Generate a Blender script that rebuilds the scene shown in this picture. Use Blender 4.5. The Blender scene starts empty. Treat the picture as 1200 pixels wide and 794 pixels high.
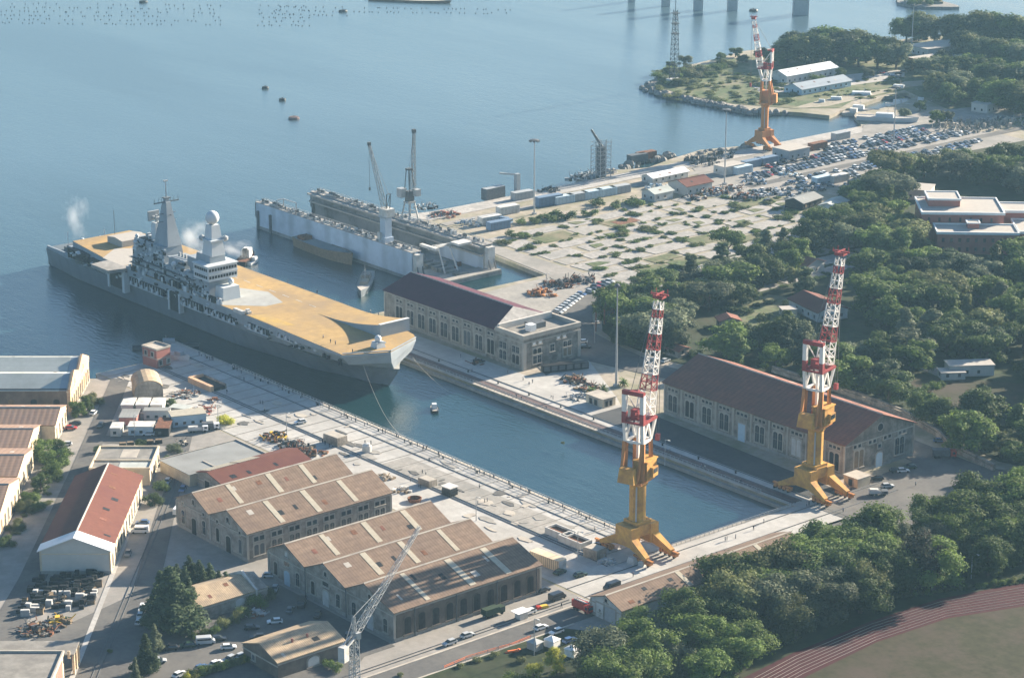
import bpy, bmesh, math, random
from mathutils import Vector, Matrix
from mathutils.geometry import tessellate_polygon
random.seed(7)
S = bpy.context.scene
COL = S.collection
R = math.radians
# ------------------------------------------------------------------ camera
CAMH = 275.0
FPX, HORIZ = 2798.0, 867.0
PITCH = math.atan(HORIZ / FPX)
cam = bpy.data.cameras.new('camera')
co = bpy.data.objects.new('camera', cam); COL.objects.link(co)
co.location = (0, 0, CAMH); co.rotation_euler = (R(90) - PITCH, 0, R(50))
cam.sensor_width = 36; cam.lens = FPX / 1200 * 36; cam.clip_start = 1; cam.clip_end = 9000
S.camera = co
# ------------------------------------------------------------------ light
SUN_AZ, SUN_EL = 89.0, 18.5          # azimuth counter-clockwise from +x, elevation (degrees)
w = bpy.data.worlds.new('World'); S.world = w; w.use_nodes = True
nt = w.node_tree; nt.nodes.clear()
sky = nt.nodes.new('ShaderNodeTexSky'); sky.sky_type = 'NISHITA'; sky.sun_disc = False
sky.sun_elevation = R(SUN_EL); sky.sun_rotation = R(90 - SUN_AZ)
sky.air_density = 1.2; sky.dust_density = 1.6; sky.ozone_density = 5.0
bg = nt.nodes.new('ShaderNodeBackground'); bg.inputs[1].default_value = 0.052
wo = nt.nodes.new('ShaderNodeOutputWorld')
nt.links.new(sky.outputs[0], bg.inputs[0]); nt.links.new(bg.outputs[0], wo.inputs[0])
sl = bpy.data.lights.new('sun', 'SUN'); sl.energy = 5.0; sl.angle = R(0.55); sl.color = (1.0, 0.87, 0.70)
so = bpy.data.objects.new('sun', sl); COL.objects.link(so)
sv = Vector((math.cos(R(SUN_EL)) * math.cos(R(SUN_AZ)), math.cos(R(SUN_EL)) * math.sin(R(SUN_AZ)), math.sin(R(SUN_EL))))
so.rotation_euler = sv.to_track_quat('Z', 'Y').to_euler(); so.location = (-600, 500, 400)
S.view_settings.view_transform = 'Standard'; S.view_settings.look = 'None'
S.view_settings.exposure = 2.0; S.view_settings.gamma = 1.0; S.view_settings.use_curve_mapping = False
S.render.engine = 'CYCLES'
S.cycles.max_bounces = 5; S.cycles.diffuse_bounces = 2; S.cycles.glossy_bounces = 3
S.cycles.transparent_max_bounces = 8; S.cycles.volume_bounces = 1; S.cycles.transmission_bounces = 2
S.cycles.use_denoising = True
# ------------------------------------------------------------------ places
C50, S50 = math.cos(R(50)), math.sin(R(50))
def CW(X, Y):                       # ground metres right of / ahead of the lookout -> world xy (basin aligned)
    return (X * C50 - Y * S50, X * S50 + Y * C50)
def G(px, py, z=0.0):
    a = (px - 600) / FPX; b = (397 - py) / FPX
    dy = math.cos(PITCH) + b * math.sin(PITCH); dz = -math.sin(PITCH) + b * math.cos(PITCH)
    t = (z - CAMH) / dz
    return (a * t, dy * t)
def W(px, py, z=0.0): return CW(*G(px, py, z))   # survey point of the photograph -> place on the ground (metres)
# ------------------------------------------------------------------ materials
def mat(name, col, rough=0.85, var=0.2, scale=0.4, col2=None, stain=0.5, sscale=0.08, bump=0.0, bands=None, metal=0.0,
        rnd=0.0, spec=0.12, grid=None):
    m = bpy.data.materials.new(name); m.use_nodes = True
    n = m.node_tree.nodes; L = m.node_tree.links; b = n['Principled BSDF']
    b.inputs['Roughness'].default_value = rough; b.inputs['Metallic'].default_value = metal
    b.inputs['Specular IOR Level'].default_value = spec
    tc = n.new('ShaderNodeTexCoord'); co = tc.outputs['Object']
    def noise(sc, det=4, ro=0.6):
        x = n.new('ShaderNodeTexNoise'); x.inputs['Scale'].default_value = sc; x.inputs['Detail'].default_value = det
        x.inputs['Roughness'].default_value = ro; L.new(co, x.inputs['Vector']); return x.outputs[0]
    def rng(v, a, bb, c, d):
        x = n.new('ShaderNodeMapRange'); L.new(v, x.inputs[0])
        for i, q in enumerate((a, bb, c, d)): x.inputs[i + 1].default_value = q
        return x.outputs[0]
    def mixc(f, A, B, mode='MIX'):
        x = n.new('ShaderNodeMix'); x.data_type = 'RGBA'; x.blend_type = mode
        if isinstance(f, float): x.inputs[0].default_value = f
        else: L.new(f, x.inputs[0])
        for s, q in ((6, A), (7, B)):
            if isinstance(q, tuple): x.inputs[s].default_value = (*q, 1)
            else: L.new(q, x.inputs[s])
        return x.outputs[2]
    fine = noise(scale, 5)
    c = mixc(rng(fine, 0.3, 0.7, 0, 1), tuple(v * (1 - var) for v in col), tuple(min(1, v * (1 + var)) for v in col))
    if col2:
        c = mixc(rng(noise(sscale, 6, 0.7), 0.5 - 0.12 + 0.12 * (1 - stain), 0.62 + 0.1 * (1 - stain), 0, 1), c, col2)
    h = fine
    if bands:
        for ax, per, dep in (bands if isinstance(bands[0], tuple) else (bands,)):
            wv = n.new('ShaderNodeTexWave'); wv.wave_type = 'BANDS'; wv.bands_direction = ax; wv.wave_profile = 'SIN'
            wv.inputs['Scale'].default_value = 0.3142 / per * 1.0; wv.inputs['Distortion'].default_value = 0.0
            L.new(co, wv.inputs['Vector'])
            g = rng(wv.outputs[1], 0, 0.35, 1 - dep, 1)
            cm = n.new('ShaderNodeCombineColor'); [L.new(g, cm.inputs[i]) for i in range(3)]
            c = mixc(1.0, c, cm.outputs[0], 'MULTIPLY'); h = wv.outputs[1]
    if grid:
        br = n.new('ShaderNodeTexBrick'); br.inputs['Scale'].default_value = 1.0; br.inputs['Mortar Size'].default_value = grid[2]
        br.inputs['Brick Width'].default_value = grid[0]; br.inputs['Row Height'].default_value = grid[1]
        br.inputs['Color1'].default_value = (1, 1, 1, 1); br.inputs['Color2'].default_value = (grid[3],) * 3 + (1,)
        br.inputs['Mortar'].default_value = (grid[4],) * 3 + (1,); L.new(co, br.inputs['Vector'])
        c = mixc(1.0, c, br.outputs[0], 'MULTIPLY')
    if rnd:
        oi = n.new('ShaderNodeObjectInfo'); v = rng(oi.outputs['Random'], 0, 1, 1 - rnd, 1 + rnd)
        cm = n.new('ShaderNodeCombineColor'); [L.new(v, cm.inputs[i]) for i in range(3)]
        c = mixc(1.0, c, cm.outputs[0], 'MULTIPLY')
    L.new(c, b.inputs['Base Color'])
    if bump:
        bp = n.new('ShaderNodeBump'); bp.inputs['Strength'].default_value = bump; bp.inputs['Distance'].default_value = 0.1
        L.new(h, bp.inputs['Height']); L.new(bp.outputs[0], b.inputs['Normal'])
    return m
K = {}
def defm(k, *a, **kw): K[k] = mat(k, *a, **kw)
defm('concrete', (0.43, 0.415, 0.385), var=0.16, scale=0.35, col2=(0.33, 0.315, 0.29), sscale=0.045, stain=0.8, bump=0.1, grid=(12, 7, 0.05, 0.93, 0.7))
defm('concrete_worn', (0.30, 0.28, 0.25), var=0.2, scale=0.5, col2=(0.22, 0.21, 0.19), sscale=0.06)
defm('slab', (0.33, 0.31, 0.285), var=0.28, scale=0.6, col2=(0.24, 0.23, 0.21), sscale=0.1, rnd=0.15)
defm('asphalt', (0.105, 0.101, 0.096), var=0.14, scale=0.7, col2=(0.155, 0.145, 0.13), sscale=0.07)
defm('asphalt_dark', (0.055, 0.057, 0.06), var=0.2, scale=0.6, col2=(0.08, 0.08, 0.08), sscale=0.07)
defm('road_pale', (0.27, 0.25, 0.225), var=0.12, scale=0.35, col2=(0.20, 0.19, 0.17), sscale=0.06)
defm('dust', (0.33, 0.285, 0.23), var=0.2, scale=0.3, col2=(0.20, 0.19, 0.12), sscale=0.05, stain=0.8)
defm('scrub', (0.075, 0.10, 0.04), var=0.45, scale=0.5, col2=(0.20, 0.17, 0.11), sscale=0.05, stain=0.5)
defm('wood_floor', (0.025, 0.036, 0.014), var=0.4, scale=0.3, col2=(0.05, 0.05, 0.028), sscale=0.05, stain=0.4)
defm('infield', (0.035, 0.034, 0.015), var=0.25, scale=0.4, col2=(0.062, 0.046, 0.034), sscale=0.05, stain=0.5)
defm('track_red', (0.05, 0.010, 0.013), var=0.12, scale=0.5, col2=(0.042, 0.012, 0.015), sscale=0.1)
defm('white_paint', (0.75, 0.74, 0.71), rough=0.5, var=0.06, scale=1.0)
defm('white_dirty', (0.55, 0.54, 0.51), rough=0.7, var=0.12, scale=0.8, col2=(0.36, 0.34, 0.30), sscale=0.4)
defm('rail_brown', (0.12, 0.085, 0.08), var=0.3, scale=0.8)
defm('rust', (0.16, 0.075, 0.045), var=0.4, scale=1.2, rough=0.9)
defm('dark', (0.025, 0.026, 0.028), var=0.3, scale=1.0, rough=0.5)
defm('glass_dark', (0.03, 0.038, 0.045), var=0.25, scale=0.9, rough=0.15, spec=0.6)
defm('stone', (0.38, 0.335, 0.275), var=0.2, scale=0.5, col2=(0.16, 0.14, 0.12), sscale=0.22, stain=0.9, grid=(1.4, 0.6, 0.03, 0.88, 0.8))
defm('stone_trim', (0.42, 0.38, 0.32), var=0.1, scale=0.8, col2=(0.28, 0.25, 0.22), sscale=0.2)
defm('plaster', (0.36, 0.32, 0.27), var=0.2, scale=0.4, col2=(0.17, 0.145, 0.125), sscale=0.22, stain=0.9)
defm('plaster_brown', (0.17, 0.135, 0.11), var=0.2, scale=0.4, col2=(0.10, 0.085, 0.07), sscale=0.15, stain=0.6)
defm('cream', (0.62, 0.52, 0.37), var=0.1, scale=0.4, col2=(0.45, 0.36, 0.26), sscale=0.15, stain=0.6)
defm('ochre', (0.60, 0.40, 0.24), var=0.14, scale=0.4, col2=(0.42, 0.28, 0.19), sscale=0.15, stain=0.7)
defm('white_wall', (0.52, 0.49, 0.44), var=0.08, scale=0.3, col2=(0.46, 0.44, 0.40), sscale=0.1)
defm('brick', (0.36, 0.15, 0.12), var=0.15, scale=0.8, col2=(0.28, 0.12, 0.10), sscale=0.2)
defm('roof_tan', (0.22, 0.155, 0.112), var=0.2, scale=0.5, col2=(0.155, 0.11, 0.085), sscale=0.12, stain=0.6, bands=(('Y', 1.0, 0.22), ('X', 2.4, 0.10)), bump=0.3)
defm('roof_tan2', (0.30, 0.20, 0.145), var=0.12, scale=0.5, col2=(0.28, 0.19, 0.15), sscale=0.14, stain=0.6, bands=(('X', 0.9, 0.25), ('Y', 2.0, 0.12)), bump=0.3)
defm('roof_tile', (0.42, 0.32, 0.21), var=0.18, scale=0.7, col2=(0.28, 0.22, 0.16), sscale=0.25, stain=0.6, bands=('Y', 0.6, 0.2), bump=0.3)
defm('roof_red', (0.14, 0.055, 0.04), var=0.1, scale=0.6, col2=(0.12, 0.045, 0.038), sscale=0.1, bands=('Y', 0.8, 0.15))
defm('roof_maroon', (0.07, 0.02, 0.036), rough=0.8, var=0.15, scale=0.4, bands=('X', 1.2, 0.12))
defm('roof_brown', (0.20, 0.085, 0.062), var=0.18, scale=0.5, col2=(0.14, 0.07, 0.055), sscale=0.1, bands=(('X', 1.0, 0.15), ('Y', 2.0, 0.15)))
defm('roof_grey', (0.26, 0.265, 0.255), var=0.1, scale=0.4, col2=(0.2, 0.2, 0.19), sscale=0.1, bands=('X', 1.1, 0.08))
defm('roof_pale', (0.41, 0.43, 0.40), var=0.06, scale=0.4, col2=(0.33, 0.35, 0.32), sscale=0.08, bands=('X', 3.0, 0.05))
defm('roof_flat', (0.24, 0.225, 0.20), var=0.18, scale=0.4, col2=(0.16, 0.15, 0.135), sscale=0.15)
defm('skylight', (0.40, 0.36, 0.28), rough=0.4, var=0.12, scale=0.8)
defm('slope_white', (0.66, 0.67, 0.66), var=0.06, scale=0.5)
defm('navy_hull', (0.16, 0.18, 0.20), rough=0.55, var=0.08, scale=0.25, col2=(0.15, 0.17, 0.19), sscale=0.12, stain=0.5, bands=('X', 9.0, 0.08))
defm('navy_grey', (0.29, 0.325, 0.35), rough=0.55, var=0.07, scale=0.25, col2=(0.27, 0.30, 0.33), sscale=0.15, stain=0.6, bands=('X', 6.0, 0.07))
defm('navy_dark', (0.13, 0.15, 0.165), rough=0.6, var=0.15, scale=0.4)
defm('navy_light', (0.52, 0.55, 0.56), rough=0.5, var=0.05, scale=0.5)
defm('deck_yellow', (0.42, 0.28, 0.085), rough=0.9, var=0.15, scale=0.5, col2=(0.36, 0.25, 0.12), sscale=0.2)
defm('deck_ochre', (0.39, 0.26, 0.11), rough=0.9, var=0.14, scale=0.35, col2=(0.29, 0.205, 0.115), sscale=0.06, stain=0.8, grid=(9, 4.5, 0.06, 0.95, 0.86))
defm('deck_grey', (0.33, 0.33, 0.31), rough=0.9, var=0.12, scale=0.3)
defm('tarp_grey', (0.38, 0.35, 0.31), rough=0.9, var=0.08, scale=0.5)
defm('crane_yellow', (0.55, 0.31, 0.075), rough=0.65, var=0.14, scale=0.5, col2=(0.38, 0.20, 0.07), sscale=0.35, stain=0.8)
defm('crane_orange', (0.46, 0.20, 0.07), rough=0.55, var=0.1, scale=0.6)
defm('crane_white', (0.68, 0.66, 0.62), rough=0.5, var=0.06, scale=0.6)
defm('crane_red', (0.27, 0.055, 0.055), rough=0.55, var=0.12, scale=0.6)
defm('steel', (0.34, 0.35, 0.35), rough=0.5, var=0.1, scale=1.0)
defm('steel_dark', (0.11, 0.115, 0.12), rough=0.6, var=0.2, scale=1.0)
defm('dock_blue', (0.50, 0.57, 0.64), rough=0.7, var=0.06, scale=0.2, col2=(0.38, 0.44, 0.50), sscale=0.08, stain=0.6, bands=('X', 14.0, 0.18))
defm('dock_inner', (0.26, 0.27, 0.265), rough=0.8, var=0.2, scale=0.2, col2=(0.10, 0.105, 0.10), sscale=0.1)
defm('blue_box', (0.13, 0.19, 0.27), var=0.1, scale=1)
defm('pale_blue', (0.40, 0.50, 0.56), var=0.08, scale=1)
defm('green_dark', (0.035, 0.055, 0.035), var=0.2, scale=1)
defm('red_paint', (0.42, 0.05, 0.035), rough=0.4, var=0.12, scale=1)
defm('yellow_paint', (0.65, 0.42, 0.06), rough=0.5, var=0.1, scale=1)
defm('orange_net', (0.75, 0.18, 0.06), rough=0.8, var=0.1, scale=1)
defm('wood', (0.20, 0.15, 0.10), var=0.25, scale=1)
defm('bark', (0.10, 0.08, 0.06), var=0.3, scale=1.5)
defm('palm_bark', (0.16, 0.075, 0.05), var=0.3, scale=1.5)
defm('rock', (0.20, 0.19, 0.175), var=0.35, scale=0.6)
defm('skin', (0.5, 0.32, 0.24), var=0.05, scale=1)
defm('clothes_dark', (0.03, 0.035, 0.05), var=0.2, scale=1, rnd=0.5)
defm('clothes_mid', (0.16, 0.17, 0.2), var=0.2, scale=1, rnd=0.6)
for nm, c in (('white', (0.72, 0.72, 0.70)), ('silver', (0.42, 0.44, 0.45)), ('black', (0.02, 0.021, 0.024)), ('blue', (0.05, 0.10, 0.22)),
              ('red', (0.32, 0.03, 0.03)), ('grey', (0.14, 0.15, 0.16)), ('green', (0.03, 0.06, 0.04)), ('cream', (0.55, 0.50, 0.40))):
    defm('car_' + nm, c, rough=0.28, var=0.03, scale=1, spec=0.6)
defm('tyre', (0.02, 0.02, 0.02), var=0.1, scale=2)
def leafmat(name, col, col2, rnd=0.38):
    m = mat(name, col, rough=0.75, var=0.4, scale=1.3, col2=col2, sscale=0.35, stain=0.6, rnd=rnd, spec=0.15)
    n = m.node_tree.nodes; L = m.node_tree.links; b = n['Principled BSDF']
    src = b.inputs['Base Color'].links[0].from_socket
    t = n.new('ShaderNodeBsdfTranslucent'); L.new(src, t.inputs[0]); mx = n.new('ShaderNodeMixShader'); mx.inputs[0].default_value = 0.35
    L.new(b.outputs[0], mx.inputs[1]); L.new(t.outputs[0], mx.inputs[2]); L.new(mx.outputs[0], n['Material Output'].inputs[0])
    K[name] = m
leafmat('leaf_dark', (0.062, 0.098, 0.028), (0.105, 0.14, 0.04))
leafmat('leaf_mid', (0.08, 0.125, 0.028), (0.125, 0.17, 0.04))
leafmat('leaf_grey', (0.13, 0.15, 0.09), (0.08, 0.10, 0.055))
leafmat('leaf_pine', (0.045, 0.068, 0.03), (0.065, 0.092, 0.042))
leafmat('leaf_yellow', (0.38, 0.37, 0.05), (0.24, 0.27, 0.045))
leafmat('leaf_olive', (0.125, 0.135, 0.05), (0.085, 0.11, 0.045))
leafmat('leaf_black', (0.018, 0.024, 0.014), (0.05, 0.045, 0.035))
# water
m = bpy.data.materials.new('water'); m.use_nodes = True
n = m.node_tree.nodes; L = m.node_tree.links; b = n['Principled BSDF']
b.inputs['Base Color'].default_value = (0.014, 0.045, 0.066, 1); b.inputs['Roughness'].default_value = 0.12
b.inputs['IOR'].default_value = 1.72; b.inputs['Specular IOR Level'].default_value = 0.5
geo = n.new('ShaderNodeNewGeometry'); prev = None
for sc, st, ang, dist in ((0.16, 0.6, 0, 0.34), (0.7, 0.75, 30, 0.28), (0.03, 0.3, 10, 0.7)):
    mp = n.new('ShaderNodeMapping'); mp.inputs['Rotation'].default_value = (0, 0, R(50 + ang)); mp.inputs['Scale'].default_value = (0.45, 1.25, 1)
    nz = n.new('ShaderNodeTexNoise'); nz.inputs['Scale'].default_value = sc; nz.inputs['Detail'].default_value = 4; nz.inputs['Roughness'].default_value = 0.6
    L.new(geo.outputs['Position'], mp.inputs[0]); L.new(mp.outputs[0], nz.inputs['Vector'])
    bp = n.new('ShaderNodeBump'); bp.inputs['Strength'].default_value = st; bp.inputs['Distance'].default_value = dist
    L.new(nz.outputs[0], bp.inputs['Height'])
    if prev: L.new(prev, bp.inputs['Normal'])
    prev = bp.outputs[0]
L.new(prev, b.inputs['Normal'])
# calm slicks and wind lanes: real changes of ripple size
nz = n.new('ShaderNodeTexNoise'); nz.inputs['Scale'].default_value = 0.006; nz.inputs['Detail'].default_value = 5
mp = n.new('ShaderNodeMapping'); mp.inputs['Rotation'].default_value = (0, 0, R(35)); mp.inputs['Scale'].default_value = (0.35, 1.6, 1)
L.new(geo.outputs['Position'], mp.inputs[0]); L.new(mp.outputs[0], nz.inputs['Vector'])
rg = n.new('ShaderNodeMapRange'); L.new(nz.outputs[0], rg.inputs[0])
for i, q in enumerate((0.4, 0.62, 0.08, 0.26)): rg.inputs[i + 1].default_value = q
L.new(rg.outputs[0], b.inputs['Roughness'])
# far bay base colour paler than dock water: haze and sky glare painted in
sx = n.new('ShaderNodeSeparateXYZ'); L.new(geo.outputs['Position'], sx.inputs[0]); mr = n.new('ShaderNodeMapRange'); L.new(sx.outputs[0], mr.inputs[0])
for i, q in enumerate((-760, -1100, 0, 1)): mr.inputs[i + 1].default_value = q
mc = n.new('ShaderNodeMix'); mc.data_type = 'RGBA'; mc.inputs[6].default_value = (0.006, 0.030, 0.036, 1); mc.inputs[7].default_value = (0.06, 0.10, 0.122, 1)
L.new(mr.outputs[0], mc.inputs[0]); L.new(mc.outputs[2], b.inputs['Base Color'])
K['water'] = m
# ------------------------------------------------------------------ mesh collector
class MB:
    def __init__(s): s.v = []; s.f = []; s.m = []; s.mats = []; s.cur = 0
    def mat(s, k):
        if k not in s.mats: s.mats.append(k)
        s.cur = s.mats.index(k); return s
    def add(s, vs, fs):
        o = len(s.v); s.v.extend(vs)
        for f in fs: s.f.append(tuple(i + o for i in f)); s.m.append(s.cur)
        return s
    def box(s, x0, x1, y0, y1, z0, z1):
        return s.add([(x0, y0, z0), (x1, y0, z0), (x1, y1, z0), (x0, y1, z0), (x0, y0, z1), (x1, y0, z1), (x1, y1, z1), (x0, y1, z1)],
                     [(0, 3, 2, 1), (4, 5, 6, 7), (0, 1, 5, 4), (1, 2, 6, 5), (2, 3, 7, 6), (3, 0, 4, 7)])
    def cbox(s, cx, cy, cz, sx, sy, sz, rz=0, top=1.0):
        c, q = math.cos(rz), math.sin(rz); vs = []
        for z, k in ((cz - sz / 2, 1), (cz + sz / 2, top)):
            for a, b in ((-1, -1), (1, -1), (1, 1), (-1, 1)):
                x, y = a * sx / 2 * k, b * sy / 2 * k; vs.append((cx + x * c - y * q, cy + x * q + y * c, z))
        return s.add(vs, [(0, 3, 2, 1), (4, 5, 6, 7), (0, 1, 5, 4), (1, 2, 6, 5), (2, 3, 7, 6), (3, 0, 4, 7)])
    def prism(s, poly, z0, z1, top=True, bottom=False):
        n = len(poly); vs = [(p[0], p[1], z0) for p in poly] + [(p[0], p[1], z1) for p in poly]
        ar = sum(poly[i][0] * poly[(i + 1) % n][1] - poly[(i + 1) % n][0] * poly[i][1] for i in range(n))
        fs = [((i, (i + 1) % n, n + (i + 1) % n, n + i) if ar > 0 else (i, n + i, n + (i + 1) % n, (i + 1) % n)) for i in range(n)]
        tri = tessellate_polygon([[Vector((p[0], p[1], 0)) for p in poly]])
        for t in tri:
            a, b, c = t; q = (poly[b][0] - poly[a][0]) * (poly[c][1] - poly[a][1]) - (poly[c][0] - poly[a][0]) * (poly[b][1] - poly[a][1])
            if q < 0: a, c = c, a
            if top: fs.append((a + n, b + n, c + n))
            if bottom: fs.append((a, c, b))
        return s.add(vs, fs)
    def xprof(s, prof, y0, y1):       # closed profile (x,z) extruded along y
        n = len(prof); vs = [(p[0], y0, p[1]) for p in prof] + [(p[0], y1, p[1]) for p in prof]
        fs = [(i, (i + 1) % n, n + (i + 1) % n, n + i) for i in range(n)]
        fs += [tuple(range(n - 1, -1, -1)), tuple(range(n, 2 * n))]
        return s.add(vs, fs)
    def bar(s, p, q, w, w2=None, n=4):
        p, q = Vector(p), Vector(q); d = (q - p)
        if d.length < 1e-6: return s
        z = d.normalized(); a = z.cross(Vector((0, 0, 1)));
        if a.length < 1e-3: a = Vector((1, 0, 0))
        a.normalize(); b2 = z.cross(a); w2 = w if w2 is None else w2; vs = []
        for pt, r in ((p, w), (q, w2)):
            for i in range(n):
                t = math.pi * 2 * (i + 0.5) / n; rr = r / 2 * (1.414 if n == 4 else 1)
                vs.append(tuple(pt + a * math.cos(t) * rr + b2 * math.sin(t) * rr))
        fs = [(i, i + n, (i + 1) % n + n, (i + 1) % n) for i in range(n)] + [tuple(range(n)), tuple(range(2 * n - 1, n - 1, -1))]
        return s.add(vs, fs)
    def lathe(s, cx, cy, prof, n=16):
        vs = []; fs = []
        for r, z in prof:
            for i in range(n):
                t = 2 * math.pi * i / n; vs.append((cx + r * math.cos(t), cy + r * math.sin(t), z))
        for k in range(len(prof) - 1):
            for i in range(n): fs.append((k * n + i, k * n + (i + 1) % n, (k + 1) * n + (i + 1) % n, (k + 1) * n + i))
        fs.append(tuple(range(n - 1, -1, -1))); fs.append(tuple(range((len(prof) - 1) * n, len(prof) * n)))
        return s.add(vs, fs)
    def ball(s, cx, cy, cz, r, n=12, sz=1.0):
        return s.lathe(cx, cy, [(max(0.001, r * math.sin(math.pi * k / 8)), cz - r * sz * math.cos(math.pi * k / 8)) for k in range(9)], n)
    def truss(s, p, q, w0, w1, seg, t=0.18, up=None, mats=None, segmats=None):
        """four-chord lattice boom from p to q, square section w0 -> w1, laced on four sides"""
        p, q = Vector(p), Vector(q); z = (q - p).normalized(); a = z.cross(Vector((0, 0, 1)) if up is None else Vector(up))
        if a.length < 1e-3: a = Vector((1, 0, 0))
        a.normalize(); b2 = z.cross(a); rings = []
        for k in range(seg + 1):
            f = k / seg; c = p.lerp(q, f); h = (w0 * (1 - f) + w1 * f) / 2
            rings.append([c + a * h * i + b2 * h * j for i, j in ((-1, -1), (1, -1), (1, 1), (-1, 1))])
        for k in range(seg):
            if segmats: s.mat(segmats[k])
            for i in range(4):
                s.bar(rings[k][i], rings[k + 1][i], t)
                s.bar(rings[k][i], rings[k][(i + 1) % 4], t * 0.7)
                A, B = (i, (i + 1) % 4) if k % 2 else ((i + 1) % 4, i)
                s.bar(rings[k][A], rings[k + 1][B], t * 0.7)
        return s
    def build(s, name, parent=None, loc=(0, 0, 0), rz=0, smooth=False):
        me = bpy.data.meshes.new(name); me.from_pydata([tuple(p) for p in s.v], [], s.f)
        for k in s.mats: me.materials.append(K[k])
        if len(s.mats) > 1: me.polygons.foreach_set('material_index', s.m)
        if smooth: me.polygons.foreach_set('use_smooth', [True] * len(s.f))
        me.update()
        o = bpy.data.objects.new(name, me); COL.objects.link(o); o.location = loc; o.rotation_euler = (0, 0, rz)
        if parent: o.parent = parent
        return o
def B(k): return MB().mat(k)
def tag(o, label=None, cat=None, group=None, kind=None):
    for a, b2 in (('label', label), ('category', cat), ('group', group), ('kind', kind)):
        if b2: o[a] = b2
    return o
def thing(name, label, cat, loc=(0, 0, 0), rz=0, group=None):
    o = bpy.data.objects.new(name, None); COL.objects.link(o); o.empty_display_size = 0.5
    o.location = loc; o.rotation_euler = (0, 0, rz); return tag(o, label, cat, group)
def struct(name, mb, loc=(0, 0, 0), rz=0): return tag(mb.build(name, None, loc, rz), kind='structure')
def copy_tree(o, parent=None):
    c = o.copy(); COL.objects.link(c)
    if parent: c.parent = parent
    for ch in list(KIDS.get(o.name, ())) : copy_tree(ch, c)
    return c
KIDS = {}; USED = set()
def index_kids():
    KIDS.clear()
    for o in bpy.data.objects:
        if o.parent: KIDS.setdefault(o.parent.name, []).append(o)
def place(proto, loc, rz=0, label=None, group=None, cat=None, scale=None):
    """first call moves the proto itself, later calls copy it with its parts"""
    if proto.name not in USED: c = proto; USED.add(proto.name)
    else: c = copy_tree(proto)
    c.location = loc; c.rotation_euler = (0, 0, rz)
    if scale: c.scale = scale if isinstance(scale, tuple) else (scale,) * 3
    return tag(c, label, cat, group)
# ------------------------------------------------------------------ the setting
def grid_sheet(k, x0, x1, y0, y1, z): return B(k).add([(x0, y0, z), (x1, y0, z), (x1, y1, z), (x0, y1, z)], [(0, 1, 2, 3)])
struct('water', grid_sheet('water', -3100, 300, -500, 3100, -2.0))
struct('seabed', grid_sheet('rock', -3100, 300, -500, 3100, -7.0))
def PW(*px): return [W(*p) for p in px]
coast = [CW(-420, 838), CW(-153, 838), (-746, 424), (-746, 452), (-757, 464), (-764, 468.2), (-485.3, 468.2), (-485.3, 523.7), (-742, 523.7), (-742, 602),
         (-741, 640), (-786, 645), (-840, 648), (-866, 652), (-859, 670), (-858, 760)]
coast += [(-866, 772), (-872, 790), (-864, 800), (-860, 812), (-867, 835), (-872, 860), (-866, 880), (-858, 890), (-858, 969)]
coast += PW((1006, 141), (1001, 136), (1003, 132), (1028, 128), (1060, 120), (1073, 113), (1062, 108.5), (1042, 111), (1010, 122), (984, 130), (972, 135.5), (940, 132), (925, 131),
            (905, 131), (880, 130), (868, 127), (850, 124), (835, 120), (818, 118), (803, 114), (785, 111), (768, 106), (760, 99), (766, 94), (775, 88), (788, 82),
            (805, 77), (830, 71), (850, 66), (870, 60), (900, 57), (930, 58), (960, 53), (1000, 55), (1035, 50), (1060, 46), (1100, 42), (1150, 38), (1200, 36), (1300, 40), (1500, 60))
coast += [CW(560, 900), CW(500, 300), CW(400, -60), CW(-420, -60)]
struct('ground', B('dust').prism(coast, -7.2, 0.0))
LV = [0]
def sheet(name, k, poly, z=0.03):
    LV[0] += 1; z += LV[0] * 0.004; mb = B(k); mb.prism(poly, z - 0.02, z); return struct(name, mb)
LV = [0]
def cwp(*p): return [CW(*q) for q in p]
# working yards and roads round the sheds
sheet('yard_paving', 'road_pale', [(-742, 424), (-640, 424), (-485, 424), (-452, 424), (-452, 250), CW(60, 250), CW(-420, 250), CW(-420, 836), CW(-155, 836)], 0.03)
sheet('quay_paving', 'concrete', [(-745.5, 425), (-745.5, 452), (-757, 463.5), (-763, 467.8), (-485.3, 467.8), (-485.0, 523.9), (-741.5, 524.1), (-741.5, 545),
      (-640, 545), (-640, 575), (-600, 553), (-580, 540), (-483, 540), (-458, 560), (-448, 600), (-466, 600), (-470, 425)], 0.06)
sheet('quay_old_paving', 'concrete_worn', [(-600, 446.5), (-516, 446.5), (-516, 458), (-600, 458)], 0.09)
sheet('shed_lane', 'asphalt', [(-557, 421), (-557, 429), (-546, 431), (-546, 421)], 0.09)
sheet('shed_road', 'asphalt', [(-470.5, 250), (-470.5, 426), (-462.0, 426), (-462.0, 250)], 0.09)
sheet('car_park', 'asphalt', [(-538, 353), (-538, 362.5), (-482, 362.5), (-482, 352), (-473, 340), (-473, 250), (-545, 270), (-560, 330), (-545, 350)], 0.09)
sheet('street', 'asphalt', cwp((-148, 560), (-136, 560), (-137, 660), (-139, 740), (-141, 838), (-148, 838), (-146, 740), (-145, 650)), 0.09)
sheet('lane', 'asphalt', cwp((-108, 560), (-98, 560), (-106, 700), (-110, 775), (-141, 775), (-141, 768), (-113, 764), (-112, 700)), 0.09)
sheet('pavement', 'concrete', cwp((-118, 560), (-116.5, 560), (-117.5, 690), (-119, 690)), 0.12)
sheet('dark_yard', 'asphalt_dark', [(-592, 533.5), (-484, 533.5), (-484, 545), (-592, 551)], 0.09)
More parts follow.
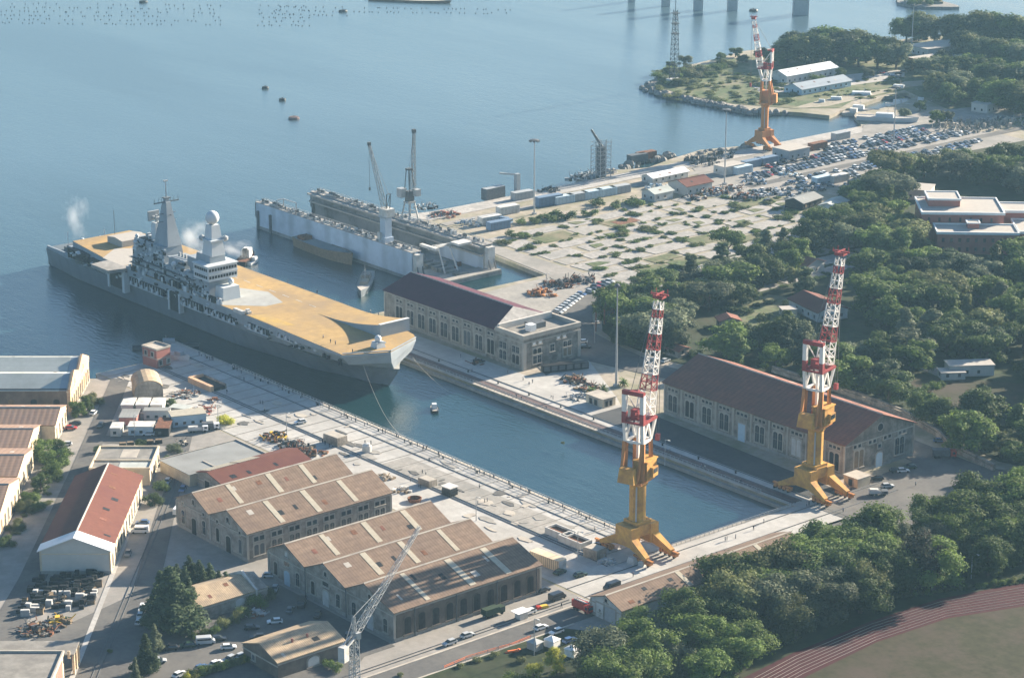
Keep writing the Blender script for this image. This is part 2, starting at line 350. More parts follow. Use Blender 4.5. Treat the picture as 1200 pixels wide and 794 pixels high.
sheet('side_yard', 'asphalt', [(-478.5, 528), (-478.5, 543), (-484, 543), (-488, 584), (-560, 592), (-560, 606), (-470, 598), (-440, 610), (-440, 528)], 0.09)
sheet('end_road', 'asphalt', [(-470.5, 426), (-468.5, 480), (-466, 530), (-478.5, 530), (-478.5, 540), (-448, 600), (-440, 600), (-440, 426)], 0.12)
sheet('wood_road', 'asphalt', PW((600, 400), (642, 376), (672, 352), (700, 340), (735, 335), (735, 348), (705, 352), (694, 366), (696, 390), (730, 408), (775, 428), (840, 444), (960, 470), (960, 482), (835, 456), (745, 436), (676, 420), (640, 440)), 0.09)
sheet('open_yard', 'concrete_worn', PW((530, 352), (640, 325), (700, 318), (740, 330), (700, 338), (640, 372), (600, 385)), 0.06)
sheet('dock_road', 'road_pale', [(-741, 641), (-786, 646.5), (-855, 650), (-855, 657), (-786, 655), (-735, 655), (-700, 645), (-700, 636), (-735, 636)], 0.09)
sheet('outer_quay_paving', 'slab', [(-858.5, 672), (-858.3, 762), (-857.5, 965), (-846, 965), (-846, 660), (-862, 656)], 0.09)
sheet('outer_road', 'road_pale', [(-838.5, 660), (-838.5, 1000), (-833, 1000), (-833, 660)], 0.12)
sheet('parking_ground', 'road_pale', [(-845, 828), (-846, 985), (-800, 1010), (-765, 1010), (-765, 880), (-775, 812), (-800, 800)], 0.06)
sheet('parking_road', 'asphalt', [(-801, 820), (-801, 1120), (-795, 1120), (-795, 820)], 0.09)
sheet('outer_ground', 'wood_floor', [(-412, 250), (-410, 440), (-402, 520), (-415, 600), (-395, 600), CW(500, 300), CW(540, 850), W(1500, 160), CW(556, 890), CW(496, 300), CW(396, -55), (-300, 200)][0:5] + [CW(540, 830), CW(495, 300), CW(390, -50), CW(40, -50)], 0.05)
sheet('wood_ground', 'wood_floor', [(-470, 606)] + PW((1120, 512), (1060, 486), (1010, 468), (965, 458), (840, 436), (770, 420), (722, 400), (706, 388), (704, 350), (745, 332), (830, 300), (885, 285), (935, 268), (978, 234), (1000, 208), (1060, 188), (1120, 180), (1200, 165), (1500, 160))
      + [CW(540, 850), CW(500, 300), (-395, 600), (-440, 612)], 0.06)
sheet('rough_clearing', 'scrub', PW((850, 372), (900, 345), (945, 352), (935, 378), (880, 392)), 0.09)
sheet('lawn', 'infield', PW((1075, 440), (1200, 450), (1200, 478), (1110, 480), (1060, 460)), 0.09)
sheet('wood_lane', 'concrete_worn', PW((980, 410), (1060, 412), (1110, 436), (1100, 442), (1050, 420), (980, 416)), 0.12)
sheet('headland_ground', 'scrub', PW((764, 100), (790, 86), (850, 70), (930, 62), (1000, 59), (1060, 50), (1200, 42), (1400, 60), (1400, 150), (1200, 150), (1110, 128), (1060, 106), (1000, 118), (984, 127), (925, 127), (860, 122), (800, 111)), 0.06)
sheet('headland_track', 'dust', PW((925, 128), (960, 118), (1010, 108), (1045, 104), (1060, 96), (1120, 92), (1200, 96), (1200, 100), (1120, 97), (1066, 102), (1020, 113), (970, 125)), 0.09)
sheet('headland_yard', 'slab', PW((880, 100), (905, 98), (960, 92), (1010, 86), (1060, 82), (1060, 92), (1000, 100), (930, 109), (890, 108)), 0.09)
sheet('boat_yard', 'road_pale', PW((1012, 147), (1060, 132), (1120, 128), (1200, 118), (1200, 138), (1100, 146), (1040, 156), (1010, 155)), 0.09)
sheet('running_track', 'track_red', [W(*p) for p in ((860, 800), (930, 765), (1020, 728), (1100, 702), (1200, 683), (1300, 672), (1420, 668), (1560, 672), (1560, 700), (1420, 696), (1300, 700), (1200, 712), (1112, 726), (1028, 754), (946, 794), (910, 815))], 0.12)
sheet('sports_field', 'infield', [W(*p) for p in ((905, 815), (945, 793), (1027, 753), (1111, 725), (1200, 711), (1300, 699), (1420, 695), (1560, 699), (1700, 900), (930, 900))], 0.15)
def lane_pts(f):
    a = ((840, 812), (930, 764), (1020, 727), (1100, 701.5), (1200, 683.5)); b2 = ((900, 818), (944, 794), (1028, 754.5), (1111, 726), (1200, 712))
    return [tuple(Vector(W(*p)).lerp(Vector(W(*q)), f)) for p, q in zip(a, b2)]
mb = B('tarp_grey')
for i in range(1, 8):
    L_ = lane_pts(0.06 + i * 0.112)
    for p, q in zip(L_, L_[1:]): mb.bar((*p, 0.30), (*q, 0.30), 0.07)
struct('track_markings', mb)
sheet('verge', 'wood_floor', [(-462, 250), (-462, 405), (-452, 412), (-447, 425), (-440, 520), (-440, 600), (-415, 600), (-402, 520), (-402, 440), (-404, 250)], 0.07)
# quay edges: pale coping over a darker face, crane rails, painted lines
mb = B('stone_trim')
mb.box(-764, -484.3, 467.2, 468.5, 0.05, 0.22).box(-486.3, -485.2, 469, 523.2, 0.05, 0.22).box(-742, -484.3, 523.4, 524.7, 0.05, 0.22).box(-742.3, -741, 524.8, 545, 0.05, 0.22)
struct('quay_coping', mb)
mb = B('concrete_worn'); mb.box(-742, -485.4, 522.2, 523.5, -7, -0.9); mb.box(-764, -485.4, 468.6, 469.4, -7, -1.2); struct('quay_ledge', mb)
mb = B('rail_brown'); mb.box(-741, -487, 525.2, 529.4, 0.06, 0.20); struct('far_quay_track_bed', mb)
mb = B('steel_dark')
for y in (445.0, 446.2, 460.9, 525.9, 528.6, 532.6): mb.box(-742, -486.5, y, y + 0.35, 0.10, 0.26)
for x in (-481.5, -473.5): mb.box(x, x + 0.3, 425, 560, 0.10, 0.26)
struct('crane_rails', mb)
mb = B('steel_dark')
for X in (-109.5, -108.0):
    mb.prism(cwp((X - 3, 570), (X - 2.85, 570), (X - 0.5, 760), (X - 0.65, 760)), 0.10, 0.26)
mb.prism([(-473.6, 260), (-473.4, 260), (-473.4, 420), (-473.6, 420)], 0.10, 0.26); mb.prism([(-475.1, 260), (-474.9, 260), (-474.9, 420), (-475.1, 420)], 0.10, 0.26)
struct('yard_rails', mb)
mb = B('stone_trim'); mb.box(-471.4, -470.6, 250, 423, 0.03, 0.20); mb.box(-461.9, -461.2, 250, 410, 0.03, 0.20); struct('kerb', mb)
# far yard: grid of old foundation slabs with green strips between
rs = random.Random(3); mb = B('slab'); mb2 = B('scrub'); mb3 = B('concrete_worn'); k_ = 0; GAPS = []
x = -803
while x < -672:
    wx = rs.uniform(7, 12); y = 658
    while y < 812:
        ly = rs.uniform(11, 24)
        if y + ly < 655 + (x + 1000) * .80 + 4:
            k_ += 1; q = rs.random(); j = lambda: rs.uniform(-.5, .5)
            tgt = mb if q < .74 else (mb3 if q < .88 else mb2)
            tgt.prism([(x + j(), y + j()), (x + wx + j(), y + j()), (x + wx + j(), y + ly + j()), (x + j(), y + ly + j())], 0.03, 0.12 + k_ * 0.0012)
            if q < .5 and rs.random() < .22: mb2.prism([(x + wx * .2, y + ly * .3), (x + wx * .8, y + ly * rs.uniform(.2, .4)), (x + wx * .7, y + ly * rs.uniform(.5, .8)), (x + wx * .3, y + ly * .6)], 0.04, 0.30 + k_ * .0003)
            for _ in range(3): GAPS.append((x + wx + rs.uniform(.2, 2.2), y + rs.uniform(0, ly)))
            for _ in range(2): GAPS.append((x + rs.uniform(0, wx), y + ly + rs.uniform(.3, 2.4)))
        y += ly + rs.uniform(1.8, 4)
    x += wx + rs.uniform(2, 3.6)
struct('yard_worn_slabs', mb3)
sheet('yard_green', 'scrub', [(-804, 657), (-672, 657), (-672, 800), (-690, 812), (-760, 812), (-804, 812)], 0.005) if False else None
struct('yard_slabs', mb); struct('yard_scrub', mb2)
mb = B('rust'); mb.box(-790, -783, 722, 735, 0.03, 0.2); struct('red_slab_ground', mb)
rs = random.Random(12); mb = B('concrete_worn')
for i in range(34): mb.box(-740 + i * 7.7, -739.75 + i * 7.7, 425 if -740 + i * 7.7 < -602 else 447, 467, 0.10, 0.205)
struct('quay_joints', mb)
for j, k in enumerate(('concrete_worn', 'asphalt', 'stone_trim')):
    mb = B(k)
    for i in range(26):
        x, y = rs.uniform(-738, -490), rs.uniform(427, 464); a, b_ = rs.uniform(.6, 5), rs.uniform(.5, 2.4)
        if x > -600 and y < 432: continue
        if x > -552: y = max(y, 430 + rs.random() * 30)
        mb.prism([(x + a * math.cos(t) * rs.uniform(.6, 1.1), y + b_ * math.sin(t) * rs.uniform(.6, 1.1)) for t in [q * math.pi / 5 for q in range(10)]], 0.10, 0.215 + j * .01 + i * .0003)
    struct('quay_patches', mb)
# haze: the air between the lookout and the far shore
mb = B('rock'); mb.box(-3300, 500, -700, 3300, -9.0, 277.0); K_h = bpy.data.materials.new('haze'); K_h.use_nodes = True
n = K_h.node_tree.nodes; n.remove(n['Principled BSDF']); pv = n.new('ShaderNodeVolumePrincipled'); pv.inputs['Density Attribute'].default_value = ''
pv.inputs['Color'].default_value = (0.44, 0.76, 1.0, 1); pv.inputs['Density'].default_value = 0.00006; pv.inputs['Anisotropy'].default_value = 0.0
K_h.node_tree.links.new(pv.outputs[0], n['Material Output'].inputs['Volume']); K_h.cycles.homogeneous_volume = True if hasattr(K_h.cycles, 'homogeneous_volume') else None
K['rock_'] = K['rock']; K['rock'] = K_h; tag(mb.build('haze'), kind='stuff'); K['rock'] = K['rock_']
# ------------------------------------------------------------------ buildings
def pane_block(mb, o, u, nrm, s, z0, wd, h, off, th, arch=False, bars=None):
    """upright slab (window leaf, frame) on a facade: o origin, u along, nrm outward"""
    def P(a, z, d): return (o[0] + u[0] * a + nrm[0] * d, o[1] + u[1] * a + nrm[1] * d, z)
    out = [(s - wd / 2, z0), (s + wd / 2, z0)]
    if arch:
        r = wd / 2; zz = z0 + h - r * 0.6
        out += [(s + r * math.cos(t), zz + r * 0.6 * math.sin(t)) for t in [math.pi * k / 8 for k in range(9)]]
    else: out += [(s + wd / 2, z0 + h), (s - wd / 2, z0 + h)]
    n = len(out); vs = [P(a, z, off) for a, z in out] + [P(a, z, off + th) for a, z in out]
    mb.add(vs, [(i, (i + 1) % n, n + (i + 1) % n, n + i) for i in range(n)] + [tuple(range(n - 1, -1, -1)), tuple(range(n, 2 * n))])
WR = random.Random(77)
def window(parent, o, u, nrm, s, z0, wd, h, arch=False, trim='stone_trim', pane='glass_dark', name='window', cols=1, gap=0.5, bars=True):
    mb = B(trim)
    pane_block(mb, o, u, nrm, s, z0 - 0.35, wd * cols + gap * (cols - 1) + 0.9, h + 0.8, 0.004, 0.10, arch and cols == 1)
    pane_block(mb, o, u, nrm, s, z0 - 0.45, wd * cols + gap * (cols - 1) + 1.1, 0.25, 0.004, 0.35)
    if arch and cols > 1: pane_block(mb, o, u, nrm, s, z0 + h * 0.55, wd * cols + gap * (cols - 1) + 1.2, h * 0.6, 0.004, 0.14, True)
    wo = mb.build(name, parent)
    if pane == 'glass_dark':
        q = WR.random(); pane = 'dark' if q < .25 else ('steel_dark' if q < .38 else ('wood' if q < .43 else ('white_dirty' if q < .46 else pane)))
    for c in range(cols):
        sc = s + (c - (cols - 1) / 2) * (wd + gap); pb = B(pane)
        pane_block(pb, o, u, nrm, sc, z0, wd, h, 0.15, 0.04, arch)
        if bars:
            pb.mat('stone_trim' if pane == 'glass_dark' else pane); pane_block(pb, o, u, nrm, sc, z0, 0.07, h * 0.93, 0.19, 0.03)
            pane_block(pb, o, u, nrm, sc, z0 + h * 0.55, wd, 0.08, 0.19, 0.03)
        pb.build('pane', wo)
    return wo
def roof_slabs(parent, k, prof, y0, y1, ov=0.5, th=0.28, sky=None, ridge=True):
    """prof: list of (x,z) roof line points; one roof part per gable"""
    outs = []
    for i in range(0, len(prof) - 2, 2):
        (xa, za), (xm, zm), (xb, zb) = prof[i:i + 3]; mb = B(k)
        sa = (zm - za) / (xm - xa); sb = (zm - zb) / (xb - xm)
        ea = ov if i == 0 else 0.0; eb = ov if i + 2 == len(prof) - 1 else 0.0
        xl, xr = xa - ea, xb + eb; zl, zr = za - ea * sa, zb - eb * sb
        mb.xprof([(xl, zl + .02), (xm, zm + .02), (xr, zr + .02), (xr, zr + th), (xm, zm + th), (xl, zl + th)], y0 - ov, y1 + ov)
        r = mb.build('roof', parent)
        if ridge: B('stone_trim').xprof([(xm - .35, zm + th - .05), (xm + .35, zm + th - .05), (xm, zm + th + .22)], y0 - ov, y1 + ov).build('ridge_cap', r)
        for q_ in range(int((y1 - y0) / 9)):
            rp_ = random.Random(int(xa * 7 + q_ * 13 + y1)); a_ = rp_.uniform(.15, .7); xs_ = xm + (xr - xm) * a_; xe_ = xs_ + (xr - xm) * .18; zf = lambda x: zm + (zr - zm) * (x - xm) / (xr - xm) + th; yq = y0 + 2 + q_ * 9 + rp_.uniform(0, 4)
            B(rp_.choice(('rust', 'tarp_grey', 'roof_brown')) if rp_.random() < .7 else 'dark').xprof([(xs_, zf(xs_) + .01), (xe_, zf(xe_) + .01), (xe_, zf(xe_) + .05), (xs_, zf(xs_) + .05)], yq, yq + rp_.uniform(.6, 2.2)).build('roof_patch', r)
        if sky:
            for yc, wd in [(a + random.Random(a * 3 + xa).uniform(-1.5, 1.5), b * random.Random(a + xa).uniform(.8, 1.15)) for a, b in sky]:
                m2 = B('skylight')
                for s0, s1 in ((0.06, 0.94),):
                    xs, zs = xm, zm; a = xs + (xr - xs) * s0; b_ = xs + (xr - xs) * s1; za_ = zs + (zr - zs) * s0 + th; zb_ = zs + (zr - zs) * s1 + th
                    m2.xprof([(a, za_ + .01), (b_, zb_ + .01), (b_, zb_ + .09), (a, za_ + .09)], yc - wd / 2, yc + wd / 2)
                m2.build('skylight', r)
        outs.append(r)
    return outs
def gable_walls(parent, k, Wd, prof, y0, y1, trim='stone_trim', pil=6.0, plinth='concrete_worn', sides=(1, 1)):
    mb = B(k); mb.xprof([(0, -0.5), (Wd, -0.5)] + [(x, z) for x, z in reversed(prof)], y0, y1)
    if plinth: mb.mat(plinth); mb.box(-0.12, Wd + 0.12, y0 - 0.12, y1 + 0.12, -0.4, 1.1)
    mb.mat(trim); e = prof[0][1]; er = prof[-1][1]
    mb.box(-0.2, 0.003, y0 - .1, y1 + .1, e - 0.7, e - 0.3); mb.box(Wd - 0.003, Wd + 0.2, y0 - .1, y1 + .1, er - 0.7, er - 0.3)
    mb.box(-0.1, Wd + 0.1, y0 - 0.18, y0 + 0.003, min(e, er) - 1.3, min(e, er) - 0.95)
    if pil:
        nn = max(1, round((y1 - y0) / pil))
        for i in range(nn + 1):
            y = y0 + (y1 - y0) * i / nn
            mb.box(-0.16, 0.002, y - .35, y + .35, 1.1, e - .7); mb.box(Wd - .002, Wd + .16, y - .35, y + .35, 1.1, er - .7)
        for x, z in prof:
            if z <= e + .1: mb.box(max(x - .4, -.14), min(x + .4, Wd + .14), y0 - .16, y0 + .002, 1.1, z - .3)
    return mb.build('wall', parent)
FR = lambda Wd, y0, y1: {'front': ((0, y0), (1, 0), (0, -1)), 'back': ((0, y1), (1, 0), (0, 1)), 'left': ((0, y0), (0, 1), (-1, 0)), 'right': ((Wd, y0), (0, 1), (1, 0))}
# --- shed with two gables (left of the group); local x -> world x, local y -> world y
t = thing('workshop', 'long stone workshop under two parallel tan roofs beside the tall dark conifer', 'workshop', (-596.5, 365, 0))
pr_ = [(0, 9.3), (9.6, 13.6), (18.6, 9.3), (28.6, 13.6), (39, 9.3)]
gable_walls(t, 'plaster', 39, pr_, 0, 53.5); roof_slabs(t, 'roof_tan', pr_, 0, 53.5, sky=[(13, 1.8), (27, 1.8), (41, 1.8)])
f = FR(39, 0, 53.5)
for i in range(8):
    s = 4 + i * 6.45
    window(t, *f['right'], s, 6.3, 1.5, 1.3, cols=2, gap=.6, bars=False); window(t, *f['right'], s, 1.8, 1.5, 3.3, True, cols=2, gap=.6)
for x in (3.5, 15.2, 22.8, 35): window(t, *f['front'], x, 2.0, 1.5, 4.2, True)
for x in (9.6, 28.6): window(t, *f['front'], x, 10.0, 1.2, 1.4, True, bars=False); window(t, *f['front'], x, 0.15, 2.4, 5.2, True, pane='dark', name='door', bars=False)
for x in (3.5, 15.2, 22.8, 35): window(t, *f['front'], x, 8.0 if x in (15.2, 22.8) else 8.0, .9, .8, bars=False)
# --- shed with three gables
t = thing('workshop', 'stone workshop under three parallel tan roofs with a row of tall arched dark windows', 'workshop', (-545, 364, 0))
pr_ = [(0, 8.8), (8.9, 12.9), (18.7, 8.8), (28.0, 12.9), (38.6, 8.8), (47.5, 13.1), (60.8, 8.8)]
gable_walls(t, 'plaster', 60.8, pr_, 0, 53); roof_slabs(t, 'roof_tan', pr_, 0, 53, sky=[(13, 1.9), (27.5, 1.9), (42, 1.9)])
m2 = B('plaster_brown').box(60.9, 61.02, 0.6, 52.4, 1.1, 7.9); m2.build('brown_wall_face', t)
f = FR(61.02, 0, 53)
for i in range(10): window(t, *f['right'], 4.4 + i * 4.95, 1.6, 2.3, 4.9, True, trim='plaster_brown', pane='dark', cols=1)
for i in range(4): B('steel_dark').box(61.05, 61.22, 6.9 + i * 14.8 - .1, 6.9 + i * 14.8 + .1, 0, 8.4).build('drainpipe', t)
for a, b_ in ((0, 18.7), (18.7, 38.6), (38.6, 60.8)):
    c = (a + b_) / 2
    window(t, *f['front'], a + 3.6, 1.8, 1.6, 3.9, a > 0 or True); window(t, *f['front'], b_ - 4.0, 1.8, 1.6, 3.9, True)
    window(t, *f['front'], c, 0.15, 2.8, 4.6, True, pane='pale_blue' if a == 0 else 'white_dirty', name='door'); window(t, *f['front'], c, 9.3, 1.1, 1.3, True, bars=False)
    window(t, *f['front'], c, 6.3, 2.8, 1.2, bars=False)
for x in (18.7, 38.6): B('steel_dark').box(x - .12, x + .12, -.35, -.17, 0, 8.6).build('drainpipe', t)
# --- big brown-roofed hall right of the basin
t = thing('foundry_hall', 'long stone hall with a dark brown roof and round window in its gable', 'hall', (-576.5, 546, 0))
t.location = (-492, 554.5, 0); t.rotation_euler = (0, 0, R(90))
pr_ = [(0, 11.8), (17, 18.4), (34, 11.8)]; LN = 85
gable_walls(t, 'stone', 34, pr_, 0, LN, pil=8.5); roof_slabs(t, 'roof_brown', pr_, 0, LN, ov=0.9)
f = FR(34, 0, LN)
for i in range(10):
    s = 4.3 + i * 8.5
    if i == 5: window(t, *f['left'], s, .15, 3.2, 6.2, pane='pale_blue', name='door', bars=False)
    else: window(t, *f['left'], s, 2.0, 1.8, 5.8, True, cols=2, gap=.5)
    window(t, *f['left'], s, 9.3, 1.2, .9, cols=3, gap=.6, bars=False)
for x in (7, 27): window(t, *f['front'], x, 2.4, 1.9, 5.8, True, cols=2, gap=.5)
window(t, *f['front'], 17, .15, 3.0, 5.0, True, pane='pale_blue', name='door', bars=False)
for x in (6, 13.3, 20.7, 28): window(t, *f['front'], x, 9.3, 1.2, 1.0, cols=2, gap=1.0, bars=False)
window(t, *f['front'], 17, 6.9, 1.3, 1.1, bars=False)
ow = MB().mat('stone_trim'); m3 = MB().mat('glass_dark')
for mbx, r, d0, d1 in ((ow, 1.6, 0.004, .12), (m3, 1.25, .13, .18)):
    pts = [(17 + r * math.cos(k * math.pi / 8), 14.0 + r * math.sin(k * math.pi / 8)) for k in range(16)]
    vs = [(x, -d0, z) for x, z in pts] + [(x, -d1, z) for x, z in pts]; mbx.add(vs, [(i, (i + 1) % 16, 16 + (i + 1) % 16, 16 + i) for i in range(16)] + [tuple(range(16)), tuple(range(31, 15, -1))])
rw = ow.build('round_window', t); m3.build('pane', rw)
# --- middle hall with maroon roof and a flat block at its end
t = thing('machine_hall', 'stone hall with a dark maroon roof ending in a flat-roofed block', 'hall', (-646.3, 548.3, 0), R(90))
pr_ = [(0, 12.3), (13.7, 17.0), (27.4, 12.3)]; LN = 86
gable_walls(t, 'stone', 27.4, pr_, 22.5, LN, pil=7.05)
mb = B('stone'); mb.box(0, 27.4, 16.4, 22.4, -.5, 12.25); mb.build('wall', t)
roof_slabs(t, 'roof_maroon', pr_, 23.2, LN, ov=0.6)
mb = B('roof_maroon'); mb.add([(-.6, 22.7, 12.1), (-.6, 17.0, 12.1), (13.7, 22.7, 17.3), (28, 22.7, 12.1), (28, 17.0, 12.1), (-.6, 17, 12.45), (-.6, 22.7, 12.45), (28, 17, 12.45), (28, 22.7, 12.45)], [(5, 2, 6), (0, 1, 5, 6), (7, 8, 2), (4, 3, 8, 7)]); mb.build('roof', t)
mb = B('slab'); mb.add([(-.6, 16.9, 12.5), (28, 16.9, 12.5), (13.7, 22.68, 17.32)], [(0, 1, 2)]).box(-.6, 28, 16.4, 16.88, 12.26, 12.48); mb.build('pale_roof', t)
mb = B('stone'); mb.box(-0.3, 27.7, 0, 16.3, -.5, 12.0); mb.mat('roof_flat').box(0.6, 26.8, .8, 15.6, 12.0, 12.05)
mb.mat('stone_trim'); mb.box(-.6, 28, -.3, .8, 12.003, 13.6).box(-.6, .6, .803, 16.3, 12.003, 13.6).box(26.8, 28, .803, 16.3, 12.003, 13.6)
mb.mat('white_wall').box(.6, 26.8, 15.3, 16.28, 12.06, 14.4); mb.mat('stone_trim').box(-.45, 27.85, -.18, 16.3, 10.4, 10.8)
mb.box(-.5, .9, -.2, .9, 0, 10.4).box(26.5, 27.9, -.2, .9, 0, 10.4); mb.build('flat_block', t)
MB().mat('white_paint').box(8, 11, 6, 9, 12.06, 14.6).build('roof_tank', t); MB().mat('steel_dark').box(12, 17, 7.5, 10.5, 12.06, 14.2).box(12, 16, 11.5, 14, 12.06, 13.6).build('roof_plant', t)
f = FR(27.4, 0, LN); fl = ((-.3, 0), (0, 1), (-1, 0)); ff = ((-.3, 0), (1, 0), (0, -1))
for s in (4.5, 12.0): window(t, *fl, s, 1.8, 1.7, 3.4, True, cols=2, gap=.5); window(t, *fl, s, 6.1, 1.7, 2.4, cols=2, gap=.5)
for i in range(9):
    s = 19.6 + i * 7.1; window(t, *f['left'], s, 2.0, 1.7, 5.6, True, cols=2, gap=.5); window(t, *f['left'], s, 9.4, 1.3, .9, cols=2, gap=.8, bars=False)
for x in (6.5, 21.5): window(t, *ff, x, 1.8, 1.6, 2.8, cols=2, gap=.6); window(t, *ff, x, 5.5, 1.6, 2.0, True, cols=2, gap=.6)
window(t, *ff, 14, 5.0, 1.9, 2.6, bars=True)
for s in (5, 8, 17, 20): window(t, *ff, s, 9.2, 1.2, .8, pane='white_paint', bars=False)
# --- long low shed at the basin end, gable end towards the yard
t = thing('low_shed', 'long low shed with a tan roof and grey sliding door at the basin end', 'shed', (-464, 418.5, 0))
pr_ = [(0, 5.2), (6.5, 7.6), (13, 5.2)]; gable_walls(t, 'white_dirty', 13, pr_, 0, 74, pil=5); roof_slabs(t, 'roof_tan', pr_, 0, 74, ov=.5, sky=[(26, 1.6), (58, 1.6)])
f = FR(13, 0, 74); window(t, *f['front'], 4.0, .15, 3.0, 4.2, pane='white_dirty', name='door', bars=False); window(t, *f['front'], 8.2, .15, 4.4, 4.2, pane='steel', name='door', bars=False)
window(t, *f['front'], 6.5, 5.7, .9, .9, bars=False); window(t, *f['front'], 4.0, 2.0, .7, .7, pane='dark', bars=False)
# --- left district, aligned with the street (local x = right, y = ahead)
def at(X, Y): return (*CW(X, Y), 0)
A50 = R(50)
t = thing('red_roof_hall', 'long cream hall with a red roof and white painted end slopes', 'hall', at(-139, 653), A50)
pr_ = [(0, 7.6), (10.2, 11.6), (20.6, 7.6)]; gable_walls(t, 'cream', 20.6, pr_, 0, 62, trim='cream', pil=5); B('white_wall').add([(0.0, -.13, 1.1), (20.6, -.13, 1.1), (20.6, -.13, 7.5), (10.2, -.13, 11.5), (0, -.13, 7.5)], [(0, 1, 2, 3, 4)]).build('end_wall', t)
roof_slabs(t, 'roof_red', pr_, 5.8, 62, ov=.6); roof_slabs(t, 'slope_white', pr_, -.2, 4.4, ov=.75, th=.3, ridge=False)
f = FR(20.6, 0, 62)
for i in range(11): window(t, *f['right'], 4 + i * 5.3, 1.4, 1.5, 3.6, True)
for i in range(11): window(t, *f['left'], 4 + i * 5.3, 1.4, 1.5, 3.6, True)
t = thing('flat_annex', 'low flat-roofed cream building with patched roof behind the red-roofed hall', 'building', at(-137, 727), A50)
mb = B('cream'); mb.box(0, 19.5, 0, 21, -.5, 5.4); mb.build('wall', t)
mb = B('roof_flat'); mb.box(.3, 19.2, .3, 20.7, 5.4, 5.5).mat('roof_pale').box(9, 18.9, 1, 6.5, 5.5, 5.62).mat('stone_trim').box(8, 13.5, 11, 19, 5.5, 5.58); mb.build('roof', t)
mb = B('cream'); mb.box(-.2, .3, -.2, 21.2, 5.403, 6.1).box(19.2, 19.7, -.2, 21.2, 5.403, 6.1).box(.303, 19.197, 20.7, 21.2, 5.403, 6.1).box(.303, 19.197, -.2, .3, 5.403, 6.1).box(.303, 19.197, 7.6, 8.0, 5.503, 6.0); mb.build('parapet', t)
f = FR(19.5, 0, 21)
for i in range(4): window(t, *f['right'], 3 + i * 5, 1.3, 1.4, 2.6)
# grey-roofed big hall at the shore
# turned frame: local x -> ahead, local y -> left, so 'front' (y=0) faces right
t = thing('shore_hall', 'broad hall with pale grey roofs and ochre stepped gables on the shore', 'hall', at(-155.5, 797), A50 + R(90))
pr_ = [(0, 9.0), (9, 13.2), (17.5, 10.2), (26, 13.6), (38, 9.0)]
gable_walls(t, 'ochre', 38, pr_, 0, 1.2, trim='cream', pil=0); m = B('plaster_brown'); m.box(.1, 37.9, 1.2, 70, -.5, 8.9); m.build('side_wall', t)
roof_slabs(t, 'roof_pale', [(0, 8.9), (9, 12.2), (17.5, 10.0)], 4.2, 70, ov=.3, ridge=False); roof_slabs(t, 'roof_pale', [(17.52, 10.0), (26, 12.9), (30, 11.9)], 4.2, 70, ov=.1, ridge=False)
m = B('navy_grey'); m.xprof([(0, 8.9), (9, 12.2), (17.5, 10.0), (17.5, 10.2), (9, 12.4), (0, 9.1)], 1.25, 4.0); m.xprof([(17.52, 10.0), (26, 12.9), (30, 11.9), (30, 12.1), (26, 13.1), (17.52, 10.2)], 1.25, 4.0); m.build('end_roof', t)
m = B('roof_flat'); m.xprof([(30.1, 10.2), (38.2, 9.4), (38.2, 9.7), (30.1, 10.5)], 1.25, 70); m.build('lean_to_roof', t)
m = B('dark'); m.box(0.3, 1.4, 1.3, 70, 8.95, 9.5); m.build('gutter', t)
mb = B('ochre'); mb.xprof([(-.4, 8.4), (38.4, 8.4), (38.4, 9.6), (26, 14.3), (17.5, 11.0), (9, 13.9), (-.4, 9.6)], -.18, .6); mb.build('gable_parapet', t)
f = ((0, 0), (1, 0), (0, -1))
for i in range(9): window(t, *f, 3.0 + i * 4.0, .9, 1.6, 4.8, True, trim='cream')
for x in (9, 26): window(t, *f, x, 9.0, 1.3, 1.6, True, trim='cream')
f = ((.1, 0), (0, 1), (-1, 0))
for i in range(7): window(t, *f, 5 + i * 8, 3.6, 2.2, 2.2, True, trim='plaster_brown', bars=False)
def small_hall(label, X, Y, prof, depth, wallk='cream', roofk='roof_tan2', nwin=3, two=None):
    t = thing('tan_roof_hall', label, 'hall', at(X, Y), A50 + R(90)); Wd = prof[-1][0]
    gable_walls(t, wallk, Wd, prof, 0, depth, trim='cream', pil=0); roof_slabs(t, roofk, prof, 0, depth, ov=.35)
    for i in range(nwin): window(t, (0, 0), (1, 0), (0, -1), Wd * (i + .5) / nwin, 1.0, 1.5, 4.0, True, trim='cream', pane='glass_dark')
    return t
small_hall('tan-roofed cream hall next to the grey-roofed shore hall', -155.5, 767, [(0, 6.6), (10, 9.4), (21, 6.6)], 60, nwin=4)
small_hall('tan-roofed hall with a ridge hidden by the leafy tree by the street', -160.5, 744, [(0, 6.8), (11, 9.4), (22.5, 6.8)], 60, nwin=3)
small_hall('tan-roofed hall behind the dark row of bushes along the street', -158.5, 717, [(0, 6.8), (12, 9.6), (26, 6.8)], 60, nwin=4)
small_hall('pale cream gabled hall with tall green windows at the photo edge', -157, 682, [(0, 7.6), (15, 11.5), (31, 7.6)], 60, wallk='cream', nwin=6)
